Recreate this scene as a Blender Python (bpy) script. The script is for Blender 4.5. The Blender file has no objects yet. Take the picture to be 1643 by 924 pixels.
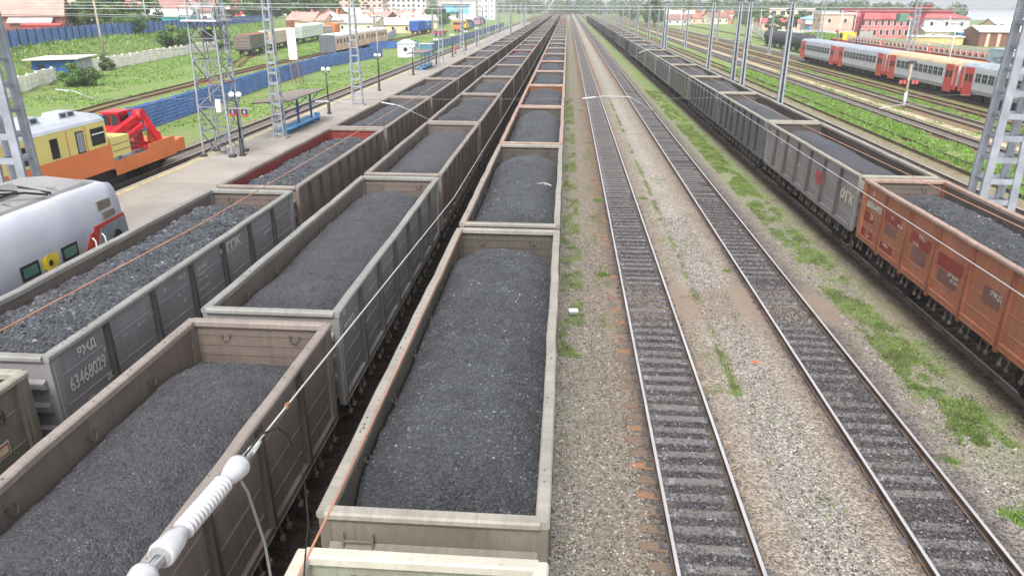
import bpy, math, random
import numpy as np
from mathutils import Matrix, Vector
random.seed(7); np.random.seed(7)
rad = math.radians
S = bpy.context.scene
COL = S.collection
# ------------------------------------------------------------ camera
cam_d = bpy.data.cameras.new('camera'); cam = bpy.data.objects.new('camera', cam_d); COL.objects.link(cam); S.camera = cam
cam_d.sensor_width = 36.0; cam_d.lens = 25.636; cam_d.clip_start = 0.1; cam_d.clip_end = 12000
RR = ((0.9974479, 0.0711139, 0.0063571), (0.0317143, -0.3615286, -0.9318215), (-0.0639672, 0.9296450, -0.3628613))
cam.matrix_world = Matrix(((RR[0][0], -RR[1][0], -RR[2][0], 0), (RR[0][1], -RR[1][1], -RR[2][1], 0), (RR[0][2], -RR[1][2], -RR[2][2], 9.76), (0, 0, 0, 1)))
S.render.resolution_x = 1024; S.render.resolution_y = 575
# ------------------------------------------------------------ world, sun, exposure
W = bpy.data.worlds.new('World'); S.world = W; W.use_nodes = True
nt = W.node_tree; nt.nodes.clear()
SUN_EL, SUN_AZ = rad(52), rad(183)
sky = nt.nodes.new('ShaderNodeTexSky'); sky.sky_type = 'NISHITA'; sky.sun_disc = False
sky.sun_elevation = SUN_EL; sky.sun_rotation = SUN_AZ; sky.air_density = 1.0; sky.dust_density = 3.0; sky.ozone_density = 1.0
hsv = nt.nodes.new('ShaderNodeHueSaturation'); hsv.inputs['Saturation'].default_value = 0.25; hsv.inputs['Value'].default_value = 1.0
bgn = nt.nodes.new('ShaderNodeBackground'); bgn.inputs['Strength'].default_value = 0.15
won = nt.nodes.new('ShaderNodeOutputWorld')
nt.links.new(sky.outputs[0], hsv.inputs['Color']); nt.links.new(hsv.outputs[0], bgn.inputs[0]); nt.links.new(bgn.outputs[0], won.inputs[0])
sl = bpy.data.lights.new('sun', 'SUN'); sl.energy = 1.5; sl.angle = rad(14); sl.color = (1.0, 0.97, 0.92)
so = bpy.data.objects.new('sun', sl); COL.objects.link(so)
sdir = Vector((math.sin(SUN_AZ) * math.cos(SUN_EL), math.cos(SUN_AZ) * math.cos(SUN_EL), math.sin(SUN_EL)))
so.rotation_euler = sdir.to_track_quat('Z', 'Y').to_euler(); so.location = (0, 0, 60)
S.view_settings.view_transform = 'Standard'; S.view_settings.look = 'None'; S.view_settings.gamma = 1.0
S.view_settings.exposure = 1.08
# ------------------------------------------------------------ helpers
def lin(r, g, b):
    f = lambda c: (c / 255) / 12.92 if c / 255 <= .04045 else ((c / 255 + .055) / 1.055) ** 2.4
    return (f(r), f(g), f(b), 1)
def mul(c, k): return (c[0] * k, c[1] * k, c[2] * k, 1)
class NT:
    def __init__(s, name):
        s.m = bpy.data.materials.new(name); s.m.use_nodes = True; s.t = s.m.node_tree; s.t.nodes.clear()
        s.out = s.n('ShaderNodeOutputMaterial'); s.b = s.n('ShaderNodeBsdfPrincipled'); s.l(s.b.outputs[0], s.out.inputs[0])
    def n(s, k): return s.t.nodes.new(k)
    def l(s, a, b): s.t.links.new(a, b)
    def v(s, inp, x):
        if isinstance(x, (int, float)): inp.default_value = x
        elif isinstance(x, tuple): inp.default_value = x if len(x) == len(inp.default_value) else x[:3]
        else: s.l(x, inp)
    def math(s, op, a, b=0.0, c=0.0, clamp=False):
        n = s.n('ShaderNodeMath'); n.operation = op; n.use_clamp = clamp
        s.v(n.inputs[0], a); s.v(n.inputs[1], b)
        if op in ('MULTIPLY_ADD', 'COMPARE'): s.v(n.inputs[2], c)
        return n.outputs[0]
    def mix(s, f, a, b):
        n = s.n('ShaderNodeMix'); n.data_type = 'RGBA'; s.v(n.inputs[0], f); s.v(n.inputs[6], a); s.v(n.inputs[7], b); return n.outputs[2]
    def noise(s, vec, scale, detail=3.0, rough=.55, dist=0.0):
        n = s.n('ShaderNodeTexNoise'); s.l(vec, n.inputs['Vector']); n.inputs['Scale'].default_value = scale
        n.inputs['Detail'].default_value = detail; n.inputs['Roughness'].default_value = rough; n.inputs['Distortion'].default_value = dist; return n.outputs[0]
    def voro(s, vec, scale, feat='F1'):
        n = s.n('ShaderNodeTexVoronoi'); n.feature = feat; s.l(vec, n.inputs['Vector']); n.inputs['Scale'].default_value = scale; return n
    def ramp(s, x, lo, hi):   # smooth step
        n = s.n('ShaderNodeMapRange'); n.interpolation_type = 'SMOOTHSTEP'; s.v(n.inputs[0], x); s.v(n.inputs[1], lo); s.v(n.inputs[2], hi); return n.outputs[0]
    def obj(s, rnd=True):
        tc = s.n('ShaderNodeTexCoord'); 
        if not rnd: return tc.outputs['Object']
        oi = s.n('ShaderNodeObjectInfo'); a = s.n('ShaderNodeVectorMath'); a.operation = 'ADD'
        k = s.math('MULTIPLY', oi.outputs['Random'], 37.0); s.l(tc.outputs['Object'], a.inputs[0]); s.l(k, a.inputs[1]); return a.outputs[0]
    def pos(s): return s.n('ShaderNodeNewGeometry').outputs['Position']
    def sc(s, vec, x, y, z):
        n = s.n('ShaderNodeVectorMath'); n.operation = 'MULTIPLY'; s.l(vec, n.inputs[0]); n.inputs[1].default_value = (x, y, z); return n.outputs[0]
    def bump(s, h, dist=.01, strength=1.0):
        n = s.n('ShaderNodeBump'); n.inputs['Distance'].default_value = dist; n.inputs['Strength'].default_value = strength; s.l(h, n.inputs['Height']); s.l(n.outputs[0], s.b.inputs['Normal'])
    def fin(s, col, rough=.7, metal=0.0, spec=.5):
        s.v(s.b.inputs['Base Color'], col); s.v(s.b.inputs['Roughness'], rough); s.b.inputs['Metallic'].default_value = metal
        s.b.inputs['Specular IOR Level'].default_value = spec; return s.m
def M_simple(name, c, rough=.7, metal=0.0, var=.25, scale=3.0, bump=0.0, bscale=20., grime=None, gamt=.4, spec=.4):
    t = NT(name); o = t.obj(); n1 = t.noise(o, scale, 4.0)
    c2 = mul(c, 1 - var); c1 = mul(c, 1 + var * .6); col = t.mix(t.ramp(n1, .3, .7), c2, c1)
    if grime:
        n2 = t.noise(o, scale * 2.3, 5.0, .7); col = t.mix(t.math('MULTIPLY', t.ramp(n2, .45, .75), gamt), col, grime)
    if bump: t.bump(t.noise(o, bscale, 3.0), bump)
    return t.fin(col, rough, metal, spec)
def M_paint(name, c, grime, streak=.6, rust=(.12, .045, .02, 1), ramt=.5, rough=.6):
    # weathered wagon paint: large patches, vertical streaks, rust spots
    t = NT(name); o = t.obj()
    a = t.noise(o, .9, 4.0, .6); b = t.noise(t.sc(o, 1, 5, .5), 2.2, 5.0, .65); r = t.noise(o, 5.5, 6.0, .7); f = t.noise(o, 40, 3.0, .6)
    col = t.mix(t.ramp(a, .3, .72), mul(c, .86), mul(c, 1.14))
    col = t.mix(t.math('MULTIPLY', t.ramp(b, .38, .72), streak), col, grime)
    col = t.mix(t.math('MULTIPLY', t.ramp(r, .60, .72), ramt), col, rust)
    col = t.mix(t.math('MULTIPLY', t.ramp(f, .5, .8), .25), col, mul(c, 1.5))
    t.bump(t.math('ADD', r, t.math('MULTIPLY', a, 3.0)), .006)
    return t.fin(col, rough, 0, .35)
class MB:
    def __init__(s): s.v = []; s.f = []; s.m = []; s.sm = []
    def quadbox(s, P, mi=0):   # P: 8 pts, bottom 4 ccw then top 4
        b = len(s.v); s.v += [tuple(p) for p in P]
        for q in ((0, 3, 2, 1), (4, 5, 6, 7), (0, 1, 5, 4), (1, 2, 6, 5), (2, 3, 7, 6), (3, 0, 4, 7)): s.f.append(tuple(b + i for i in q)); s.m.append(mi); s.sm.append(False)
        return s
    def box(s, x0, x1, y0, y1, z0, z1, mi=0):
        return s.quadbox([(x0, y0, z0), (x1, y0, z0), (x1, y1, z0), (x0, y1, z0), (x0, y0, z1), (x1, y0, z1), (x1, y1, z1), (x0, y1, z1)], mi)
    def cbox(s, c, d, mi=0): return s.box(c[0] - d[0] / 2, c[0] + d[0] / 2, c[1] - d[1] / 2, c[1] + d[1] / 2, c[2] - d[2] / 2, c[2] + d[2] / 2, mi)
    def beam(s, p0, p1, w, h=None, mi=0, up=(0, 0, 1)):
        h = w if h is None else h; p0 = Vector(p0); p1 = Vector(p1); d = (p1 - p0).normalized(); u = Vector(up)
        if abs(d.dot(u)) > .98: u = Vector((1, 0, 0))
        r = d.cross(u).normalized(); u = r.cross(d).normalized(); P = []
        for p in (p0, p1):
            P.append([p - r * w / 2 - u * h / 2, p + r * w / 2 - u * h / 2, p + r * w / 2 + u * h / 2, p - r * w / 2 + u * h / 2])
        b = len(s.v); s.v += [tuple(x) for x in P[0] + P[1]]
        for q in ((0, 1, 2, 3), (7, 6, 5, 4), (0, 4, 5, 1), (1, 5, 6, 2), (2, 6, 7, 3), (3, 7, 4, 0)): s.f.append(tuple(b + i for i in q)); s.m.append(mi); s.sm.append(False)
        return s
    def tube(s, pts, r, n=8, mi=0, cap=True, smooth=True):
        pts = [Vector(p) for p in pts]; rs = r if isinstance(r, (list, tuple)) else [r] * len(pts); b = len(s.v)
        for i, p in enumerate(pts):
            d = (pts[min(i + 1, len(pts) - 1)] - pts[max(i - 1, 0)]).normalized()
            u = Vector((0, 0, 1)) if abs(d.z) < .95 else Vector((1, 0, 0)); a = d.cross(u).normalized(); c = a.cross(d).normalized()
            for k in range(n):
                t = 2 * math.pi * k / n; s.v.append(tuple(p + (a * math.cos(t) + c * math.sin(t)) * rs[i]))
        for i in range(len(pts) - 1):
            for k in range(n):
                k2 = (k + 1) % n; s.f.append((b + i * n + k, b + i * n + k2, b + (i + 1) * n + k2, b + (i + 1) * n + k)); s.m.append(mi); s.sm.append(smooth)
        if cap:
            s.f.append(tuple(b + k for k in range(n))[::-1]); s.m.append(mi); s.sm.append(False)
            e = b + (len(pts) - 1) * n; s.f.append(tuple(e + k for k in range(n))); s.m.append(mi); s.sm.append(False)
        return s
    def disc(s, c, axis, r, th, n=16, mi=0):
        c = Vector(c); a = Vector(axis).normalized(); return s.tube([c - a * th / 2, c + a * th / 2], r, n, mi)
    def prism(s, prof, y0, y1, mi=0, mis=None, smooth=False, ax='y', cap=True):
        b = len(s.v); n = len(prof)
        for y in (y0, y1):
            for (x, z) in prof: s.v.append((x, y, z) if ax == 'y' else ((y, x, z) if ax == 'x' else (x, z, y)))
        for k in range(n):
            k2 = (k + 1) % n; s.f.append((b + k, b + k2, b + n + k2, b + n + k)); s.m.append(mis[k] if mis else mi); s.sm.append(smooth)
        if cap:
            s.f.append(tuple(b + k for k in range(n))); s.m.append(mi); s.sm.append(False); s.f.append(tuple(b + n + k for k in range(n))[::-1]); s.m.append(mi); s.sm.append(False)
        return s
    def sphere(s, c, r, nu=12, nv=8, mi=0, sz=1.0):
        b = len(s.v)
        for j in range(nv + 1):
            t = math.pi * j / nv
            for i in range(nu): p = 2 * math.pi * i / nu; s.v.append((c[0] + r * math.sin(t) * math.cos(p), c[1] + r * math.sin(t) * math.sin(p), c[2] + r * sz * math.cos(t)))
        for j in range(nv):
            for i in range(nu):
                i2 = (i + 1) % nu; s.f.append((b + j * nu + i, b + (j + 1) * nu + i, b + (j + 1) * nu + i2, b + j * nu + i2)); s.m.append(mi); s.sm.append(True)
        return s
    def poly(s, pts, mi=0): b = len(s.v); s.v += [tuple(p) for p in pts]; s.f.append(tuple(range(b, b + len(pts)))); s.m.append(mi); s.sm.append(False); return s
    def mesh(s, name, mats=()):
        me = bpy.data.meshes.new(name); me.from_pydata(s.v, [], s.f)
        for m in mats: me.materials.append(m)
        if s.m and max(s.m) > 0: me.polygons.foreach_set('material_index', s.m)
        if any(s.sm): me.polygons.foreach_set('use_smooth', s.sm)
        me.update(); return me
def npmesh(name, V, F, mats, mi=None, smooth=False):
    me = bpy.data.meshes.new(name); V = np.asarray(V, np.float32); F = np.asarray(F, np.int32); nf, k = F.shape
    me.vertices.add(len(V)); me.vertices.foreach_set('co', V.ravel()); me.loops.add(nf * k); me.loops.foreach_set('vertex_index', F.ravel())
    me.polygons.add(nf); me.polygons.foreach_set('loop_start', np.arange(0, nf * k, k, dtype=np.int32))
    try: me.polygons.foreach_set('loop_total', np.full(nf, k, np.int32))
    except Exception: pass
    for m in mats: me.materials.append(m)
    if mi is not None: me.polygons.foreach_set('material_index', np.asarray(mi, np.int32))
    me.polygons.foreach_set('use_smooth', np.full(nf, smooth, bool)); me.update(calc_edges=True); me.validate(); return me
def put(name, mesh, parent=None, loc=(0, 0, 0), rz=0, label=None, cat=None, group=None, kind=None, mats=None, scale=None, rot=None):
    o = bpy.data.objects.new(name, mesh); COL.objects.link(o); o.location = loc
    o.rotation_euler = rot if rot else (0, 0, rz)
    if scale: o.scale = scale
    if parent: o.parent = parent
    if label: o['label'] = label
    if cat: o['category'] = cat
    if group: o['group'] = group
    if kind: o['kind'] = kind
    if mats:
        for i, m in enumerate(mats):
            if i < len(o.material_slots) and m: o.material_slots[i].link = 'OBJECT'; o.material_slots[i].material = m
    return o
def copytree(o, parent=None, **kw):
    c = o.copy(); COL.objects.link(c)
    if parent: c.parent = parent
    for ch in o.children: copytree(ch, c)
    for k in ('label', 'group'):
        if k in kw: c[k] = kw[k]
    if 'loc' in kw: c.location = kw['loc']
    if 'rz' in kw: c.rotation_euler = (0, 0, kw['rz'])
    if 'scale' in kw: c.scale = kw['scale']
    return c
_tc = {}
def text_mesh(s, size, mat, bold=0.0):
    k = (s, size, mat.name, bold)
    if k in _tc: return _tc[k]
    cu = bpy.data.curves.new('lettering', 'FONT'); cu.body = s; cu.size = size; cu.extrude = 0.0015; cu.offset = bold; cu.align_x = 'LEFT'; cu.resolution_u = 3
    ob = bpy.data.objects.new('tmp', cu); COL.objects.link(ob); bpy.context.view_layer.update()
    me = bpy.data.meshes.new_from_object(ob.evaluated_get(bpy.context.evaluated_depsgraph_get())); me.name = 'lettering'
    me.materials.clear(); me.materials.append(mat)
    bpy.data.objects.remove(ob); bpy.data.curves.remove(cu); _tc[k] = me; return me
def side_text(s, size, mat, parent, loc, sgn=1, name='painted_lettering', bold=0.0, sx=1.0, fit=None):
    # sgn=+1: reads on a face looking to +X; -1: on a face looking to -X
    o = put(name, text_mesh(s, size, mat, bold), parent, loc)
    if fit: xs_ = [v.co.x for v in o.data.vertices]; sx = fit / (max(xs_) - min(xs_))
    R = Matrix(((0, 0, 1), (1, 0, 0), (0, 1, 0))) if sgn > 0 else Matrix(((0, 0, -1), (-1, 0, 0), (0, 1, 0)))
    o.rotation_euler = R.to_euler(); o.scale = (sx, 1, 1); return o
def polyX(pts, y):
    if y <= pts[0][1]: a, b = pts[0], pts[1]
    elif y >= pts[-1][1]: a, b = pts[-2], pts[-1]
    else:
        for a, b in zip(pts, pts[1:]):
            if a[1] <= y <= b[1]: break
    t = (y - a[1]) / (b[1] - a[1]); return a[0] + (b[0] - a[0]) * t
# ------------------------------------------------------------ materials
GREY_DUST = (.16, .14, .12, 1); COALDUST = (.04, .038, .037, 1)
def coal_mat(name, base, lump, bd, tint=(1, 1, 1.08)):
    t = NT(name); p = t.obj(); c0 = mul((base * tint[0], base * tint[1], base * tint[2]), 1)
    v = t.voro(p, lump); v2 = t.voro(p, lump * 2.7); n = t.noise(p, 1.2, 4.0); f = t.noise(p, lump * 3, 2.0)
    rnd = t.n('ShaderNodeSeparateColor'); t.l(v.outputs['Color'], rnd.inputs[0])
    col = t.mix(rnd.outputs[0], mul(c0, .55), mul(c0, 1.5)); col = t.mix(t.math('MULTIPLY', t.ramp(n, .35, .7), .5), col, mul(c0, 1.35))
    col = t.mix(t.math('MULTIPLY', t.ramp(rnd.outputs[1], .97, 1.0), .35), col, (.22, .225, .24, 1))
    h = t.math('ADD', t.math('SUBTRACT', 1.0, v.outputs['Distance']), t.math('MULTIPLY', t.math('SUBTRACT', 1.0, v2.outputs['Distance']), .4))
    t.bump(t.math('ADD', h, f), bd); return t.fin(col, t.math('MULTIPLY_ADD', f, .3, .4), 0, .5)
M_coal = coal_mat('coal_fine', .080, 26, .06, (.95, 1.0, 1.10))
M_coal2 = coal_mat('coal_coarse', .076, 13, .075, (.93, 1.0, 1.13))
M_coal3 = coal_mat('coal_purple', .076, 26, .05, (1.0, .985, 1.12))
M_lump = M_simple('coal_lump', (.072, .077, .088, 1), .6, var=.6, scale=2.0, spec=.45)
M_lump2 = M_simple('coal_lump_pale', (.17, .175, .19, 1), .55, var=.3, scale=2.0, spec=.6)
P = {}
P['brown'] = M_paint('paint_taupe', lin(120, 109, 103), lin(96, 86, 79)); P['grey'] = M_paint('paint_grey', lin(134, 132, 134), lin(118, 112, 108), .4, ramt=.15)
P['greengrey'] = M_paint('paint_green_grey', lin(128, 126, 124), lin(114, 107, 102), .45, ramt=.15); P['olive'] = M_paint('paint_olive', lin(116, 111, 100), lin(98, 92, 84))
P['cream'] = M_paint('paint_cream', lin(172, 168, 148), lin(150, 145, 130), .3, ramt=.1); P['orange'] = M_paint('paint_orange', lin(160, 104, 78), lin(130, 88, 72), .6, (.15, .04, .03, 1), .6)
P['slate'] = M_paint('paint_slate', lin(98, 101, 103), lin(84, 82, 80), .5, ramt=.2); P['rust'] = M_paint('paint_rust', lin(128, 106, 96), lin(104, 86, 78), .6)
P['green'] = M_paint('paint_green', lin(92, 126, 112), lin(80, 100, 88)); P['red'] = M_paint('paint_maroon', lin(128, 52, 46), lin(96, 52, 46), .4)
P['khaki'] = M_paint('paint_khaki', lin(114, 116, 104), lin(98, 96, 78)); P['midgrey'] = M_paint('paint_mid_grey', lin(136, 130, 129), lin(112, 105, 100), .4, ramt=.2)
P_SHADED = {}  # posts: grimy wagon paint darkened, shade on their sides put into the colour
for k_, (c_, g_) in dict(brown=((78, 68, 62), (60, 51, 46)), grey=((76, 72, 74), (64, 57, 55)), greengrey=((84, 83, 80), (74, 68, 62)), olive=((92, 86, 78), (72, 64, 58)), cream=((150, 146, 130), (120, 112, 100)), orange=((140, 84, 60), (92, 56, 44)), slate=((56, 55, 58), (46, 42, 41)), rust=((100, 78, 68), (78, 60, 52)), green=((70, 100, 90), (60, 76, 68)), red=((104, 44, 40), (80, 42, 38)), khaki=((84, 86, 76), (64, 60, 54)), midgrey=((84, 78, 76), (62, 55, 51))).items(): P_SHADED[k_] = M_paint('post_' + k_, lin(*c_), lin(*g_), .6, ramt=.3)
I = {}   # inner faces
I['brown'] = M_paint('inner_brown', lin(106, 95, 88), lin(92, 82, 74), .6); I['red'] = M_paint('inner_maroon', lin(134, 52, 46), lin(92, 42, 40), .4, ramt=.2)
I['dark'] = M_paint('inner_dark', lin(78, 76, 72), lin(112, 90, 72), .5); I['cream'] = M_paint('inner_green_grey', lin(140, 142, 126), lin(116, 112, 96), .5)
I['rust'] = M_paint('inner_rust', lin(140, 84, 56), lin(70, 62, 58), .6)
R_ = {}  # rims
R_['worn'] = M_paint('rim_worn', lin(142, 137, 128), lin(120, 114, 108), .6, (.17, .16, .17, 1), .6); R_['brown'] = M_paint('rim_taupe', lin(134, 125, 118), lin(116, 104, 96), .55, ramt=.15); R_['pale'] = M_paint('rim_pale', lin(134, 133, 129), lin(116, 112, 106), .6, ramt=.1)
R_['cream'] = M_paint('rim_cream', lin(180, 176, 162), lin(158, 152, 140), .4, (.17, .16, .18, 1), .8); R_['rust'] = M_paint('rim_rust', lin(156, 134, 122), lin(126, 100, 88), .55)
R_['olive'] = M_paint('rim_olive', lin(148, 145, 132), lin(118, 114, 106), .6, ramt=.12); R_['red'] = M_paint('rim_red', lin(142, 62, 54), lin(110, 60, 52), .4)
M_under = M_simple('underframe_black', (.03, .028, .026, 1), .8, var=.5, scale=4, grime=(.09, .065, .05, 1), gamt=.5, bump=.005)
M_wheel = M_simple('wheel_steel', (.05, .042, .038, 1), .6, metal=.4, var=.4)
M_latch = M_simple('latch_iron', (.10, .082, .07, 1), .8, var=.5, scale=5)
M_white = M_simple('white_lettering', (.55, .55, .52, 1), .7, var=.15, scale=8)
M_redp = M_simple('red_marking', (.42, .06, .05, 1), .7, var=.2)
M_railtop = M_simple('rail_top_polished', (.62, .60, .60, 1), .36, metal=.55, var=.12, scale=.6)
M_railside = M_simple('rail_side_rust', (.13, .09, .07, 1), .85, var=.4, scale=2)
HAZE = 0.0005
# ------------------------------------------------------------ noise and scatter
def vnoise(x, y, seed):
    rs = np.random.RandomState(seed); T = rs.rand(64, 64); xi = np.floor(x).astype(int); yi = np.floor(y).astype(int); fx = x - xi; fy = y - yi
    fx = fx * fx * (3 - 2 * fx); fy = fy * fy * (3 - 2 * fy); a = T[xi % 64, yi % 64]; b = T[(xi + 1) % 64, yi % 64]; c = T[xi % 64, (yi + 1) % 64]; d = T[(xi + 1) % 64, (yi + 1) % 64]
    return (a * (1 - fx) + b * fx) * (1 - fy) + (c * (1 - fx) + d * fx) * fy
def fbm(x, y, seed, octv=4, rough=.5):
    r = 0; a = 1; s = 0
    for k in range(octv): r = r + a * vnoise(x * 2 ** k + 17.3 * k, y * 2 ** k + 5.1 * k, seed + k); s += a; a *= rough
    return r / s
_oct = np.array([(1, 0, 0), (-1, 0, 0), (0, 1, 0), (0, -1, 0), (0, 0, 1), (0, 0, -1)], float)
_octf = np.array([(0, 2, 4), (2, 1, 4), (1, 3, 4), (3, 0, 4), (2, 0, 5), (1, 2, 5), (3, 1, 5), (0, 3, 5)])
def stones(name, xyz, sizes, mats, rs, flat=.7, mi=None):
    n = len(xyz); V = _oct[None] * (1 + .35 * (rs.rand(n, 6, 1) - .5)) + .35 * (rs.rand(n, 6, 3) - .5)
    a = rs.rand(n) * 6.28; c, s = np.cos(a), np.sin(a); X = V[..., 0] * c[:, None] - V[..., 1] * s[:, None]; Y = V[..., 0] * s[:, None] + V[..., 1] * c[:, None]
    t = rs.randn(n) * .5; c, s = np.cos(t), np.sin(t); Z = V[..., 2] * flat; Y2 = Y * c[:, None] - Z * s[:, None]; Z2 = Y * s[:, None] + Z * c[:, None]
    V = np.stack([X, Y2, Z2], -1) * sizes[:, None, None] + xyz[:, None, :]
    F = _octf[None] + (np.arange(n) * 6)[:, None, None]
    m = None if mi is None else np.repeat(mi, 8)
    return npmesh(name, V.reshape(-1, 3), F.reshape(-1, 3), mats, m)
def grass_mesh(name, pts, h, w, mats, rs, blades=5, spread=.06):
    n = len(pts) * blades; P0 = np.repeat(pts, blades, 0) + np.concatenate([rs.randn(n, 2) * np.repeat(spread * np.ones(len(pts)), blades)[:, None], np.zeros((n, 1))], 1)
    hh = np.repeat(h, blades) * (.5 + rs.rand(n) * .8); a = rs.rand(n) * 6.28; lean = rs.randn(n, 2) * .45 * hh[:, None]; ww = w * (.6 + rs.rand(n) * .8)
    d = np.stack([np.cos(a), np.sin(a), np.zeros(n)], 1) * ww[:, None]; mid = P0 + np.concatenate([lean * .35, (hh * .6)[:, None]], 1); tip = P0 + np.concatenate([lean, hh[:, None]], 1)
    V = np.stack([P0 - d, P0 + d, mid - d * .8, mid + d * .8, tip], 1).reshape(-1, 3); b = (np.arange(n) * 5)[:, None, None]
    F = (np.array([(0, 1, 3), (0, 3, 2), (2, 3, 4)])[None] + b).reshape(-1, 3); mi = np.repeat(rs.randint(0, len(mats), n), 3)
    return npmesh(name, V, F, mats, mi)
# ------------------------------------------------------------ coal heaps
def coal_fn(x, y, side, crown, seed, und=.12, ends=.55, rough=.03, fine=.014, hump=None, hl=6.45):
    e = np.clip((hl - np.abs(y)) / 1.5, 0, 1); e = e * e * (3 - 2 * e)
    c = 1 - (np.abs(x) / 1.45) ** 2.2
    z = side + crown * c * (.35 + .65 * e) - ends * (1 - e) * (.5 + .5 * c)
    z = z + und * (fbm(x * .6 + 9, y * .45 + 3, seed, 3) - .5) * 2
    if hump: 
        for (yc, wv, a) in hump: z = z + a * np.exp(-((y - yc) / wv) ** 2) * (.3 + .7 * c)
    z = z + rough * (fbm(x * 4, y * 4, seed + 9, 4, .6) - .5) * 2
    if fine: z = z + fine * (fbm(x * 17, y * 17, seed + 20, 3, .8) - .5) * 2
    return np.minimum(z, 3.9)
def coal_heap(step, lumps, seed, mat, lsize=(.015, .04), **kw):
    xs = np.arange(-1.37, 1.371, step if step < .2 else .34); ys = np.arange(-6.45, 6.451, step)
    X, Y = np.meshgrid(xs, ys); Z = coal_fn(X, Y, seed=seed, **kw); nx, ny = len(xs), len(ys)
    V = np.stack([X, Y, Z], -1).reshape(-1, 3); i = np.arange(nx * ny).reshape(ny, nx); F = np.stack([i[:-1, :-1], i[:-1, 1:], i[1:, 1:], i[1:, :-1]], -1).reshape(-1, 4)
    # skirt down to the wagon floor so that the heap is a solid body
    me = npmesh('coal_heap', V, F, [mat], smooth=step > .2 or kw.get('fine', 1) == 0)
    lm = None
    if lumps:
        rs = np.random.RandomState(seed); x = rs.uniform(-1.36, 1.36, lumps); y = rs.uniform(-6.4, 6.4, lumps)
        z = coal_fn(x, y, seed=seed, **kw); sz = lsize[0] + (lsize[1] - lsize[0]) * rs.rand(lumps) ** 4
        sz = sz * (1 + .8 * (np.abs(x) > 1.0) * (lsize[1] > .05))
        nr = min(45, lumps // 40); x[:nr] = np.where(rs.rand(nr) < .5, -1, 1) * (1.42 + .06 * rs.rand(nr)); z[:nr] = 3.49; sz[:nr] = .008 + .016 * rs.rand(nr)
        mi = (rs.rand(lumps) < .035).astype(int)
        lm = stones('coal_lumps', np.stack([x, y, z], 1), sz, [M_lump, M_lump2], rs, mi=mi)
    return me, lm
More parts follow.
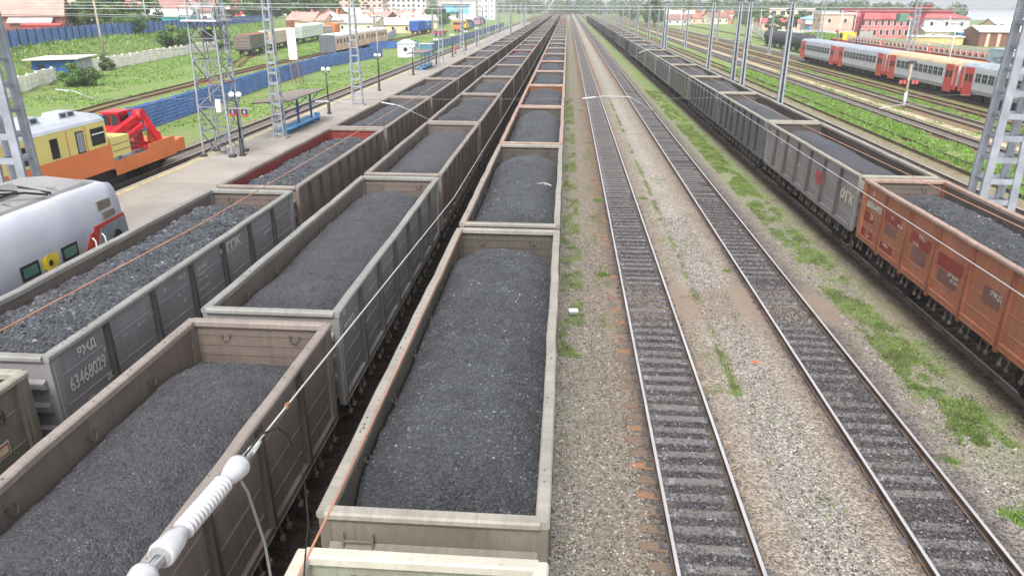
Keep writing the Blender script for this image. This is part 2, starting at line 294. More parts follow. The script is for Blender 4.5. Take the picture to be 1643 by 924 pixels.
# ------------------------------------------------------------ gondola wagon parts (shared meshes)
HL = 6.62; NB = 7; CW = .0; BAY = 2 * HL / NB; ZS, ZT = 1.36, 3.36
WM = {}
def wm():
    d1 = M_under
    b = MB(); w = BAY / 2 - .05
    b.box(-.025, .0, -w - .05, w + .05, 0, ZT - ZS, 1); b.box(.0, .022, -w - .05, w + .05, 0, ZT - ZS, 0)
    for z in (.34, .86, 1.52): b.prism([(.022, z - .022), (.022, z + .022), (.036, z)], -w + .10, w - .10, 0)
    WM['panel'] = b.mesh('side_panel', [d1, d1]); b = MB(); b.box(-.025, .0, -w - .05, w + .05, 0, ZT - ZS, 1); b.box(.0, .022, -w - .05, w + .05, 0, ZT - ZS, 0); WM['panel_flat'] = b.mesh('side_panel', [d1, d1])
    b = MB(); h = ZT - ZS   # hat post, wider at foot
    b.quadbox([(.02, -.10, -.02), (.15, -.06, -.02), (.15, .06, -.02), (.02, .10, -.02), (.02, -.085, h), (.11, -.05, h), (.11, .05, h), (.02, .085, h)], 0)
    WM['post'] = b.mesh('side_post', [d1])
    b = MB(); b.quadbox([(.02, -.10, -.30), (.10, -.075, -.30), (.10, .075, -.30), (.02, .10, -.30), (.02, -.085, h), (.085, -.055, h), (.085, .055, h), (.02, .085, h)], 0)
    WM['post_long'] = b.mesh('side_post', [d1])
    b = MB(); b.box(-.05, .10, -.14, .14, -.12, h); b.box(.0, .115, -.05, .05, -.02, h - .1); WM['corner'] = b.mesh('corner_post', [d1])
    b = MB(); prof = [(-.07, 0), (.105, 0), (.125, .03), (.125, .095), (.10, .125), (-.045, .125), (-.07, .10)]
    for vi in range(4):
        rs = random.Random(vi + 3); b = MB(); n = 16; m = len(prof); amp = .0 if vi == 0 else .014; ox = [0] + [rs.uniform(-amp, amp) for _ in range(n - 1)] + [0]; oz = [0] + [rs.uniform(-amp, amp) * .6 for _ in range(n - 1)] + [0]
        for j in range(n + 1):
            y = -HL - .02 + (2 * HL + .04) * j / n
            for (px_, pz_) in prof: b.v.append((px_ + ox[j], y, pz_ + oz[j]))
        for j in range(n):
            for k in range(m): k2 = (k + 1) % m; b.f.append((j * m + k, j * m + k2, (j + 1) * m + k2, (j + 1) * m + k)); b.m.append(0); b.sm.append(False)
        b.f.append(tuple(range(m))); b.m.append(0); b.sm.append(False); b.f.append(tuple(n * m + k for k in range(m))[::-1]); b.m.append(0); b.sm.append(False); WM['chord' + str(vi)] = b.mesh('top_rail', [d1])
    b = MB(); b.prism([(p[0], p[1] + .004) for p in prof], -1.43, 1.43); WM['echord'] = b.mesh('end_top_rail', [d1])
    b = MB(); b.box(-.04, .09, -HL, HL, -.18, 0); b.box(.09, .105, -HL, HL, -.18, -.165); b.box(.09, .105, -HL, HL, -.015, -.003); WM['sill'] = b.mesh('side_sill', [d1])
    b = MB(); b.box(-.02, .0, -1.40, 1.40, 0, h, 1); b.box(0, .02, -1.40, 1.40, 0, h, 0)
    for z in (.55, .82, 1.05, 1.32, 1.55, 1.78): b.box(-.034, -.0205, -1.38, 1.38, z, z + .1, 1)
    WM['end'] = b.mesh('end_wall', [d1, d1])
    b = MB(); b.prism([(.02, -.11), (.12, -.06), (.12, .06), (.02, .11)], -1.40, 1.40); WM['rib'] = b.mesh('end_rib', [d1])
    b = MB(); b.box(-1.42, 1.42, -HL + .03, HL - .03, -.06, 0); WM['floor'] = b.mesh('floor', [d1])
    b = MB(); b.box(-.18, .18, -HL - .05, HL + .05, -.35, -.06)
    for y in (-4.7, -2.3, 0, 2.3, 4.7): b.box(-1.38, 1.38, y - .08, y + .08, -.24, -.062)
    b.box(-1.4, 1.4, -HL - .03, -HL + .2, -.32, -.064); b.box(-1.4, 1.4, HL - .2, HL + .03, -.32, -.064)
    b.tube([(-.75, -1.2, -.55), (-.75, .4, -.55)], .2, 10); b.tube([(.7, .6, -.5), (.7, 1.2, -.5)], .17, 10); b.beam((.7, .6, -.5), (.2, -3.4, -.55), .04); b.beam((-.2, 3.6, -.6), (.7, 1.2, -.5), .04)
    b.beam((.75, .9, -.32), (.75, .9, -.1), .1); b.beam((-.75, -.4, -.32), (-.75, -.4, -.1), .1)
    WM['frame'] = b.mesh('underframe', [d1])
    b = MB()
    for s in (-1, 1):   # cast side frame with sloping arms, springs, axle boxes
        x = s * 1.02; b.beam((x, -1.02, .56), (x, -.35, .74), .14, .12); b.beam((x, 1.02, .56), (x, .35, .74), .14, .12); b.beam((x, -.4, .74), (x, .4, .74), .14, .12)
        b.beam((x, -.85, .45), (x, -.3, .26), .12, .1); b.beam((x, .85, .45), (x, .3, .26), .12, .1); b.beam((x, -.36, .25), (x, .36, .25), .16, .1)
        for y in (-.34, .34): b.beam((x, y, .26), (x, y, .74), .12, .08)
        for y in (-.17, 0, .17): b.tube([(x, y, .3), (x, y, .6)], .065, 7)
        for y in (-.925, .925): b.cbox((x, y, .475), (.26, .28, .26)); b.disc((x + s * .14, y, .475), (1, 0, 0), .095, .06, 10)
    b.box(-1.15, 1.15, -.2, .2, .62, .86); b.tube([(0, 0, .86), (0, 0, 1.0)], .22, 12)
    for y in (-1.35, 1.35): b.beam((-.8, y * .93, .42), (.8, y * .93, .42), .07)
    WM['bogie'] = b.mesh('bogie', [d1])
    b = MB(); b.disc((0, 0, 0), (1, 0, 0), .475, .13, 24, 0); b.disc((-.085, 0, 0), (1, 0, 0), .505, .03, 24, 0); b.disc((.075, 0, 0), (1, 0, 0), .2, .04, 14, 0); b.tube([(-.8, 0, 0), (-.1, 0, 0)], .085, 8, cap=False)
    WM['wheel'] = b.mesh('wheel', [M_wheel])
    b = MB(); b.beam((0, 0, 0), (0, .22, 0), .22, .24); b.cbox((-.02, .3, 0), (.34, .16, .32)); b.cbox((.12, .38, 0), (.1, .12, .3)); b.beam((-.35, -.05, .2), (-.6, .05, .05), .03); WM['coupler'] = b.mesh('coupler', [M_under])
    b = MB(); 
    for y in (-.16, .16): b.beam((.03, y, 0), (.07, y, -.30), .045, .03); b.cbox((.07, y, -.32), (.08, .09, .09))
    b.beam((.02, -.2, -.08), (.02, .2, -.08), .03); WM['latch'] = b.mesh('hatch_latch', [M_latch])
    b = MB(); b.poly([(0, -.45, 0), (0, .45, 0), (-.35, .43, -.36), (-.35, -.43, -.36)]); b.poly([(0.0, .45, -.012), (0.0, -.45, -.012), (-.35, -.43, -.372), (-.35, .43, -.372)]); b.beam((-.0, -.3, -.02), (-.33, -.3, -.38), .05, .03); b.beam((-.0, .3, -.02), (-.33, .3, -.38), .05, .03); WM['hatch'] = b.mesh('floor_hatch', [d1])
    b = MB(); pts = [(-.02, -.09, 0), (-.05, -.08, -.06), (-.055, -.04, -.13), (-.055, .04, -.13), (-.05, .08, -.06), (-.02, .09, 0)]; b.tube(pts, .012, 6); b.cbox((-.015, -.09, .01), (.03, .07, .04)); b.cbox((-.015, .09, .01), (.03, .07, .04)); WM['ring'] = b.mesh('lashing_hook', [M_latch])
    b = MB(); n = 18
    b.tube([(0, .17 * math.cos(2 * math.pi * k / n), .17 * math.sin(2 * math.pi * k / n)) for k in range(n + 1)], .018, 6, cap=False)
    for k in range(4): a = math.pi / 4 + k * math.pi / 2; b.beam((0, 0, 0), (0, .17 * math.cos(a), .17 * math.sin(a)), .02)
    b.tube([(-.25, 0, 0), (.02, 0, 0)], .02, 6); WM['hand'] = b.mesh('hand_wheel', [M_latch])
    b = MB()
    for y in (-.2, .2): b.beam((0, y, -.05), (0, y, 1.9), .03)
    for k in range(6): b.beam((0, -.2, .1 + k * .33), (0, .2, .1 + k * .33), .024)
    WM['ladder'] = b.mesh('ladder', [d1])
    # mid-distance pieces
    b = MB(); b.box(-.025, .0, -HL, HL, 0, h, 1); b.box(0, .022, -HL, HL, 0, h, 0); b.prism([(.022, 1.26), (.022, 1.34), (.05, 1.30)], -HL + .3, HL - .3, 0); WM['wall'] = b.mesh('side_wall', [d1, d1])
    b = MB(); b.box(-.02, .0, -1.40, 1.40, 0, h, 1); b.box(0, .02, -1.40, 1.40, 0, h, 0)
    for z in (.5, 1.0, 1.5): b.prism([(.02, z - .1), (.11, z - .05), (.11, z + .05), (.02, z + .1)], -1.38, 1.38)
    WM['end2'] = b.mesh('end_wall', [d1, d1])
    b = MB(); b.box(-.18, .18, -HL - .3, HL + .3, -.35, -.06); b.box(-1.38, 1.38, -HL, HL, -.06, 0)
    for k in range(14): y = -HL + .47 + k * .945; 
    for s in (-1, 1):
        for k in range(14): y = -HL + .47 + k * .945; b.beam((s * 1.45, y, -.02), (s * 1.47, y, -.32), .05, .04)
    WM['frame2'] = b.mesh('underframe', [d1])
    b = MB()
    for s in (-1, 1):
        x = s * 1.02; b.quadbox([(x - .08, -1.1, .4), (x + .08, -1.1, .4), (x + .08, 1.1, .4), (x - .08, 1.1, .4), (x - .08, -.5, .8), (x + .08, -.5, .8), (x + .08, .5, .8), (x - .08, .5, .8)])
        for y in (-.925, .925): b.disc((s * .79, y, .475), (1, 0, 0), .475, .13, 12)
    b.box(-1.1, 1.1, -.2, .2, .6, .86); WM['bogie2'] = b.mesh('bogie', [d1])
    # far: one body
    b = MB()
    for s in (-1, 1):
        b.box(min(s * 1.43, s * 1.46), max(s * 1.43, s * 1.46), -HL, HL, ZS - .18, ZT, 0); b.box(min(s * 1.42, s * 1.43), max(s * 1.42, s * 1.43), -HL, HL, ZS, ZT, 1); b.box(min(s * 1.40, s * 1.56), max(s * 1.40, s * 1.56), -HL, HL, ZT, ZT + .12, 2)
        for k in range(11): y = -HL + .05 + k * (2 * HL - .1) / 10; b.box(min(s * 1.46, s * 1.55), max(s * 1.46, s * 1.55), y - .09, y + .09, ZS - .1, ZT, 4)
        b.box(-1.42, 1.42, min(s * HL, s * (HL - .03)), max(s * HL, s * (HL - .03)), ZS - .18, ZT, 1); b.box(-1.40, 1.40, min(s * HL, s * (HL - .14)), max(s * HL, s * (HL - .14)), ZT + .002, ZT + .122, 2)
        b.box(-1.1, 1.1, s * 4.3 - 1.2, s * 4.3 + 1.2, .1, .85, 3)
    b.box(-1.41, 1.41, -HL + .04, HL - .04, ZS - .06, ZS, 3); b.box(-.18, .18, -HL - .3, HL + .3, 1.0, 1.3, 3)
    WM['far'] = b.mesh('wagon_body', [d1, d1, d1, M_under, d1])
wm()
def wagon(lod, x, y0, y1, col, inn, rim, label, group, longposts=False, name='coal_wagon', detail=True, facing=1, nb=7):
    sy = (y1 - y0) / (2 * HL); loc = (x, (y0 + y1) / 2, 0); c, ci, cr = P[col], I[inn], R_[rim]
    if lod == 2:
        return put(name, WM['far'], None, loc, label=label, cat='freight wagon', group=group, mats=[c, ci, cr, M_under, P_SHADED[col]], scale=(1, sy, 1))
    r = put(name, None, None, loc, label=label, cat='freight wagon', group=group, scale=(1, sy, 1)); r.empty_display_size = .5
    A = lambda nm, k, l, rz=0, m=None: put(nm, WM[k], r, l, rz, mats=m)
    for s in (1, -1):
        rz = 0 if s > 0 else math.pi
        if lod == 0:
            for k in range(nb): A('side_panel', 'panel' if nb == 7 else 'panel_flat', (s * 1.43, -HL + 2 * HL / nb * (k + .5), ZS), rz, [c, ci]).scale = (1, 7 / nb, 1)
            A('side_sill', 'sill', (s * 1.43, 0, ZS - .003), rz, [c])
            for k in range(14): A('hatch_latch', 'latch', (s * 1.45, -HL + .47 + k * .945, ZS - .19), rz)
            if s == facing:
                for k in range(7): A('floor_hatch', 'hatch', (s * 1.36, -HL + BAY * (k + .5), ZS - .10), rz, [c])
            for k in range(6): A('lashing_hook', 'ring', (s * 1.405, -HL + BAY * (k + 1), ZT - .32), rz)
            A('ladder', 'ladder', (s * 1.0, s * (HL + .09), ZS - .05), math.pi / 2, [c])
            for k in (.42, .92, 1.42): A('end_rib', 'rib', (0, s * HL, ZS + k + .1), math.pi / 2 * s, [c])
            A('end_wall', 'end', (0, s * (HL - .02), ZS), math.pi / 2 * s, [c, ci])
            for q in (-.75, .75): A('lashing_hook', 'ring', (q, s * (HL - .05), ZT - .2), math.pi / 2 * s)
            bg = A('bogie', 'bogie', (0, s * 4.33, 0), 0, [M_under])
            for wy in (-.925, .925):
                for wx in (-1, 1): put('wheel', WM['wheel'], bg, (wx * .79, wy, .475), 0 if wx > 0 else math.pi)
            A('coupler', 'coupler', (0, s * (HL + .02), 1.06), 0 if s > 0 else math.pi)
        else:
            A('side_wall', 'wall', (s * 1.43, 0, ZS), rz, [c, ci]); A('end_wall', 'end2', (0, s * (HL - .02), ZS), math.pi / 2 * s, [c, ci]); A('bogie', 'bogie2', (0, s * 4.33, 0), 0, [M_under])
            A('side_sill', 'sill', (s * 1.43, 0, ZS - .003), rz, [c])
        for k in range(1, nb): A('side_post', 'post_long' if longposts else 'post', (s * 1.432, -HL + 2 * HL / nb * k, ZS), rz, [P_SHADED[col]])
        for q in (-1, 1): A('corner_post', 'corner', (s * 1.43, q * (HL - .13), ZS), rz, [c])
        A('top_rail', 'chord' + str(int(abs(x * 7 + y0 * 3 + s)) % 3 + 1) if lod == 0 else 'chord0', (s * 1.43, 0, ZT), rz, [cr]); A('end_top_rail', 'echord', (0, s * (HL - .05), ZT), math.pi / 2 * s, [cr])
    if lod == 0: A('floor', 'floor', (0, 0, ZS + .02), 0, [ci]); A('underframe', 'frame', (0, 0, ZS - .2), 0, [M_under])
    else: A('underframe', 'frame2', (0, 0, ZS - .19), 0, [M_under])
    return r
def coal(x, y0, y1, heap, label, group):
    me, lm = heap
    o = put('coal_heap', me, None, (x, (y0 + y1) / 2, 0), label=label, cat='coal heap', group=group, scale=(1, (y1 - y0) / (2 * HL), 1))
    if lm: put('coal_lumps', lm, o, kind='stuff')
    return o
# ------------------------------------------------------------ the four coal trains
ORD = ['nearest', 'second', 'third', 'fourth', 'fifth', 'sixth', 'seventh', 'eighth', 'ninth', 'tenth', 'eleventh', 'twelfth', 'thirteenth', 'fourteenth', 'fifteenth', 'sixteenth', 'seventeenth', 'eighteenth']
genh = {}
def gheap(kind):   # shared heaps for mid and far wagons
    if kind not in genh:
        s = 300 + len(genh) * 7; rs = random.Random(s)
        if kind[0] == 'm': genh[kind] = coal_heap(.09, 500, s, [M_coal, M_coal2, M_coal3][s % 3], lsize=(.03, .08), side=2.75 + rs.random() * .25, crown=.35 + rs.random() * .25, fine=.025, rough=.07, und=.22, ends=.7, hump=[(rs.uniform(-4.5, 4.5), 1.2, .28), (rs.uniform(-4, 4), 1.4, .22), (rs.uniform(-4, 4), 1.0, -.18)])
        else: genh[kind] = coal_heap(.43, 0, s, M_coal, side=2.8 + rs.random() * .25, crown=.4, fine=0, rough=.08, und=.3, ends=.6)
    return genh[kind]
TR = {
 'T3': dict(x=-11.15, where='the platform side train', face=1, J=[-2.6, 11.45, 25.25, 39.2, 53.4, 67.4, 81.3], pitch=13.95),
 'T4': dict(x=-6.3, where='the second train', face=1, J=[-13.6, .2, 14.0, 27.85, 41.7, 55.9, 70.0], pitch=14.05),
 'T5': dict(x=-1.57, where='the centre train', face=1, J=[-6.2, 7.3, 21.2, 35.3, 49.3, 62.9, 76.6], pitch=13.85),
 'T8': dict(x=13.35, where='the right hand train', face=-1, J=[-.2, 14.3, 29.3, 44.2, 59.2, 73.0, 87.6], pitch=14.35)}
NEAR = {
 ('T3', 0): ('olive', 'brown', 'olive', 'olive grey coal wagon corner with a framed notice at the left edge'),
 ('T3', 1): ('grey', 'brown', 'pale', 'dark grey open coal wagon with white number 63468029 on its side'),
 ('T3', 2): ('brown', 'red', 'brown', 'brown open coal wagon with dark red inner walls, beside the platform'),
 ('T3', 3): ('brown', 'brown', 'brown', 'brown open coal wagon directly behind the one with dark red inner walls'),
 ('T4', 1): ('brown', 'brown', 'brown', 'taupe open coal wagon in the bottom left corner below the white insulator'),
 ('T4', 2): ('greengrey', 'brown', 'pale', 'grey open coal wagon with white number 6373253 on its corner panel'),
 ('T4', 3): ('brown', 'brown', 'brown', 'taupe open coal wagon behind the wagon numbered 6373253'),
 ('T5', 0): ('cream', 'cream', 'cream', 'empty wagon with cream painted rim at the bottom edge of the picture'),
 ('T5', 1): ('olive', 'dark', 'worn', 'open coal wagon with long cream rim, largest of all, in the centre foreground'),
 ('T5', 2): ('olive', 'dark', 'worn', 'cream rimmed coal wagon with a stick lying on its coal'),
 ('T5', 3): ('olive', 'dark', 'rust', 'rust rimmed coal wagon, third coal filled one left of the empty tracks'),
 ('T5', 4): ('rust', 'rust', 'rust', 'coal wagon with rust orange inner end wall left of the empty tracks'),
 ('T8', 0): ('orange', 'brown', 'rust', 'orange coal wagon beyond the right edge, coupled to the orange one in view'),
 ('T8', 1): ('orange', 'brown', 'rust', 'orange and red patched open coal wagon at the right edge'),
 ('T8', 2): ('midgrey', 'dark', 'olive', 'grey coal wagon with white letters on its side, coupled to the orange wagon'),
 ('T8', 3): ('slate', 'dark', 'olive', 'dark slate coal wagon behind the grey lettered wagon on the right')}
rsx = random.Random(5)
CL = {('T3', 0): 'dark coal in the olive wagon corner at the left edge', ('T3', 1): 'coarse lumpy coal in the dark grey wagon numbered 63468029', ('T3', 2): 'lumpy coal heap inside the wagon with dark red inner walls', ('T3', 3): 'coal in the brown wagon right behind the one with dark red walls',
 ('T4', 1): 'smooth dark coal heap in the bottom left wagon beside the white insulator', ('T4', 2): 'cracked purplish grey coal heap in the wagon numbered 6373253', ('T4', 3): 'coal heap in the wagon behind the one numbered 6373253', ('T5', 1): 'largest coal heap, fine grained with pale specks, in the centre foreground wagon',
 ('T5', 2): 'coal heap with a stick on it, second in the centre train', ('T5', 3): 'coal heap in the third wagon of the centre train, the rust rimmed one', ('T5', 4): 'coal heap in front of the rust orange end wall', ('T8', 1): 'coal heap in the orange wagon at the right edge', ('T8', 2): 'smooth coal heap in the grey wagon lettered in cream', ('T8', 3): 'coal heap in the dark slate wagon behind the grey lettered one'}
WG = {}
for tk, T in TR.items():
    J = list(T['J'])
    while J[-1] < 480: J.append(J[-1] + T['pitch'])
    n = len(J) - 1
    for k in range(n):
        if tk in ('T3',) and k == 0: pass
        if tk == 'T4' and k == 0: continue
        if tk == 'T8' and k == 0: continue
        g = .3; y0, y1 = J[k] + (.47 if (tk, k) == ('T5', 1) else g), J[k + 1] - g
        lod = 0 if (k <= 3 or (tk in ('T5', 'T4', 'T8') and k <= 4)) else (1 if k < 13 else 2)
        if (tk, k) in NEAR: c, i, r, lab = NEAR[(tk, k)]
        else:
            pool = {'T3': ['brown', 'brown', 'grey', 'olive', 'brown'], 'T4': ['brown', 'brown', 'olive', 'grey', 'brown'], 'T5': ['olive', 'rust', 'brown', 'grey', 'olive'], 'T8': ['slate', 'slate', 'greengrey', 'grey', 'khaki']}[tk]
            c = rsx.choice(pool); i = rsx.choice(['brown', 'dark', 'brown', 'brown']) if tk != 'T8' else 'dark'; r = {'rust': 'rust', 'brown': 'brown'}.get(c, 'olive')
            if tk == 'T4' and k in (8, 9): c, i, r = 'brown', 'red', 'brown'
            if tk in ('T4', 'T5') and n - 9 <= k <= n - 5: c, i, r = 'green', 'dark', 'olive'
            if tk == 'T5' and n - 14 <= k <= n - 12: c, i, r = 'red', 'red', 'rust'
            if tk == 'T5' and 5 <= k <= 8: c, i, r = 'rust', 'dark', 'rust'
            if tk == 'T8' and k == 5: c = 'khaki'
            cn = {'brown': 'brown', 'grey': 'dark grey', 'olive': 'olive', 'rust': 'rusty', 'slate': 'slate', 'khaki': 'khaki green', 'greengrey': 'green grey', 'green': 'green', 'red': 'dark red', 'midgrey': 'grey'}[c]
            if k < len(ORD): lab = f'{cn} open coal wagon, {ORD[k - (0 if tk == "T3" else 1)] if tk != "T5" else ORD[k]} in {T["where"]}'
            elif k < n - 1: lab = f'{cn} coal wagon tiny in the distance in {T["where"]}'
            else: lab = f'last and farthest wagon in {T["where"]}'
        w = wagon(lod, T['x'], y0, y1, c, i, r, lab, 'open coal wagons in ' + T['where'], longposts=(tk == 'T8' and k == 1), facing=T['face'], nb=7 if (tk, k) in (('T3', 0), ('T3', 1), ('T4', 1), ('T4', 2), ('T8', 1), ('T8', 2), ('T5', 0), ('T5', 1)) else (8 if tk == 'T8' else 10))
        WG[(tk, k)] = (w, y0, y1)
        # coal
        cl = None
        if tk == 'T5' and k == 0: continue
        hp = {('T5', 1): lambda: coal_heap(.032, 17000, 11, M_coal, lsize=(.009, .036), side=2.84, crown=.48, und=.14, ends=1.0, rough=.06, fine=.022, hump=[(3.2, 1.6, .12), (-1.0, 1.2, -.07), (-3.6, 1.5, .05), (1.4, .9, .06)], hl=6.45),
              ('T5', 2): lambda: coal_heap(.05, 5500, 13, M_coal, lsize=(.014, .05), side=2.8, crown=.5, und=.1, ends=.8, hump=[(2.5, 1.8, .3), (-3.5, 1.5, .05)]),
              ('T5', 3): lambda: coal_heap(.06, 1500, 15, M_coal, lsize=(.02, .05), side=2.8, crown=.5, und=.1, ends=.7, hump=[(-1.0, 1.5, .2), (3.5, 1.4, .25)]),
              ('T4', 1): lambda: coal_heap(.035, 15000, 17, M_coal3, lsize=(.008, .024), side=2.72, crown=.52, und=.08, ends=.32, rough=.065, fine=.024, hump=[(-2, 1.5, .08), (2.0, 1.2, -.07)]),
              ('T4', 2): lambda: coal_heap(.045, 8000, 19, M_coal3, lsize=(.010, .028), side=2.85, crown=.42, und=.12, ends=.5, rough=.07, fine=.022, hump=[(1.0, 1.4, .08), (-2.8, 1.2, -.07)]),
              ('T4', 3): lambda: coal_heap(.06, 1200, 21, M_coal3, lsize=(.015, .04), side=2.8, crown=.5, und=.1, ends=.6),
              ('T3', 0): lambda: coal_heap(.06, 500, 23, M_coal2, side=2.7, crown=.4),
              ('T3', 1): lambda: coal_heap(.05, 9000, 25, M_coal2, lsize=(.022, .075), side=3.02, crown=.22, und=.12, ends=.45, rough=.1, fine=.035),
              ('T3', 2): lambda: coal_heap(.06, 5000, 27, M_coal2, lsize=(.025, .075), side=2.85, crown=.45, und=.12, ends=.5, rough=.08, fine=.03),
              ('T3', 3): lambda: coal_heap(.07, 1500, 29, M_coal, lsize=(.02, .06), side=2.85, crown=.5, und=.15, ends=.6),
              ('T8', 1): lambda: coal_heap(.05, 3500, 31, M_coal, lsize=(.015, .07), side=2.7, crown=.55, und=.1, ends=.7, rough=.05, fine=.02, hump=[(2.5, 2.5, .12)]),
              ('T8', 2): lambda: coal_heap(.05, 800, 33, M_coal3, lsize=(.015, .03), side=2.65, crown=.6, und=.06, ends=.8, rough=.03, fine=.008),
              ('T8', 3): lambda: coal_heap(.06, 600, 35, M_coal3, lsize=(.015, .03), side=2.7, crown=.5, und=.08, ends=.8, hump=[(1, 2, .15)])}.get((tk, k))
        heap = hp() if hp else gheap(('m' if k < 9 else 'f', rsx.randrange(4 if k < 9 else 3)))
        if (tk, k) in NEAR: cl = 'coal heaped in the ' + lab
        elif k < len(ORD): cl = f'coal in the {lab}'
        else: cl = 'coal in the ' + lab
        cl = cl.replace(' open ', ' ')
        if (tk, k) in NEAR: cl = CL[(tk, k)]
        coal(T['x'], y0, y1, heap, cl, 'coal heaps in ' + T['where'])
# ---- lettering and small pieces on near wagons
def on_side(tk, k, s, size, y, z, mat=None, sgn=1, bold=.0, sx=1.0, name='painted_lettering', fit=None):
    w, y0, y1 = WG[(tk, k)]; sc_ = (y1 - y0) / (2 * HL)
    o = side_text(s, size, mat or M_white, w, (sgn * 1.468, (y - (y0 + y1) / 2) / sc_, z), sgn, name, bold, sx, fit); return o
on_side('T3', 1, 'РЖД', .26, 12.62, 3.02, bold=.008, fit=.6)
on_side('T3', 1, '63468029', .42, 12.22, 2.44, bold=.008, fit=1.20); on_side('T3', 1, '0', .13, 13.42, 2.76, bold=.004)
on_side('T3', 1, '20', .24, 13.35, 2.10, bold=.004)
for i, s in enumerate(['РЖД', 'Т 24,5', '88 м3']): on_side('T3', 1, s, .085, 12.65, 2.02 - i * .11)
for s, yy, zz, q in [('75 т', 14.1, 2.72, .13), ('88 м3', 14.75, 2.74, .13), ('12.10.08', 15.25, 2.78, .1), ('◦', 16.0, 3.05, .3), ('РВ 07', 16.75, 3.1, .16), ('Кр', 16.6, 2.72, .13), ('25.3', 16.85, 2.5, .13), ('ДР 09.07', 17.75, 3.0, .14), ('ВЧД 5', 17.75, 2.84, .14), ('КР 11.05', 17.75, 2.68, .14), ('ремонт 2010', 17.7, 2.45, .1)]: on_side('T3', 1, s, q, yy, zz)
on_side('T3', 1, 'ГПК', .36, 19.55, 2.96, bold=.012, fit=.95)
b = MB(); n = 20; b.tube([(0, .1 * math.cos(2 * math.pi * k / n), .13 * math.sin(2 * math.pi * k / n)) for k in range(n + 1)], .022, 6, cap=False); b.tube([(0, 0, .13), (0, .03, .19)], .015, 6)
w, y0, y1 = WG[('T3', 1)]; put('painted_emblem', b.mesh('painted_emblem', [M_white]), w, (1.468, (19.32 - (y0 + y1) / 2), 3.10))
b = MB(); b.box(0, .004, -.35, .35, -.1, .1); mk = b.mesh('painted_band', [M_white])
put('painted_band', mk, w, (1.453, 22.6 - (y0 + y1) / 2, 2.7), scale=(1, .9, .15))
on_side('T4', 2, 'РЖД', .15, 14.62, 3.17, bold=.003); on_side('T4', 2, '6373253', .34, 14.45, 2.70, bold=.004, fit=1.15); on_side('T4', 2, '9', .2, 15.45, 2.5)
for i, s in enumerate(['ОАО', '"РЖД"', 'Т 23,5']): on_side('T4', 2, s, .1, 14.55, 2.3 - i * .13)
for s, yy, zz in [('75 т', 16.3, 3.0), ('88 м3', 16.5, 2.2), ('КР', 18.2, 2.9)]: on_side('T4', 2, s, .13, yy, zz)
on_side('T4', 3, 'КБ', .2, 36.6, 3.0)
# small framed notice on the left wagon corner
w, y0, y1 = WG[('T3', 0)]; b = MB(); b.box(0, .01, -.26, .26, -.13, .13, 0); b.box(.011, .014, -.235, .235, -.105, .105, 1)
pl = put('notice_plate', b.mesh('notice_plate', [M_white, M_redp]), w, (1.456, 10.1 - (y0 + y1) / 2, 2.35)); put('notice_panel', MB().box(0, .004, -.2, .2, -.07, .07).mesh('notice_panel', [M_simple('notice_cream', (.55, .5, .3, 1))]), pl, (.015, 0, 0))
# right-hand train, faces look to -X; text runs towards the camera
on_side('T8', 2, 'ФГК', .66, 31.45, 2.10, fit=1.35, sgn=-1, bold=.012, mat=M_simple('cream_lettering', (.62, .6, .46, 1)))
w, y0, y1 = WG[('T8', 2)]; sc_ = (y1 - y0) / (2 * HL)
for (ya, yb, za, zb) in [(34.75, 33.55, 2.62, 2.42), (34.9, 33.5, 2.38, 2.2), (34.6, 33.7, 2.16, 2.0)]:
    put('red_emblem_stripe', MB().box(-.004, 0, -abs(ya - yb) / 2, abs(ya - yb) / 2, za - zb if 0 else 0, za - zb).mesh('red_emblem_stripe', [M_redp]), w, (-1.466, ((ya + yb) / 2 - (y0 + y1) / 2) / sc_, zb))
for s, yy, zz in [('63468029', 43.3, 3.0), ('ОАО', 41.2, 2.7), ('75 т', 39.5, 2.6), ('88', 37.6, 2.2)]: on_side('T8', 2, s, .22, yy, zz, sgn=-1)
for s, yy, zz in [('5297', 57.5, 2.9), ('ДР 08', 54.0, 2.7), ('РЖД', 50.5, 2.8), ('75 т', 48.5, 2.2)]: on_side('T8', 3, s, .3, yy, zz, sgn=-1, bold=.006)
on_side('T8', 1, '60864931', .34, 28.60, 2.52, sgn=-1, bold=.006, fit=1.4); on_side('T8', 1, '21', .30, 28.1, 2.12, sgn=-1, bold=.004); on_side('T8', 1, 'О', .2, 28.2, 3.02, sgn=-1, bold=.004)
for s, yy, zz, q in [('75 т', 26.35, 2.62, .15), ('88 м3', 25.75, 2.5, .15), ('РЖД 1', 24.1, 2.6, .17), ('К В К', 24.4, 2.3, .15), ('ДР 06.09', 21.9, 2.1, .15), ('КР 2011', 21.7, 1.95, .13), ('РЖД', 19.6, 2.35, .22), ('Т 22', 28.3, 1.55, .12), ('ст. прип.', 28.3, 1.42, .1), ('ВЧДр 5', 26.6, 1.55, .12), ('Раб.парк', 17.6, 2.3, .2)]: on_side('T8', 1, s, q, yy, zz, sgn=-1)
w, y0, y1 = WG[('T8', 1)]; sc_ = (y1 - y0) / (2 * HL); M_patch = M_paint('patch_maroon', lin(134, 58, 50), lin(110, 56, 50), .3); M_patchg = M_paint('patch_purple_grey', lin(118, 84, 78), lin(100, 74, 70), .4)
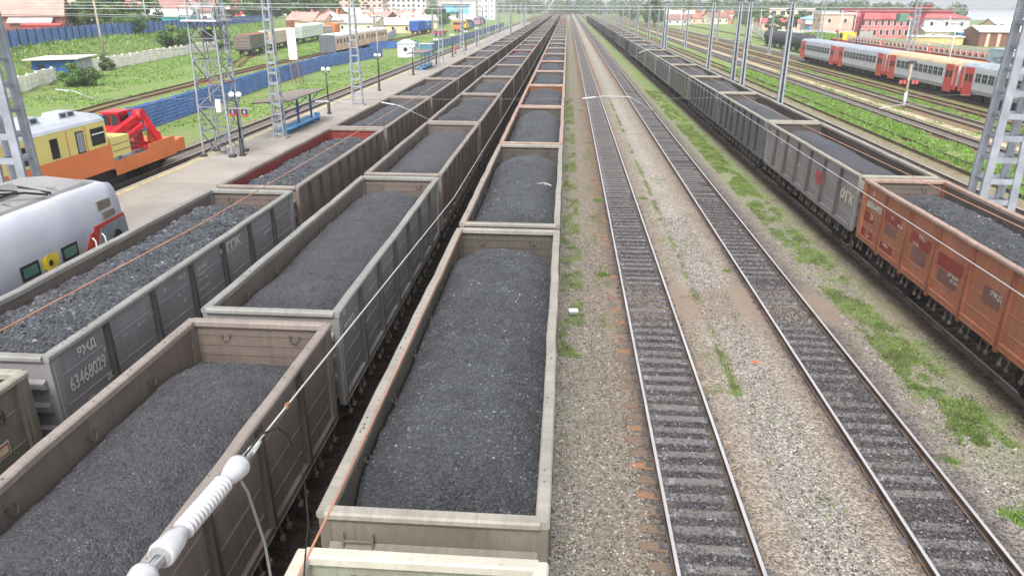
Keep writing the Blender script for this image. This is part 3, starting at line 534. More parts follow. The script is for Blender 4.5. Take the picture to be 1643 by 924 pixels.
for (yc, zc, wy, hz, m) in [(26.2, 2.62, 1.2, .34, M_patch), (26.2, 2.2, .9, .36, M_patchg), (23.95, 2.5, 1.3, .4, M_patch), (23.9, 2.02, .9, .5, M_patchg), (21.9, 2.42, 1.35, .42, M_patch), (21.9, 1.95, 1.1, .4, M_patchg), (19.5, 2.3, .8, .5, M_patchg), (28.2, 2.15, .8, .35, M_patch), (28.2, 1.5, 1.0, .3, M_patch), (26.4, 1.52, 1.1, .26, M_patch)]:
    put('paint_patch', MB().box(-.003, 0, -wy / 2, wy / 2, -hz / 2, hz / 2).mesh('paint_patch', [m]), w, (-1.4635, (yc - (y0 + y1) / 2) / sc_, zc))
put('hand_wheel', WM['hand'], w, (-1.62, (29.05 - (y0 + y1) / 2) / sc_, .78))
put('hand_wheel', WM['hand'], WG[('T3', 0)][0], (1.5, 5.9, 2.95), scale=(1, .3, .8))
# a stick on the coal of the second centre wagon
b = MB(); b.tube([(0, 0, 0), (.25, -.1, .05), (.5, -.38, .02)], .022, 6); b.tube([(.2, -.06, .04), (.3, -.3, .02)], .014, 6)
put('stick', b.mesh('stick', [M_simple('bleached_wood', (.5, .44, .36, 1))]), None, (-.9, 27.2, 3.42), label='pale broken stick lying on the coal of the second centre wagon', cat='stick')
# ------------------------------------------------------------ ground
WL = [(-52, 60), (-57, 70), (-62, 81.6), (-69.5, 102.6), (-72, 119.4), (-76.2, 151.5), (-78.5, 175), (-86, 230), (-95, 300), (-120, 500)]
BL = [(-60, 60), (-67, 82), (-76.7, 102), (-83.3, 130.5), (-85.6, 155.6), (-90.3, 191.5), (-97, 250), (-108, 330), (-135, 520)]
def terr(x, y):
    wx, bx = polyX(WL, y), polyX(BL, y); t = min(1, max(0, (wx - 1.0 - x) / max(1.0, wx - 1.0 - bx))); h = 4.0 * t * t * (3 - 2 * t)
    far = min(1, max(0, (y - 520) / 1500)); return -.22 + h + (0 if x > -60 else 0) 
gx = sorted(set([-3000, -1500, -800, -500, -350, -250, -180] + list(np.arange(-140, -50, 2.5)) + list(np.arange(-50, 60, 5.0)) + [60, 80, 100, 140, 200, 300, 500, 900, 1600, 3000]))
gy = sorted(set([-200, -60, -20] + list(np.arange(0, 60, 5.0)) + list(np.arange(60, 340, 6.0)) + [360, 400, 450, 500, 600, 800, 1200, 2000, 3500, 7000]))
V = [(x, y, terr(x, y)) for y in gy for x in gx]; nx = len(gx)
F = [(j * nx + i, j * nx + i + 1, (j + 1) * nx + i + 1, (j + 1) * nx + i) for j in range(len(gy) - 1) for i in range(nx - 1)]
t = NT('ground_mixed'); p = t.pos(); sx = t.n('ShaderNodeSeparateXYZ'); t.l(p, sx.inputs[0]); X_, Y_ = sx.outputs[0], sx.outputs[1]
nb = t.noise(p, .5, 5.0, .6); nm = t.noise(p, 1.7, 5.0, .65); nf = t.noise(p, 9, 3.0, .6)
wob = t.math('MULTIPLY', t.math('SUBTRACT', nm, .5), 1.1); Xw = t.math('ADD', X_, wob); u = t.math('DIVIDE', t.math('ADD', Xw, 60.0), 120.0, clamp=True)
def ramp(stops, u, gray=False):
    n = t.n('ShaderNodeValToRGB'); r = n.color_ramp; r.elements[0].position = 0; r.elements[1].position = 1
    st = sorted(stops); r.elements[0].color = st[0][1]; r.elements[1].color = st[-1][1]
    for (x, c) in st[1:-1]: e = r.elements.new((x + 60) / 120); e.color = c
    t.l(u, n.inputs[0]); return n.outputs[0]
def C(r, g, b): return mul(lin(r, g, b), .80)
base = ramp([(-60, C(128, 122, 92)), (-28, C(150, 138, 120)), (-24, C(120, 104, 90)), (-18, C(84, 74, 64)), (-4.2, C(78, 68, 58)), (-.4, C(96, 84, 72)), (.0, C(160, 155, 146)), (1.7, C(150, 138, 124)), (2.6, C(88, 85, 89)), (3.8, C(88, 85, 89)), (4.1, C(150, 137, 124)), (4.9, C(166, 159, 151)), (5.6, C(178, 173, 166)), (6.4, C(164, 155, 145)), (6.9, C(152, 139, 128)), (7.3, C(90, 86, 89)), (8.7, C(88, 84, 87)), (9.9, C(164, 156, 146)), (11.4, C(154, 146, 134)), (12.2, C(104, 92, 80)), (19, C(178, 170, 158)), (26, C(150, 140, 118)), (30, C(132, 106, 92)), (33.2, C(140, 120, 98)), (40, C(158, 142, 110)), (60, C(140, 136, 100))], u)
dens = ramp([(x, (g, g, g, 1)) for x, g in [(-60, .72), (-40, .60), (-34, .66), (-29.5, .60), (-24, .2), (-4, .30), (-2.8, .25), (0, .42), (.45, .46), (1.0, .36), (1.9, .42), (2.5, .1), (4.0, .2), (4.5, .47), (5.2, .30), (6.9, .25), (9.5, .42), (10.5, .54), (11.3, .56), (12.4, .3), (25.0, .3), (25.8, .66), (29.5, .68), (30.6, .35), (33, .42), (36, .38), (60, .60)]], u)
# trodden earth patch across the tracks, about 24 m out
dy = t.math('ABSOLUTE', t.math('SUBTRACT', t.math('ADD', Y_, t.math('MULTIPLY', wob, 1.6)), 24.6)); pm = t.math('MULTIPLY', t.math('SUBTRACT', 1.0, t.ramp(dy, .6, 2.6)), t.ramp(t.math('ABSOLUTE', t.math('SUBTRACT', X_, 6.0)), 8.0, 3.0)); 
pm = t.math('MULTIPLY', pm, t.ramp(X_, -.2, .3))
vs = t.voro(p, 23); vc = t.n('ShaderNodeSeparateColor'); t.l(vs.outputs['Color'], vc.inputs[0])
stone = t.mix(vc.outputs[0], (.40, .39, .38, 1), (1.5, 1.48, 1.45, 1)); mm = t.n('ShaderNodeMix'); mm.data_type = 'RGBA'; mm.blend_type = 'MULTIPLY'; mm.inputs[0].default_value = 1.0; t.l(base, mm.inputs[6]); t.l(stone, mm.inputs[7])
col = t.mix(t.math('MULTIPLY', t.ramp(nb, .45, .7), .35), mm.outputs[2], C(140, 126, 112))
col = t.mix(t.math('MULTIPLY', pm, .85), col, C(154, 137, 122))
farg = t.ramp(Y_, 25.0, 90.0); dd = t.math('ADD', dens, t.math('MULTIPLY', farg, .03))
gn = t.math('ADD', t.math('MULTIPLY', t.noise(p, 1.3, 6.0, .7), .7), t.math('MULTIPLY', nf, .3))
gm = t.ramp(t.math('SUBTRACT', t.math('ADD', dd, gn), 1.0), -.035, .04)
gcol = t.mix(nm, (.16, .25, .07, 1), (.23, .33, .10, 1)); gcol = t.mix(t.math('MULTIPLY', t.ramp(nb, .4, .65), .6), gcol, (.29, .31, .14, 1)); gcol = t.mix(t.math('MULTIPLY', t.ramp(t.noise(p, .22, 5.0, .7), .50, .68), .55), gcol, (.34, .31, .18, 1)); gcol = t.mix(t.math('MULTIPLY', nf, .4), gcol, (.09, .15, .04, 1))
gm = t.math('MULTIPLY', gm, t.math('SUBTRACT', 1.0, pm)); gm = t.math('MULTIPLY', gm, t.math('MULTIPLY_ADD', t.ramp(Y_, 20.0, 70.0), .65, .35))
# far town ground is paler and drier
col = t.mix(gm, col, gcol)
t.bump(t.math('ADD', t.math('SUBTRACT', 1.0, vs.outputs['Distance']), nf), .03)
M_ground = t.fin(col, .95, 0, .15)
gm_ = bpy.data.meshes.new('ground'); gm_.from_pydata(V, [], F); gm_.materials.append(M_ground); gm_.polygons.foreach_set('use_smooth', [True] * len(F)); gm_.update()
put('ground', gm_, kind='structure')
# ------------------------------------------------------------ tracks
t = NT('old_timber'); o = t.obj(False); s2 = t.n('ShaderNodeSeparateXYZ'); t.l(o, s2.inputs[0]); ax = t.math('ABSOLUTE', s2.outputs[0]); orr = t.obj()
n1 = t.noise(t.sc(orr, 1.2, 14, 14), 2.0, 4.0, .6); n2 = t.noise(orr, 3.5, 4.0, .7); oi = t.n('ShaderNodeObjectInfo')
ends = t.mix(t.ramp(oi.outputs['Random'], .5, .75), C(128, 108, 96), C(176, 120, 86)); ends = t.mix(n2, ends, C(136, 118, 100)); mid = t.mix(n2, C(108, 104, 103), C(134, 129, 127)); dust = t.mix(n2, mid, C(170, 172, 182))
col = t.mix(t.ramp(ax, .78, .9), t.mix(t.math('MULTIPLY', t.ramp(ax, .42, .58), t.ramp(n2, .42, .6)), mid, dust), ends); col = t.mix(t.math('MULTIPLY', t.ramp(n1, .5, .75), .5), col, (.05, .04, .035, 1)); t.bump(n1, .01); M_tie = t.fin(col, .9, 0, .2)
M_tie_rust = M_simple('rusty_timber', C(140, 104, 84), .9, var=.35, scale=4)
M_tie_dark = M_simple('oily_timber', C(88, 78, 68), .9, var=.4, scale=4)
M_plate = M_simple('tie_plate_steel', (.11, .105, .11, 1), .6, var=.4, scale=6)
def rail_mesh(y0, y1):
    b = MB(); pr = [(-.07, -.18), (.07, -.18), (.07, -.165), (.014, -.145), (.014, -.05), (.037, -.035), (.037, -.006), (.028, 0), (-.028, 0), (-.037, -.006), (-.037, -.035), (-.014, -.05), (-.014, -.145), (-.07, -.165)]
    mi = [1] * 14; mi[6] = mi[7] = mi[8] = 0; b.prism(pr, y0, y1, mis=mi); return b.mesh('rail', [M_railtop, M_railside])
RAIL = rail_mesh(-20, 700); RAILS = {}
b = MB(); b.quadbox([(-1.35, -.12, -.15), (1.35, -.12, -.15), (1.35, .12, -.15), (-1.35, .12, -.15), (-1.345, -.105, 0), (1.345, -.105, 0), (1.345, .105, 0), (-1.345, .105, 0)]); TIE = [b.mesh('sleeper', [M_tie])]
for q in range(3):
    rs = np.random.RandomState(q); b = MB(); xs = [-1.35, -.8, -.3, .3, .8, 1.35]; ed = [(x, -.115 + rs.uniform(-.018, .018), .115 + rs.uniform(-.018, .018), rs.uniform(-.012, .0)) for x in xs]
    for (a, c) in zip(ed, ed[1:]): b.quadbox([(a[0], a[1] - .01, -.15), (c[0], c[1] - .01, -.15), (c[0], c[2] + .01, -.15), (a[0], a[2] + .01, -.15), (a[0], a[1], a[3]), (c[0], c[1], c[3]), (c[0], c[2], c[3]), (a[0], a[2], a[3])])
    TIE.append(b.mesh('sleeper', [M_tie]))
b = MB()
for s in (-1, 1): b.cbox((s * .795, 0, .008), (.36, .16, .016)); 
for s in (-1, 1):
    for q in (-.12, .12): b.cbox((s * .795 + q, .04, .025), (.035, .035, .03)); b.cbox((s * .795 + q, -.04, .025), (.035, .035, .03))
PLATE = b.mesh('tie_plate', [M_plate])
def track(x, label, y0, n_ind, y1=560, plates=0, ztie=-.178, rusty=False, rails=(1, 1), step=.545, dark=False):
    r = put('railway_track', None, None, (x, 0, 0), kind='structure')
    for q, s in zip(rails, (-1, 1)):
        if q: put('rail', RAIL, r, (s * .795, 0, 0), mats=None if not rusty else [M_railside, M_railside])
    rs = random.Random(int(x * 10)); y = y0; k = 0; b = MB()
    while y < y1:
        a = rs.uniform(-.02, .02); dz = rs.uniform(-.03, .006)
        if k < n_ind:
            o = put('sleeper', TIE[rs.randrange(4)], r, (rs.uniform(-.06, .06), y, ztie + dz), a)
            if dark: o.material_slots[0].link = 'OBJECT'; o.material_slots[0].material = M_tie_dark
            if rusty: o.material_slots[0].link = 'OBJECT'; o.material_slots[0].material = M_tie_rust
            if k < plates: put('tie_plate', PLATE, o)
        else: b.box(-1.35, 1.35, y - .11, y + .11, -.15 + ztie, ztie + dz)
        y += step * rs.uniform(.97, 1.03); k += 1
    if b.v: put('distant_sleepers', b.mesh('distant_sleepers', [M_tie if not rusty else M_tie_rust]), r, kind='stuff')
    return r
track(3.17, '', 8.5, 300, plates=60); track(7.95, '', 9.5, 300, plates=40, ztie=-.192)
track(-1.57, '', 4, 40, y1=420, dark=True); track(-6.3, '', 8, 60, y1=420, dark=True); track(-11.15, '', 20, 0, y1=420); track(13.35, '', 13, 60, y1=440, dark=True)
track(-16.3, '', 20, 0, y1=420); track(-26.1, '', 44, 120, y1=420, ztie=-.19)
track(23.0, '', 50, 0, y1=420); track(26.5, '', 45, 90, y1=420, ztie=-.205, rusty=True); track(31.6, '', 50, 160, y1=420, ztie=-.18); track(37.0, '', 60, 100, y1=420, ztie=-.2); track(41.3, '', 70, 100, y1=420, ztie=-.2, rusty=True); track(46.0, '', 62, 0, y1=420); track(62.0, '', 80, 0, y1=420)
# curved siding across the left field and the wagon siding further left
def curve_track(pts, n_ind, rusty=True, y1=None):
    r = put('railway_track', None, None, (0, 0, 0), kind='structure'); ys = np.arange(pts[0][1], pts[-1][1], 4.0); P_ = [(polyX(pts, y), y) for y in ys]
    for s in (-1, 1):
        b = MB()
        for a, c in zip(P_, P_[1:]): b.beam((a[0] + s * .8, a[1], -.09), (c[0] + s * .8, c[1], -.09), .07, .17)
        put('rail', b.mesh('rail', [M_railside]), r)
    y = pts[0][1]; k = 0; b = MB()
    while y < pts[-1][1]:
        x = polyX(pts, y)
        if k < n_ind: put('sleeper', TIE[0], r, (x, y, -.19), mats=[M_tie_rust])
        else: b.box(x - 1.3, x + 1.3, y - .11, y + .11, -.3, -.19)
        y += .6; k += 1
    if b.v: put('distant_sleepers', b.mesh('distant_sleepers', [M_tie_rust]), r, kind='stuff')
    return r
curve_track([(-43.0, 50), (-44.8, 61), (-46.6, 74), (-47.5, 87), (-49, 106), (-50.3, 130), (-50.2, 160), (-49.5, 225), (-49.2, 300)], 100)
curve_track([(-54, 120), (-61.5, 143), (-66, 166), (-69.5, 205), (-72.5, 230), (-75, 260)], 0)
def shoulder(x0, x1, y0, y1, zt, seed, zo=-.235):
    xs = np.linspace(x0, x1, 9); ys = np.arange(y0, y1, .11); X, Y = np.meshgrid(xs, ys); t_ = np.abs((X - x0) / (x1 - x0) - .5) * 2
    Z = zt + .045 * (fbm(X * 2.2 + 40, Y * 1.6 + 40, seed, 4, .6) - .5) * 2; Z = Z * (1 - t_ ** 4) + zo * t_ ** 4; i = np.arange(X.size).reshape(X.shape)
    put('track_shoulder', npmesh('track_shoulder', np.stack([X, Y, Z], -1).reshape(-1, 3), np.stack([i[:-1, :-1], i[:-1, 1:], i[1:, 1:], i[1:, :-1]], -1).reshape(-1, 4), [M_ground], smooth=True), kind='structure')
shoulder(1.45, 2.32, 6, 90, -.206, 61); shoulder(4.03, 5.0, 7, 90, -.158, 62); shoulder(6.2, 7.08, 9, 90, -.168, 63); shoulder(8.83, 9.7, 9, 90, -.166, 64); shoulder(11.1, 12.48, 10, 90, -.150, 65); shoulder(-4.9, -3.0, 3, 60, -.165, 66)
# ------------------------------------------------------------ ballast stones near the camera
rs = np.random.RandomState(3)
def zst(n, x0, x1, y0, y1, s0, s1, z=-.215):
    x = rs.uniform(x0, x1, n); y = y0 + (y1 - y0) * rs.rand(n) ** 1.5; return np.stack([x, y, z + rs.rand(n) * .02], 1), s0 + (s1 - s0) * rs.rand(n) ** 2
Ms = [M_simple('gravel_stone_' + nm, C(*c), .9, var=.35, scale=7) for nm, c in [('grey', (152, 149, 144)), ('pale', (206, 202, 194)), ('tan', (152, 140, 128)), ('dark', (88, 84, 82))]]
A = [zst(20000, .02, 2.0, 7, 32, .012, .036), zst(25000, 4.2, 6.7, 8.5, 36, .012, .038), zst(16000, 9.0, 11.6, 11, 38, .012, .038)]
xyz = np.concatenate([a[0] for a in A]); sz = np.concatenate([a[1] for a in A]); mi = rs.choice(4, len(sz), p=[.58, .08, .18, .16]); 
put('gravel_stones', stones('gravel_stones', xyz, sz, Ms, rs, mi=mi), label='loose grey and tan gravel stones between the empty tracks', cat='gravel', kind='stuff')
Md = [M_simple('ballast_stone_' + nm, C(*c), .85, var=.4, scale=7) for nm, c in [('dark', (86, 85, 88)), ('mid', (108, 106, 108)), ('rusty', (118, 104, 96)), ('pale', (150, 150, 156))]]
A = [zst(9000, 2.45, 3.89, 9, 40, .02, .042, -.20), zst(8500, 7.23, 8.67, 10, 40, .02, .042, -.20), zst(1500, 1.75, 2.3, 9, 30, .015, .035), zst(1500, 4.05, 4.6, 9, 30, .015, .035)]
xyz = np.concatenate([a[0] for a in A]); sz = np.concatenate([a[1] for a in A]); mi = rs.choice(4, len(sz), p=[.55, .25, .12, .08])
put('ballast_stones', stones('ballast_stones', xyz, sz, Md, rs, mi=mi), label='dark oily ballast stones between the rails of the two empty tracks', cat='ballast', kind='stuff')
# ------------------------------------------------------------ weeds and grass
M_g = [M_simple('grass_' + n_, c, .75, var=.4, scale=1.5, spec=.2) for n_, c in [('bright', (.15, .28, .045, 1)), ('mid', (.12, .20, .045, 1)), ('dry', (.26, .26, .12, 1))]]
M_gd = [M_simple('grass_' + n_, c, .75, var=.4, scale=1.5, spec=.2) for n_, c in [('lush', (.17, .33, .05, 1)), ('deep', (.13, .26, .04, 1)), ('yellow', (.27, .34, .12, 1))]]
def patchy(n, x0, x1, y0, y1, thr, sc_=1.2, seed=4, pw=1.5):
    x = rs.uniform(x0, x1, n); y = y0 + (y1 - y0) * rs.rand(n) ** pw; m = fbm(x * sc_ + 50, y * sc_ * .5 + 50, seed, 4, .6) > thr; return np.stack([x[m], y[m], np.full(m.sum(), -.22)], 1)
G = [patchy(42000, 9.9, 11.9, 16, 95, .455, 1.6), patchy(3000, 9.2, 11.8, 12, 24, .62), patchy(9000, 4.3, 5.1, 18, 85, .50), patchy(7000, .1, .9, 20, 85, .50), patchy(2500, 1.4, 2.0, 20, 80, .55), patchy(1500, 5.0, 6.8, 12, 50, .66), patchy(1200, -4.4, -3.3, 8, 60, .55)]
pts = np.concatenate(G); h = rs.uniform(.03, .10, len(pts)); 
put('track_weeds', grass_mesh('track_weeds', pts, h, .008, M_g, rs, 5, .05), label='low green weeds growing in strips beside the empty tracks', cat='weeds', kind='stuff')
G = [patchy(26000, 25.9, 30.4, 38, 130, .42, .8, 8), patchy(3000, 32.8, 35, 50, 130, .6), patchy(5000, 38.5, 40, 65, 130, .5)]
pts = np.concatenate(G); h = rs.uniform(.08, .30, len(pts))
put('verge_grass', grass_mesh('verge_grass', pts, h, .025, M_gd, rs, 3, .12), label='tall green grass along the overgrown rails right of the coal train', cat='grass', kind='stuff')
n = 42000; x = rs.uniform(-98, -28, n); y = rs.uniform(44, 240, n); ok = (x > np.array([polyX(BL, q) for q in y]) + .4); x, y = x[ok], y[ok]
tx = np.array([polyX([(-43.0, 50), (-46.6, 74), (-50.3, 130), (-49.5, 225), (-49.2, 300)], q) for q in y]); nz = fbm(x * .25 + 70, y * .12 + 70, 12, 4); ok = (np.abs(x - tx) > 1.6) & ((nz > .40) | (x < -62)) & ~((x > -40) & (y > 150)) & ~((x > -37.5) & (x < -34)); x, y = x[ok], y[ok]
z = np.array([terr(a, c) for a, c in zip(x, y)]); bank = np.array([a < polyX(WL, c) - 1 for a, c in zip(x, y)]); h = np.where(bank, rs.uniform(.2, .55, len(x)), rs.uniform(.05, .2, len(x)))
put('meadow_grass', grass_mesh('meadow_grass', np.stack([x, y, z], 1), h, .09, M_gd, rs, 3, .25), label='green meadow grass on the field and bank left of the platform', cat='grass', kind='stuff')
def tuft(x, y, size, label, z=-.22, seed=1):
    r = np.random.RandomState(seed); n = 60; pts = np.concatenate([r.randn(n, 2) * size * .5, np.zeros((n, 1))], 1)
    put('weed', grass_mesh('weed', pts, r.uniform(.05, .11, n) * (size / .18), .012, M_g[:2], r, 5, .04), None, (x, y, z), label=label, cat='weed', group='single weeds on the gravel')
for i, (x, y, s_, l) in enumerate([(1.74, 27.2, .2, 'leafy green weed left of the nearer empty track by the bare earth patch'), (2.0, 39.0, .24, 'light green weed patch against the left rail of the nearer empty track'), (4.79, 35.4, .16, 'dark green weed just right of the nearer empty track'), (4.4, 39.5, .25, 'broad weed clump right of the nearer empty track, behind the dark one'), (6.69, 28.1, .18, 'weed between the empty tracks close to the farther left rail'), (11.5, 21.7, .2, 'weed clump beside the rail under the orange wagon'), (9.3, 15.2, .22, 'weed clump just right of the farther empty track'), (9.6, 13.2, .24, 'weed clump nearest the bottom right corner'), (10.8, 23.2, .14, 'weed on the bare earth left of the orange wagon'), (.5, 30.6, .14, 'small weed at the foot of the cream rimmed wagons')]): tuft(x, y, s_, l, seed=i + 40)
# white cable box and red scrap on the gravel
r = put('cable_box', None, None, (.52, 23.2, -.22), .1, label='small white topped box on short legs on the gravel beside the coal train', cat='junction box')
M_boxw = M_simple('box_white', (.75, .78, .76, 1), .5, var=.1); M_boxg = M_simple('box_green_grey', (.22, .27, .26, 1), .6, var=.2)
put('lid', MB().quadbox([(-.17, -.12, .17), (.17, -.12, .17), (.17, .12, .17), (-.17, .12, .17), (-.14, -.09, .21), (.14, -.09, .21), (.14, .09, .21), (-.14, .09, .21)]).mesh('lid', [M_boxw]), r)
put('box_body', MB().box(-.15, .15, -.1, .1, .06, .17).mesh('box_body', [M_boxg]), r)
for sx_ in (-.1, .1): put('leg', MB().box(sx_ - .02, sx_ + .02, -.02, .02, -.05, .06).mesh('leg', [M_boxg]), r)
b = MB(); b.poly([(0, 0, .01), (.12, .02, .06), (.14, .1, .02), (.04, .12, .05)]); b.poly([(0, 0, .01), (.04, .12, .05), (-.05, .08, .01)]); b.poly([(.0, .0, .0), (.1, -.06, .03), (.12, .02, .06)])
put('red_scrap', b.mesh('red_scrap', [M_simple('orange_red_plastic', (.65, .10, .03, 1), .5)]), None, (5.9, 20.0, -.22), label='small orange red scrap lying on the gravel between the empty tracks', cat='litter')
# ------------------------------------------------------------ platform
t = NT('platform_asphalt'); p = t.pos(); n1 = t.noise(p, .35, 5, .6); n2 = t.noise(t.sc(p, 1, .15, 1), 1.5, 4, .6); n3 = t.noise(p, 30, 2)
col = t.mix(t.ramp(n1, .3, .7), C(160, 153, 145), C(180, 173, 165)); col = t.mix(t.math('MULTIPLY', t.ramp(n2, .5, .7), .4), col, C(166, 154, 140)); col = t.mix(t.math('MULTIPLY', n3, .25), col, C(150, 140, 130)); t.bump(n3, .004); M_asph = t.fin(col, .9, 0, .2)
M_conc = M_simple('concrete', C(176, 170, 160), .9, var=.2, scale=1.5, bump=.005); M_yel = M_simple('yellow_line', C(226, 206, 120), .8, var=.25, scale=3)
pl = put('platform', None, None, (0, 0, 0), kind='structure')
put('platform_surface', MB().box(-23.75, -18.5, -30, 430, .04, .20).mesh('platform_surface', [M_asph]), pl)
put('platform_wall', MB().box(-24.0, -23.75, -30, 430, -.3, .203).mesh('platform_wall', [M_conc]), pl); put('platform_wall', MB().box(-18.5, -18.25, -30, 430, -.3, .203).mesh('platform_wall', [M_conc]), pl)
b = MB(); y = 20
while y < 430: b.box(-23.62, -23.48, y, y + 6.0, .2, .207); y += 6.25
put('yellow_line', b.mesh('yellow_line', [M_yel]), pl)
b = MB()
for k in range(14): b.box(-23.7, -18.55, 30 + k * 9.0, 30.03 + k * 9.0, .2, .2035)
put('platform_joint', b.mesh('platform_joint', [M_simple('joint_tar', C(120, 110, 100), .9)]), pl)
# pale sand strip between the tracks on the right
b = MB(); ys = list(np.arange(50, 330, 6)); rs2 = np.random.RandomState(9)
prev = None
for y in ys:
    a = (33.7 + rs2.uniform(-.12, .12), y); c = (34.8 + rs2.uniform(-.12, .12), y)
    if prev: b.poly([(prev[0][0], prev[0][1], -.213), (prev[1][0], prev[1][1], -.213), (c[0], c[1], -.213), (a[0], a[1], -.213)])
    prev = (a, c)
put('sand_path', b.mesh('sand_path', [M_simple('pale_sand', C(196, 180, 152), .95, var=.2, scale=.8, bump=.01)]), kind='structure')
b = MB(); b.box(48.2, 49.0, 128, 330, -.22, .12); put('low_platform', b.mesh('low_platform', [M_conc]), kind='structure')
b = MB()
for y in range(44, 100, 8): b.beam((20.2, y, -.18), (20.3, y + 8, -.18), .12, .06)
put('cable_duct', b.mesh('cable_duct', [M_conc]), label='long thin concrete cable duct on pale gravel right of the coal train', cat='cable duct')
# ------------------------------------------------------------ masts, lamps, shelters
M_galv = M_simple('galvanised_steel', lin(158, 164, 172), .55, metal=.25, var=.15, scale=1.5, grime=lin(140, 140, 140), gamt=.3)
M_galvm = M_simple('weathered_galvanised', lin(150, 156, 166), .6, metal=.2, var=.2, scale=1.2, grime=lin(120, 116, 112), gamt=.4)
M_galvd = M_simple('dull_steel', lin(128, 134, 142), .65, metal=.2, var=.2, scale=1.5)
M_dark = M_simple('dark_steel', lin(70, 70, 74), .7, var=.3); M_black = M_simple('lamp_black', (.018, .017, .018, 1), .5, var=.2)
M_lampw = M_simple('opal_globe', (.85, .85, .82, 1), .3, var=.05); M_blue = M_simple('shelter_blue', lin(88, 160, 214), .5, var=.15); M_blued = M_simple('shelter_dark_blue', lin(60, 98, 150), .5, var=.2)
M_roofg = M_simple('roof_grey_brown', lin(128, 118, 112), .8, var=.25); M_rust = M_simple('rusty_steel', lin(140, 96, 76), .8, var=.3)
M_concl = M_simple('concrete_pale', lin(196, 198, 200), .8, var=.15, scale=1.2)
CH = {}
def lattice_mast(x, y, z0, h, w0, w1, d0, d1, label, group, near=False, mat=None, chord=.12, step=.85, arm=None, wide=None):
    mat = mat or M_galv; r = put('catenary_mast', None, None, (x, y, z0), label=label, cat='mast', group=group)
    f = lambda t, sx_, sy_: (sx_ * (w0 + (w1 - w0) * t) / 2, sy_ * (d0 + (d1 - d0) * t) / 2, h * t)
    for sx_ in (-1, 1):
        for sy_ in (-1, 1): put('chord', MB().beam(f(0, sx_, sy_), f(1, sx_, sy_), chord if not wide else wide, chord * (.6 if wide else 1), up=(0, 1, 0)).mesh('chord', [mat]), r)
    n = max(3, int(h / step)); b = MB()
    for k in range(n):
        t = (k + .5) / n
        for sy_ in (-1, 1):
            q = MB().beam(f(t, -1, sy_), f(t, 1, sy_), .03, .16 if not wide else .24)
            if near: put('batten', q.mesh('batten', [mat]), r)
            else: b.beam(f(t, -1, sy_), f(t, 1, sy_), .03, .10)
        for sx_ in (-1, 1):
            a = f(k / n, sx_, -1 if k % 2 else 1); c = f((k + 1) / n, sx_, 1 if k % 2 else -1); 
            if not wide: b.beam(a, c, .05, .03)
            if near: b.beam(f(t, sx_, -1), f(t, sx_, 1), .03, .10)
    put('lacing', b.mesh('lacing', [mat]), r)
    put('foundation', MB().box(-w0 / 2 - .2, w0 / 2 + .2, -d0 / 2 - .2, d0 / 2 + .2, -.3, .12).mesh('foundation', [M_conc]), r)
    if arm: put('bracket', arm.mesh('bracket', [mat]), r)
    return r
def arm_mesh(side, z=7.2, L=2.6):
    b = MB(); b.beam((0, 0, z), (side * L, 0, z + .25), .06); b.beam((0, 0, z + 1.5), (side * L * .8, 0, z + .25), .03); b.tube([(side * L * .55, 0, z - .8), (side * L, 0, z - .7)], .03, 6)
    b.beam((0, 0, z - .8), (side * L * .55, 0, z - .8), .05); return b
lattice_mast(-20.5, 25.8, .2, 12.5, 1.05, .62, .85, .55,  'heavy pale lattice mast at the left edge, before the yellow and orange railcar', 'heavy cross span masts', near=True, chord=.2, step=.85, wide=.32, mat=M_galvm)
lattice_mast(18.4, 32.0, -.2, 12.5, 1.35, .8, 1.05, .65,  'heavy lattice mast of pale steel at the right edge, behind the orange wagon', 'heavy cross span masts', near=True, chord=.2, step=.85, wide=.32, mat=M_galvm)
L_ = [(-21.3, 54, 'ladder like lattice mast standing at the blue shelter on the platform'), (-20.6, 73.3, 'thick pale lattice mast on the platform behind the second street lamp'), (-20.6, 125, 'lattice mast on the platform beyond the second blue shelter'), (-20.5, 150, 'distant lattice mast on the platform, next after the one by the second shelter')]
for i, (x, y, l) in enumerate(L_): lattice_mast(x, y, .2, 10.2, .75 if i != 1 else 1.0, .42, .6, .35, l, 'masts along the platform', near=(i == 0), chord=.09, step=.7)
for y in (176, 200, 225, 250, 280, 310, 345, 385): lattice_mast(-20.5, y, .2, 10.2, .7, .42, .6, .35, 'far off lattice mast along the end of the platform', 'far masts along the platform', step=1.6)
# H-section masts right of the T8 train
def h_mast(x, y, h, label, group, pair=False, lat=False):
    r = put('catenary_mast', None, None, (x, y, -.22), label=label, cat='mast', group=group)
    b = MB(); b.quadbox([(-.28, -.05, 0), (-.12, -.05, 0), (-.12, .3, 0), (-.28, .3, 0), (-.17, -.05, h), (-.07, -.05, h), (-.07, .16, h), (-.17, .16, h)]); put('channel', b.mesh('channel', [M_galv]), r)
    b = MB(); b.quadbox([(.12, -.05, 0), (.28, -.05, 0), (.28, .3, 0), (.12, .3, 0), (.07, -.05, h), (.17, -.05, h), (.17, .16, h), (.07, .16, h)]); put('channel', b.mesh('channel', [M_galv]), r)
    b = MB(); n = 14
    for k in range(n): w = .14 - .06 * k / n; b.box(-w, w, .0, .02, h * (k + .3) / n, h * (k + .3) / n + .16)
    b.box(-.1, .1, .12, .135, .4, h * .96); put('web', b.mesh('web', [M_dark]), r)
    b = MB(); b.box(-.35, .35, -.12, .35, h - .02, h + .08); b.beam((-.5, .1, h * .62), (.5, .1, h * .62), .06); b.beam((0, .1, h - .3), (-1.8, .1, h - .3), .06); put('cap_bracket', b.mesh('cap_bracket', [M_dark]), r)
    put('foundation', MB().box(-.45, .45, -.25, .5, -.2, .2).mesh('foundation', [M_conc]), r); return r
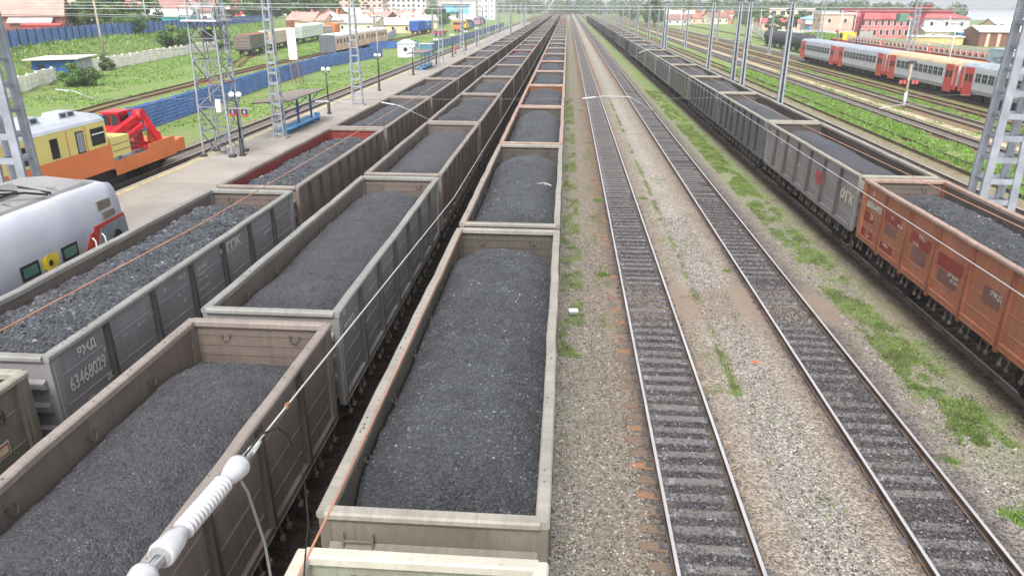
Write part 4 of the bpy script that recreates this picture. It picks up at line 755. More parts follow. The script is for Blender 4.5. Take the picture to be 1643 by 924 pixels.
for y, l in [(65.1, 'slim pale mast standing clear behind the grey lettered wagon'), (79.8, 'left hand mast of the dark backed pair beyond the right coal train'), (84.3, 'right hand mast of the dark backed pair beyond the right coal train'), (99.5, 'single pale mast with a bell top left of the dark backed pair'), (144, 'left mast of the close pair above the middle of the right train'), (148, 'right mast of the close pair above the middle of the right train')]: h_mast(18.3, y, 10.4, l, 'masts beyond the right hand coal train')
for y in (175, 205, 232, 258, 290, 325, 365, 410, 455): h_mast(18.3, y, 10.2, 'one of the far off masts fading along the right hand coal train', 'far masts beyond the right coal train')
for (x, y, h) in [(-13.8, 190, 9.5), (-13.8, 250, 9.5), (-13.8, 320, 9.5), (29, 190, 9), (29, 250, 9), (29, 320, 9), (34.5, 150, 9), (44, 230, 9), (44, 300, 9), (44, 170, 8.5), (-28.5, 210, 9), (-28.5, 260, 9), (-28.5, 320, 9), (-42, 240, 8.5), (-42, 300, 9), (-58, 230, 8), (-60, 300, 9)]: h_mast(x, y, h, 'distant steel mast among the crowd of masts near the horizon', 'crowd of far masts')
# small field masts and poles
lattice_mast(-37.9, 83.5, -.22, 9.6, .55, .35, .5, .3, 'slender lattice mast just right of the tall lattice tower', 'field masts', chord=.07, step=.8)
lattice_mast(-99.2, 173, 3.7, 8.5, .8, .5, .6, .4, 'thin lattice mast in front of the brown roofed house by the blue fence', 'field masts', chord=.1, step=1.2)
lattice_mast(49.8, 115, -.2, 12, .9, .5, .7, .4, 'lattice mast rising behind the suburban train on the right', 'field masts', chord=.1, step=.9)
lattice_mast(47.8, 150, -.2, 12, .8, .5, .6, .4, 'lattice mast at the far end of the suburban train', 'field masts', chord=.1, step=1.1)
def pole(x, y, z, h, r0, label, mat, bar=True, cat='pole', lean=0):
    r = put('utility_pole', None, None, (x, y, z), label=label, cat=cat, group='plain poles'); r.rotation_euler = (0, lean, 0)
    put('shaft', MB().tube([(0, 0, 0), (0, 0, h)], [r0, r0 * .65], 8).mesh('shaft', [mat]), r)
    if bar:
        put('crossbar', MB().beam((-.8, 0, h - .4), (.8, 0, h - .4), .09).mesh('crossbar', [M_dark]), r)
        for q in (-.7, -.25, .25, .7): put('insulator', MB().tube([(q, 0, h - .36), (q, 0, h - .2)], .05, 6).mesh('insulator', [M_lampw]), r)
M_wood = M_simple('weathered_wood', lin(166, 152, 134), .85, var=.25, scale=2)
pole(-76.3, 121.4, -.1, 10.5, .22, 'weathered brown pole standing on the bank behind the concrete wall', M_wood, lean=-.01)
pole(-97, 173, 3.8, 7.5, .12, 'thin pale pole by the blue fence near the orange brick block', M_concl, bar=False); pole(-27.2, 109, -.2, 8.5, .11, 'thin dark pole between platform and low blue fence', M_wood)
for (x, y, h, l) in [(35.2, 80.3, 4.6, 'short post with red number plates between the right tracks'), ]:
    r = put('signal_post', None, None, (x, y, -.22), label=l, cat='post'); put('shaft', MB().tube([(0, 0, 0), (0, 0, h)], [.15, .12], 8).mesh('shaft', [M_wood]), r)
    put('white_base', MB().tube([(0, 0, .3), (0, 0, 1.7)], [.165, .16], 8).mesh('white_base', [M_concl]), r)
    put('cap', MB().cbox((.05, 0, h + .08), (.7, .3, .25)).mesh('cap', [M_dark]), r); put('crossbar', MB().beam((-.95, -.1, 2.75), (.95, -.1, 2.75), .06).mesh('crossbar', [M_dark]), r)
    for q, s_ in [(-.8, '5'), (-.42, '1'), (.42, '2'), (.8, '3')]:
        pn = put('number_plate', MB().box(q - .16, q + .16, -.15, -.13, 2.55, 2.95).mesh('number_plate', [M_redp]), r); tx_ = put('number', text_mesh(s_, .26, M_white), pn, (q - .08, -.152, 2.66)); tx_.rotation_euler = (math.pi / 2, 0, 0)
for i, (x, y, h) in enumerate([(57, 118, 8), (60, 175, 9), (56, 230, 9), (64, 150, 8), (72, 200, 9), (36, 250, 9), (90, 190, 8), (62, 300, 9), (48, 205, 7)]): pole(x, y, -.2, h, .11, ['slim pole behind the red carriages', 'slim pole beside the dark tank wagons'][i % 2] + ['', ' on the right', ' near the crane', ' by the grey fence', ' before the houses', ' between the far tracks', ' left of the white roofs', ' far off', ' by the low platform'][i], M_concl)
# street lamps on the platform
def lamp(x, y, label, src=None):
    if src: return copytree(src, loc=(x, y, .2), label=label)
    r = put('street_lamp', None, None, (x, y, .2), label=label, cat='street lamp', group='black twin globe lamps along the platform')
    put('base', MB().tube([(0, 0, 0), (0, 0, .1), (0, 0, .12), (0, 0, 1.1), (0, 0, 1.15)], [.22, .22, .14, .14, .07], 12).mesh('base', [M_black]), r)
    put('pole', MB().tube([(0, 0, 1.12), (0, 0, 3.7)], [.065, .05], 8).mesh('pole', [M_black]), r)
    b = MB()
    for s in (-1, 1): b.tube([(0, 0, 3.5), (s * .14, 0, 3.48), (s * .24, 0, 3.58), (s * .24, 0, 3.72)], .025, 6); b.tube([(s * .24, 0, 3.70), (s * .24, 0, 3.78)], [.10, .07], 8)
    put('twin_arm', b.mesh('twin_arm', [M_black]), r)
    for s in (-1, 1): put('globe', MB().sphere((s * .24, 0, 3.95), .19).mesh('globe', [M_lampw]), r)
    return r
l0 = lamp(-21.34, 47.2, 'black twin globe lamp at the lattice tower, nearest of the platform lamps')
for i, y in enumerate([67.1, 86.3, 106.4, 126, 144.5, 164, 184]): lamp(-21.6, y, ['second', 'third', 'fourth', 'fifth', 'sixth', 'seventh', 'farthest'][i] + ' twin globe lamp along the platform counted from the lattice tower', l0)
# number signs on a bracket by the nearest lamp
r = put('track_number_signs', None, None, (-21.15, 46.95, .2), label='pair of red framed track number signs on a bar at the nearest lamp', cat='sign')
put('bar', MB().beam((-.75, 0, 3.12), (1.0, 0, 3.12), .05).mesh('bar', [M_galv]), r); put('strut', MB().beam((-.75, 0, 3.1), (-1.1, .4, 3.6), .05).mesh('strut', [M_galv]), r)
M_navy = M_simple('sign_navy', (.03, .035, .12, 1), .5); 
for q, s_ in ((-.35, '5'), (.42, '4')):
    pp = put('sign_panel', MB().box(q - .23, q + .23, -.03, .0, 2.62, 3.08).mesh('sign_panel', [M_redp]), r); put('sign_face', MB().box(q - .18, q + .18, -.036, -.03, 2.76, 3.06).mesh('sign_face', [M_navy]), pp)
    o = put('number', text_mesh(s_, .30, M_white, .006), pp, (q - .09, -.04, 2.80)); o.rotation_euler = (math.pi / 2, 0, 0)
# lattice tower with lights
def tower():
    x, y, h = -22.75, 47.6, 13.0; r = put('lattice_tower', None, None, (x, y, .2), label='tall grey lattice floodlight tower on the platform edge', cat='tower')
    w = lambda z: 1.95 - .45 * z / h
    f = lambda sx_, sy_, z: (sx_ * w(z) / 2, sy_ * w(z) / 2, z)
    for a in (-1, 1):
        for c in (-1, 1): put('leg', MB().beam(f(a, c, 0), f(a, c, h), .09).mesh('leg', [M_galv]), r); put('footing', MB().cbox((a * 1.0, c * 1.0, .08), (.4, .4, .2)).mesh('footing', [M_dark]), r)
    zs = [0, 1.6, 3.2, 4.7, 6.1, 7.4, 8.5, 9.8, 11.2, 12.6]
    for k, (za, zb) in enumerate(zip(zs, zs[1:])):
        for (a, c, a2, c2) in ((-1, -1, 1, -1), (1, -1, 1, 1), (1, 1, -1, 1), (-1, 1, -1, -1)):
            put('brace', MB().beam(f(a, c, za), f(a2, c2, zb), .05).mesh('brace', [M_galvd]), r)
            if k % 2: put('brace', MB().beam(f(a2, c2, za), f(a, c, zb), .05).mesh('brace', [M_galvd]), r)
            put('ring_beam', MB().beam(f(a, c, zb), f(a2, c2, zb), .06).mesh('ring_beam', [M_rust if k in (2,) else M_galvd]), r)
    put('walkway', MB().box(-1.15, 1.15, -1.15, 1.15, 8.4, 8.5).mesh('walkway', [M_concl]), r)
    b = MB()
    for a in (-1.15, 1.15):
        b.beam((a, -1.15, 9.3), (a, 1.15, 9.3), .04); b.beam((-1.15, a, 9.3), (1.15, a, 9.3), .04); b.beam((a, -1.15, 8.75), (a, 1.15, 8.75), .06)
        for q in (-1.15, 0, 1.15): b.beam((a, q, 8.5), (a, q, 9.3), .035); b.beam((q, a, 8.5), (q, a, 9.3), .035)
    put('handrail', b.mesh('handrail', [M_concl]), r)
    b = MB(); 
    for q in (-.35, .35): b.beam((q, .2, .2), (q * .8, .2, 11), .05)
    for k in range(32): b.beam((-.33, .2, .4 + k * .34), (.33, .2, .4 + k * .34), .03)
    put('ladder', b.mesh('ladder', [M_galvd]), r)
    for k in range(9): a = random.uniform(-.8, .8); q = random.uniform(-.8, .8); z = 9.2 + random.random() * 2.2; put('floodlight', MB().tube([(a, q, z), (a + .05, q - .2, z - .08), (a + .06, q - .25, z - .1)], [.07, .2, .22], 10).mesh('floodlight', [M_concl]), r)
    put('white_box', MB().box(.3, .62, -1.0, -.85, 2.9, 3.7).mesh('white_box', [M_lampw]), r); put('dark_box', MB().box(-.1, .35, -.6, -.2, 7.2, 7.9).mesh('dark_box', [M_dark]), r)
    b = MB()
    for k in range(6): a = k * 1.05; b.tube([(0, 0, .1), (.9 * math.cos(a), .9 * math.sin(a), .5), (.5 * math.cos(a + .5), .5 * math.sin(a + .5), 1.3)], .03, 5)
    put('barbed_guard', b.mesh('barbed_guard', [M_galvd]), r)
tower()
# shelters: roof, posts in pairs, bench
def shelter(x, y, label):
    r = put('platform_shelter', None, None, (x, y, .2), label=label, cat='shelter', group='blue shelters on the platform')
    put('roof', MB().quadbox([(-1.9, -2.3, 2.45), (1.0, -2.3, 2.62), (1.0, 6.4, 2.62), (-1.9, 6.4, 2.45), (-1.9, -2.3, 2.51), (1.0, -2.3, 2.69), (1.0, 6.4, 2.69), (-1.9, 6.4, 2.51)]).mesh('roof', [M_roofg]), r)
    b = MB(); 
    for k in range(10): b.beam((-1.9, -2.2 + k * .94, 2.42), (1.0, -2.2 + k * .94, 2.59), .05, .06)
    b.beam((-1.9, -2.3, 2.40), (-1.9, 6.4, 2.40), .06, .08); put('rafters', b.mesh('rafters', [M_dark]), r)
    for yy in (-1.2, 2.0, 5.2):
        for q in (-.14, .14): put('post', MB().beam((0, yy + q, 0), (0, yy + q, 2.55), .075).mesh('post', [M_blued]), r)
        for s in (-1, 1): put('brace', MB().beam((0, yy, 1.75), (s * (.9 if s > 0 else 1.4), yy, 2.5), .05).mesh('brace', [M_blued]), r)
        put('footing', MB().box(-.25, .25, yy - .3, yy + .3, 0, .12).mesh('footing', [M_blue]), r)
    for a in (-1.2, 2.0): put('rail', MB().tube([(0, a, 1.2), (0, a + .6, 1.5), (0, a + 1.6, 1.58), (0, a + 2.6, 1.5), (0, a + 3.2, 1.2)], .035, 6).mesh('rail', [M_blued]), r)
    for q in (-.38, .38): put('bench_seat', MB().box(q - .22, q + .22, -1.6, 5.8, .40, .46).mesh('bench_seat', [M_blue]), r)
    put('bench_frame', MB().box(-.1, .1, -1.5, 5.7, .05, .40).mesh('bench_frame', [M_blue]), r)
    put('litter_bin', MB().tube([(.15, 6.2, 0), (.15, 6.2, .65)], [.2, .26], 10).mesh('litter_bin', [M_blue]), r)
shelter(-21.6, 57.0, 'blue shelter with bench on the platform, nearer one behind the ladder like mast')
shelter(-22.0, 116.0, 'blue shelter farther along the platform, smaller in view')
# two people waiting on the platform, far away
M_skin = M_simple('skin', (.45, .27, .19, 1), .6, var=.05)
def person(x, y, shirt, trous, hair, label, rz=0, step=.12):
    r = put('person', None, None, (x, y, .2), rz, label=label, cat='person')
    sk = [(0, 0, .92, .15), (0, 0, 1.2, .16), (0, 0, 1.42, .13), (0, 0, 1.52, .055), (0, .02, 1.62, .085), (0, .02, 1.72, .08)]; me = bpy.data.meshes.new('body')
    pts = [(0, 0, .95), (0, 0, 1.2), (0, 0, 1.42), (0, 0, 1.53), (0, .015, 1.62), (0, .015, 1.72)]; ed = [(0, 1), (1, 2), (2, 3), (3, 4), (4, 5)]; ra = [.15, .13, .15, .055, .085, .07]
    for s in (-1, 1):
        i = len(pts); pts += [(s * .18, 0, 1.42), (s * .24, -.02, 1.15), (s * .25, .05 * s, .9), (s * .25, .07, .8)]; ra += [.07, .05, .04, .045]; ed += [(2, i), (i, i + 1), (i + 1, i + 2), (i + 2, i + 3)]
        i = len(pts); pts += [(s * .09, 0, .88), (s * .1, .04 * s, .5), (s * .1, s * step, .08), (s * .1, s * step + .16, .04)]; ra += [.1, .07, .045, .04]; ed += [(0, i), (i, i + 1), (i + 1, i + 2), (i + 2, i + 3)]
    me.from_pydata(pts, ed, []); me.materials.append(M_skin); o = put('body', me, r); m = o.modifiers.new('skin', 'SKIN'); me.skin_vertices[0].data[0].use_root = True
    for k, q in enumerate(ra): me.skin_vertices[0].data[k].radius = (q, q)
    put('shirt', MB().tube([(0, 0, .92), (0, 0, 1.1), (0, 0, 1.38), (0, 0, 1.5)], [.17, .17, .2, .1], 12).mesh('shirt', [shirt]), r)
    b = MB()
    for s in (-1, 1): b.tube([(s * .08, 0, .98), (s * .1, .04 * s, .5), (s * .1, s * step, .1)], [.12, .09, .07], 8); 
    put('trousers', b.mesh('trousers', [trous]), r); b = MB()
    for s in (-1, 1): b.tube([(s * .17, 0, 1.46), (s * .24, -.02, 1.15)], [.09, .07], 8)
    put('sleeves', b.mesh('sleeves', [shirt]), r)
    put('hair', MB().sphere((0, -.01, 1.70), .10, 10, 6).mesh('hair', [hair]), r)
M_shr = M_simple('cloth_red', (.5, .06, .05, 1), .8); M_shd = M_simple('cloth_dark', (.03, .03, .05, 1), .8); M_shw = M_simple('cloth_white', (.6, .6, .6, 1), .8)
person(-22.0, 151, M_shr, M_shd, M_shd, 'person in red top and dark trousers waiting far along the platform'); person(-21.0, 156, M_shw, M_shd, M_shd, 'person in pale top and dark trousers far along the platform', 1.0)
# ------------------------------------------------------------ fences
def fence_sheet(w, h, ribs=True, mat=None):
    b = MB()
    if ribs:
        n = int(h / .30); prof = []
        for k in range(n): z = h * k / n; prof += [(0, z), (.06, z + h / n * .25), (.06, z + h / n * .6), (0, z + h / n * .85)]
        prof = prof + [(0, h), (-.02, h), (-.02, 0)]
        b.prism(prof, -w / 2, w / 2)
    else: b.box(-.02, .02, -w / 2, w / 2, 0, h)
    return b.mesh('fence_panel', [mat])
def run_fence(pts, step, h, mat, postmat, label, zf, ribs=True, posth=.1, postw=.08, name='metal_fence', cat='fence', postname='post'):
    r = put(name, None, None, (0, 0, 0), label=label, cat=cat); me = fence_sheet(step - .02, h, ribs, mat); pm = MB().box(-postw, postw, -postw, postw, -.3, h + posth).mesh(postname, [postmat])
    segs = []; 
    for a, c in zip(pts, pts[1:]):
        L = math.hypot(c[0] - a[0], c[1] - a[1]); n = max(1, round(L / step)); rz = -math.atan2(c[0] - a[0], c[1] - a[1])
        for k in range(n):
            t = (k + .5) / n; x = a[0] + (c[0] - a[0]) * t; y = a[1] + (c[1] - a[1]) * t; z = zf(x, y); dz = random.uniform(-.03, .03)
            put('fence_panel', me, r, (x, y, z + dz), rz, scale=(1, L / n / step, 1)); t = k / n; x = a[0] + (c[0] - a[0]) * t; y = a[1] + (c[1] - a[1]) * t; put(postname, pm, r, (x + .03 * math.cos(rz), y + .03 * math.sin(rz), zf(x, y)), rz)
    return r
M_bluef = M_simple('fence_blue', lin(84, 122, 188), .6, var=.22, scale=.6, grime=lin(150, 160, 180), gamt=.35); M_bluep = M_simple('fence_post_blue', lin(62, 84, 130), .7, var=.2)
run_fence([(-33.3, 40), (-34.3, 50), (-34.8, 60), (-35.4, 68), (-37.3, 90), (-39.0, 123), (-36.5, 150)], 3.0, 2.1, M_bluef, M_bluef, 'long low blue fence of ribbed sheets between the platform track and the field', lambda x, y: -.25)
run_fence([(-67, 80), (-76.7, 101), (-83.3, 130), (-85.6, 155), (-90.3, 191), (-97, 250)], 2.6, 2.2, M_bluef, M_dark, 'upper blue fence of flat panels with dark posts on top of the grassy bank', lambda x, y: 3.65, ribs=False, posth=.15, postw=.11)
# concrete wall at the foot of the bank
t = NT('whitewashed_concrete'); o = t.obj(); v = t.n('ShaderNodeSeparateXYZ'); t.l(o, v.inputs[0]); n = t.noise(o, 1.2, 5, .65); t.bump(n, .02); M_cwall = t.fin(t.mix(t.ramp(n, .35, .65), lin(246, 242, 234), lin(222, 214, 202)), .9, 0, .2)
r = put('concrete_wall', None, None, (0, 0, 0), label='pale precast concrete wall with diamond relief at the foot of the bank', cat='wall')
b = MB(); b.box(-.08, .08, -1.45, 1.45, 0, 1.9)
for k in range(5):
    for j in range(3): y = -1.16 + k * .58; z = .35 + j * .58; b.v += [(.08, y - .26, z), (.08, y, z - .26), (.08, y + .26, z), (.08, y, z + .26), (.15, y, z)]; q = len(b.v) - 5; b.f += [(q, q + 1, q + 4), (q + 1, q + 2, q + 4), (q + 2, q + 3, q + 4), (q + 3, q, q + 4)]; b.m += [0] * 4; b.sm += [False] * 4
cp = b.mesh('wall_panel', [M_cwall]); cpost = MB().box(-.14, .14, -.12, .12, -.2, 2.0).mesh('wall_post', [M_cwall])
WP = WL[1:7]
for a, c in zip(WP, WP[1:]):
    L = math.hypot(c[0] - a[0], c[1] - a[1]); n = round(L / 3.0); rz = -math.atan2(c[0] - a[0], c[1] - a[1])
    for k in range(n):
        t_ = (k + .5) / n; x, y = a[0] + (c[0] - a[0]) * t_, a[1] + (c[1] - a[1]) * t_; put('wall_panel', cp, r, (x, y, -.25 + random.uniform(-.12, .12)), rz + random.uniform(-.03, .03), scale=(1, L / n / 3.02, 1)); t_ = k / n; put('wall_post', cpost, r, (a[0] + (c[0] - a[0]) * t_, a[1] + (c[1] - a[1]) * t_, -.2), rz)
# ------------------------------------------------------------ trees and bushes
def leafmat(name, c): 
    return M_simple(name, c, .7, var=.45, scale=.35, spec=.25)
M_lf = [leafmat('leaf_dark', (.05, .10, .03, 1)), leafmat('leaf_mid', (.085, .16, .04, 1)), leafmat('leaf_light', (.13, .22, .055, 1))]
M_bark = M_simple('bark', (.10, .08, .065, 1), .9, var=.3)
def tree_meshes(seed, h, rad_, nleaf, trunkh, ls, squash=1.0):
    rs = np.random.RandomState(seed); nc = 34; cs = []; 
    for k in range(nc):
        a = rs.rand() * 6.28; q = rs.rand() ** .5; zz = rs.rand(); rr = rad_ * (.35 + .75 * math.sin(math.pi * min(.97, zz * .85 + .12))) * q; cs.append((rr * math.cos(a), rr * math.sin(a), trunkh * .7 + (h - trunkh * .7) * zz * .93, rad_ * (.22 + .2 * rs.rand())))
    cs = np.array(cs); idx = rs.randint(0, nc, nleaf); d = rs.randn(nleaf, 3); d /= np.linalg.norm(d, axis=1)[:, None]; rr = cs[idx, 3] * (.55 + .5 * rs.rand(nleaf))
    c = cs[idx, :3] + d * rr[:, None] * np.array([1, 1, .75]); a = rs.randn(nleaf, 3); a -= d * (a * d).sum(1)[:, None] * .6; a /= np.linalg.norm(a, axis=1)[:, None]; b_ = np.cross(d, a); b_ /= np.linalg.norm(b_, axis=1)[:, None] + 1e-6; s = (ls * (.6 + .8 * rs.rand(nleaf)))[:, None]
    V = np.stack([c - a * s, c - b_ * s * .6, c + a * s, c + b_ * s * .6 + d * s * .3], 1).reshape(-1, 3); F = (np.arange(nleaf) * 4)[:, None] + np.array([0, 1, 2, 3])
    mi = np.clip((rs.rand(nc)[idx] * 2.2 + rs.rand(nleaf) * .9).astype(int), 0, 2); crown = npmesh('crown', V, F, M_lf, mi)
    b = MB(); b.tube([(0, 0, -.3), (.1, 0, trunkh * .6), (0, .1, h * .75)], [rad_ * .09, rad_ * .065, rad_ * .02], 8)
    for k in range(7): q = cs[k]; b.tube([(0, 0, trunkh * (.6 + .08 * k)), (q[0] * .5, q[1] * .5, (trunkh + q[2]) / 2), (q[0], q[1], q[2])], [rad_ * .035, rad_ * .02, rad_ * .008], 5)
    return crown, b.mesh('trunk', [M_bark])
TV = {'round': tree_meshes(1, 9, 3.6, 5200, 2.4, .26), 'tall': tree_meshes(2, 12, 3.4, 6000, 3, .28), 'bush': tree_meshes(3, 3.6, 2.6, 3000, .5, .2), 'wide': tree_meshes(4, 8, 5.0, 6500, 2, .3), 'slim': tree_meshes(5, 11, 2.4, 4200, 2.2, .25)}
def tree(kind, x, y, z, s, label, group='trees and bushes around the yard', rz=None, cat='tree'):
    c, t_ = TV[kind]; r = put({'bush': 'bush'}.get(kind, 'broadleaf_tree'), None, None, (x, y, z), random.uniform(0, 6) if rz is None else rz, label=label, cat='bush' if kind == 'bush' else cat, group=group, scale=(s, s, s)); put('crown', c, r); put('trunk', t_, r); return r
# ------------------------------------------------------------ glass and train paints
M_glass = M_simple('window_glass', (.03, .035, .04, 1), .15, var=.3, scale=.5, spec=.8); M_glassg = M_simple('green_glass', (.10, .22, .17, 1), .2, var=.2, spec=.8)
M_lw = M_simple('loco_white', lin(190, 194, 206), .35, var=.1, scale=.8, grime=lin(190, 180, 160), gamt=.5); M_lroof = M_simple('loco_roof_grey', lin(146, 144, 144), .65, var=.08, scale=.8, grime=lin(120, 114, 108), gamt=.25)
M_lgrey = M_simple('loco_grey', lin(140, 146, 152), .45, var=.12); M_lred = M_simple('train_red', (.52, .05, .03, 1), .45, var=.15, scale=1); M_gasket = M_simple('rubber_black', (.02, .02, .02, 1), .6)
M_or = M_simple('machine_orange', (.68, .19, .055, 1), .5, var=.08, scale=.5, grime=(.35, .12, .05, 1), gamt=.15); M_ye = M_simple('machine_yellow', (.70, .62, .20, 1), .5, var=.06, scale=.6, grime=(.5, .45, .25, 1), gamt=.15)
M_yel2 = M_simple('logo_yellow', (.8, .6, .05, 1), .5); M_cr = M_simple('crane_red', (.58, .02, .03, 1), .4, var=.18, scale=2); M_whiter = M_simple('roof_white_grey', lin(166, 172, 180), .5, var=.12, scale=1, grime=lin(160, 160, 160), gamt=.4)
def rounded(prof_w, z0, z1, r_, n=5, crown=.25):
    # closed carriage section, x then z, ccw from bottom right
    P_ = [(prof_w, z0), (prof_w, z1 - r_)]
    for k in range(1, n + 1):
        a = math.pi / 2 * k / n; P_.append((prof_w - r_ + r_ * math.cos(a), z1 - r_ + r_ * math.sin(a)))
    P_.append((0, z1 + crown * .2)); return P_ + [(-x, z) for x, z in P_[:-1][::-1]]
# ---- electric locomotive standing between platform and first coal train
def loco():
    x0 = -16.25; r = put('electric_locomotive', None, None, (x0, 0, 0), label='white and grey electric locomotive with red nose stripe, cut off by the left edge', cat='locomotive')
    w = 1.52; arc_ = [(1 - .22 * (1 - math.cos(math.pi / 2 * q_ / 8)), 3.25 + 1.08 * math.sin(math.pi / 2 * q_ / 8)) for q_ in range(9)]; sec = lambda k, zt: [(w * k, 1.0)] + [(w * k * a_, z_) for a_, z_ in arc_] + [(-w * k * a_, z_) for a_, z_ in arc_[::-1]] + [(-w * k, 1.0)]
    ys = [(3.0, 1.0, 0), (20.6, 1.0, 0), (21.6, .99, -.02), (22.4, .96, -.06), (23.0, .90, -.22)]; b = MB(); n = 20
    for (y, k, dz) in ys:
        for (x, z) in sec(k, 0): b.v.append((x, y - (.0 if z > 2.4 or y < 21 else -.20 * (2.4 - z)), z + (dz if z > 2.5 else 0)))
    for i in range(len(ys) - 1):
        for k in range(n): k2 = (k + 1) % n; b.f.append((i * n + k2, i * n + k, (i + 1) * n + k, (i + 1) * n + k2)); b.m.append(0); b.sm.append(k not in (9, 19))
    e = (len(ys) - 1) * n; b.f.append(tuple(e + k for k in range(n))[::-1]); b.m.append(0); b.sm.append(False); b.f.append(tuple(range(n))); b.m.append(0); b.sm.append(False)
    put('body', b.mesh('body', [M_lw]), r)
    b = MB(); pr = [(1.17, 3.76), (1.12, 3.86), (.85, 3.98), (0, 4.05), (-.85, 3.98), (-1.12, 3.86), (-1.17, 3.76)]; b.prism(pr, 3.0, 21.6); b.v += [(x * .92, 22.7, 3.60 + (z - 3.76) * .4) for x, z in pr]; q = len(b.v) - 7
    for k in range(6): b.f.append((7 + k, 7 + k + 1, q + k + 1, q + k)); b.m.append(0); b.sm.append(False)
    put('roof_deck', b.mesh('roof_deck', [M_lroof]), r)
    for k in range(9): put('roof_seam', MB().beam((-1.1, 5.2 + k * 1.9, 4.0), (1.1, 5.2 + k * 1.9, 4.0), .05, .03).mesh('roof_seam', [M_lroof]), r)
    for (hx, hy, hw, hl) in [(.80, 17.3, .62, 1.1), (.42, 18.9, .55, .95), (.80, 14.9, .62, 1.1), (.42, 13.0, .6, .95), (.8, 11.2, .6, 1.0)]:
        hh = put('roof_hatch', MB().box(hx - hw / 2, hx + hw / 2, hy - hl / 2, hy + hl / 2, 3.93, 4.10).mesh('roof_hatch', [M_lroof]), r)
        put('hatch_seal', MB().tube([(hx - hw / 2, hy + hl / 2, 4.12), (hx + hw / 2, hy + hl / 2, 4.10), (hx + hw / 2, hy - hl / 2, 4.10), (hx - hw / 2, hy - hl / 2, 4.12)], .035, 6).mesh('hatch_seal', [M_gasket]), hh)
    put('roof_pod', MB().quadbox([(-.9, 17.8, 4.0), (.3, 17.8, 4.0), (.3, 20.3, 3.95), (-.9, 20.3, 3.95), (-.75, 18.1, 4.32), (.15, 18.1, 4.32), (.15, 19.9, 4.22), (-.75, 19.9, 4.22)]).mesh('roof_pod', [M_lroof]), r)
    put('roof_pod', MB().quadbox([(-.7, 9, 4.0), (.1, 9, 4.0), (.1, 13, 4.0), (-.7, 13, 4.0), (-.6, 9.2, 4.4), (.0, 9.2, 4.4), (.0, 12.8, 4.4), (-.6, 12.8, 4.4)]).mesh('roof_pod', [M_lroof]), r)
    b = MB(); b.tube([(-.5, 8, 4.35), (-.3, 12, 4.6), (-.1, 15.2, 4.6), (.3, 17.2, 4.45), (1.05, 19.2, 4.12), (1.2, 19.9, 3.9)], .035, 6); b.tube([(-1.1, 19.9, 4.0), (.2, 20.05, 4.08), (1.17, 20.1, 3.9)], .035, 6); put('roof_cable', b.mesh('roof_cable', [M_gasket]), r)
    for (ix, iy) in [(.2, 16.6), (.1, 13.3), (-.2, 10.5)]: put('roof_insulator', MB().tube([(ix, iy, 4.0), (ix, iy, 4.05), (ix, iy, 4.1), (ix, iy, 4.7)], [.12, .12, .03, .025], 8).mesh('roof_insulator', [M_lgrey]), r)
    put('roof_vent', MB().tube([(.35, 12.4, 4.0), (.35, 12.4, 4.35)], .14, 10).mesh('roof_vent', [M_lgrey]), r)
    put('red_stripe', MB().quadbox([(1.50, 19.9, 1.6), (1.54, 19.9, 1.6), (1.535, 20.6, 1.6), (1.50, 20.6, 1.6), (1.50, 20.95, 2.92), (1.54, 20.95, 2.92), (1.53, 21.75, 3.06), (1.50, 21.75, 3.06)]).mesh('red_stripe', [M_lred]), r)
    b = MB(); b.quadbox([(1.45, 21.2, 2.98), (1.545, 21.2, 2.98), (1.445, 23.0, 3.02), (1.33, 23.0, 3.02), (1.45, 21.2, 3.10), (1.545, 21.2, 3.10), (1.445, 22.98, 3.10), (1.33, 22.98, 3.08)]); b.box(-1.35, 1.35, 23.03, 23.05, 2.95, 3.05); put('red_stripe', b.mesh('red_stripe', [M_lred]), r)
    put('cab_side', MB().quadbox([(1.45, 20.62, 1.1), (1.536, 20.62, 1.1), (1.475, 23.2, 1.1), (1.36, 23.2, 1.1), (1.45, 21.5, 2.975), (1.540, 21.5, 2.975), (1.442, 23.02, 3.015), (1.35, 23.02, 3.015)]).mesh('cab_side', [M_lgrey]), r)
    put('side_window', MB().disc((1.50, 22.35, 2.45), (1, 0, 0), .24, .06, 16).mesh('side_window', [M_glass]), r)
    for (a, c) in ((21.0, 1.55), (21.5, 1.5)): put('handrail', MB().tube([(1.54, a, 1.5), (1.62, a, 1.6), (1.62, a, 2.7), (1.54, a, 2.8)], .025, 6).mesh('handrail', [M_lampw]), r)
    for (za, zb, ya, yb) in [(3.50, 3.80, 21.6, 22.35), (3.20, 3.42, 21.75, 22.45)]:   # cab glazing and slats at the corner
        put('cab_window', MB().quadbox([(1.36, ya, za), (1.555 - max(0, za - 3.3) * .15, ya, za), (1.505 - max(0, za - 3.3) * .15, yb, za), (1.36, yb, za), (1.28, ya, zb), (1.545 - max(0, zb - 3.3) * .07, ya, zb), (1.50 - max(0, zb - 3.3) * .07, yb, zb - .03), (1.28, yb, zb - .03)]).mesh('cab_window', [M_simple('dusty_window', lin(122, 114, 102), .35)]), r)
    put('windscreen', MB().quadbox([(-1.15, 22.8, 3.15), (1.15, 22.8, 3.15), (1.15, 23.04, 3.15), (-1.15, 23.04, 3.15), (-1.0, 22.6, 3.8), (1.0, 22.6, 3.8), (1.0, 23.03, 3.8), (-1.0, 23.03, 3.8)]).mesh('windscreen', [M_glass]), r)
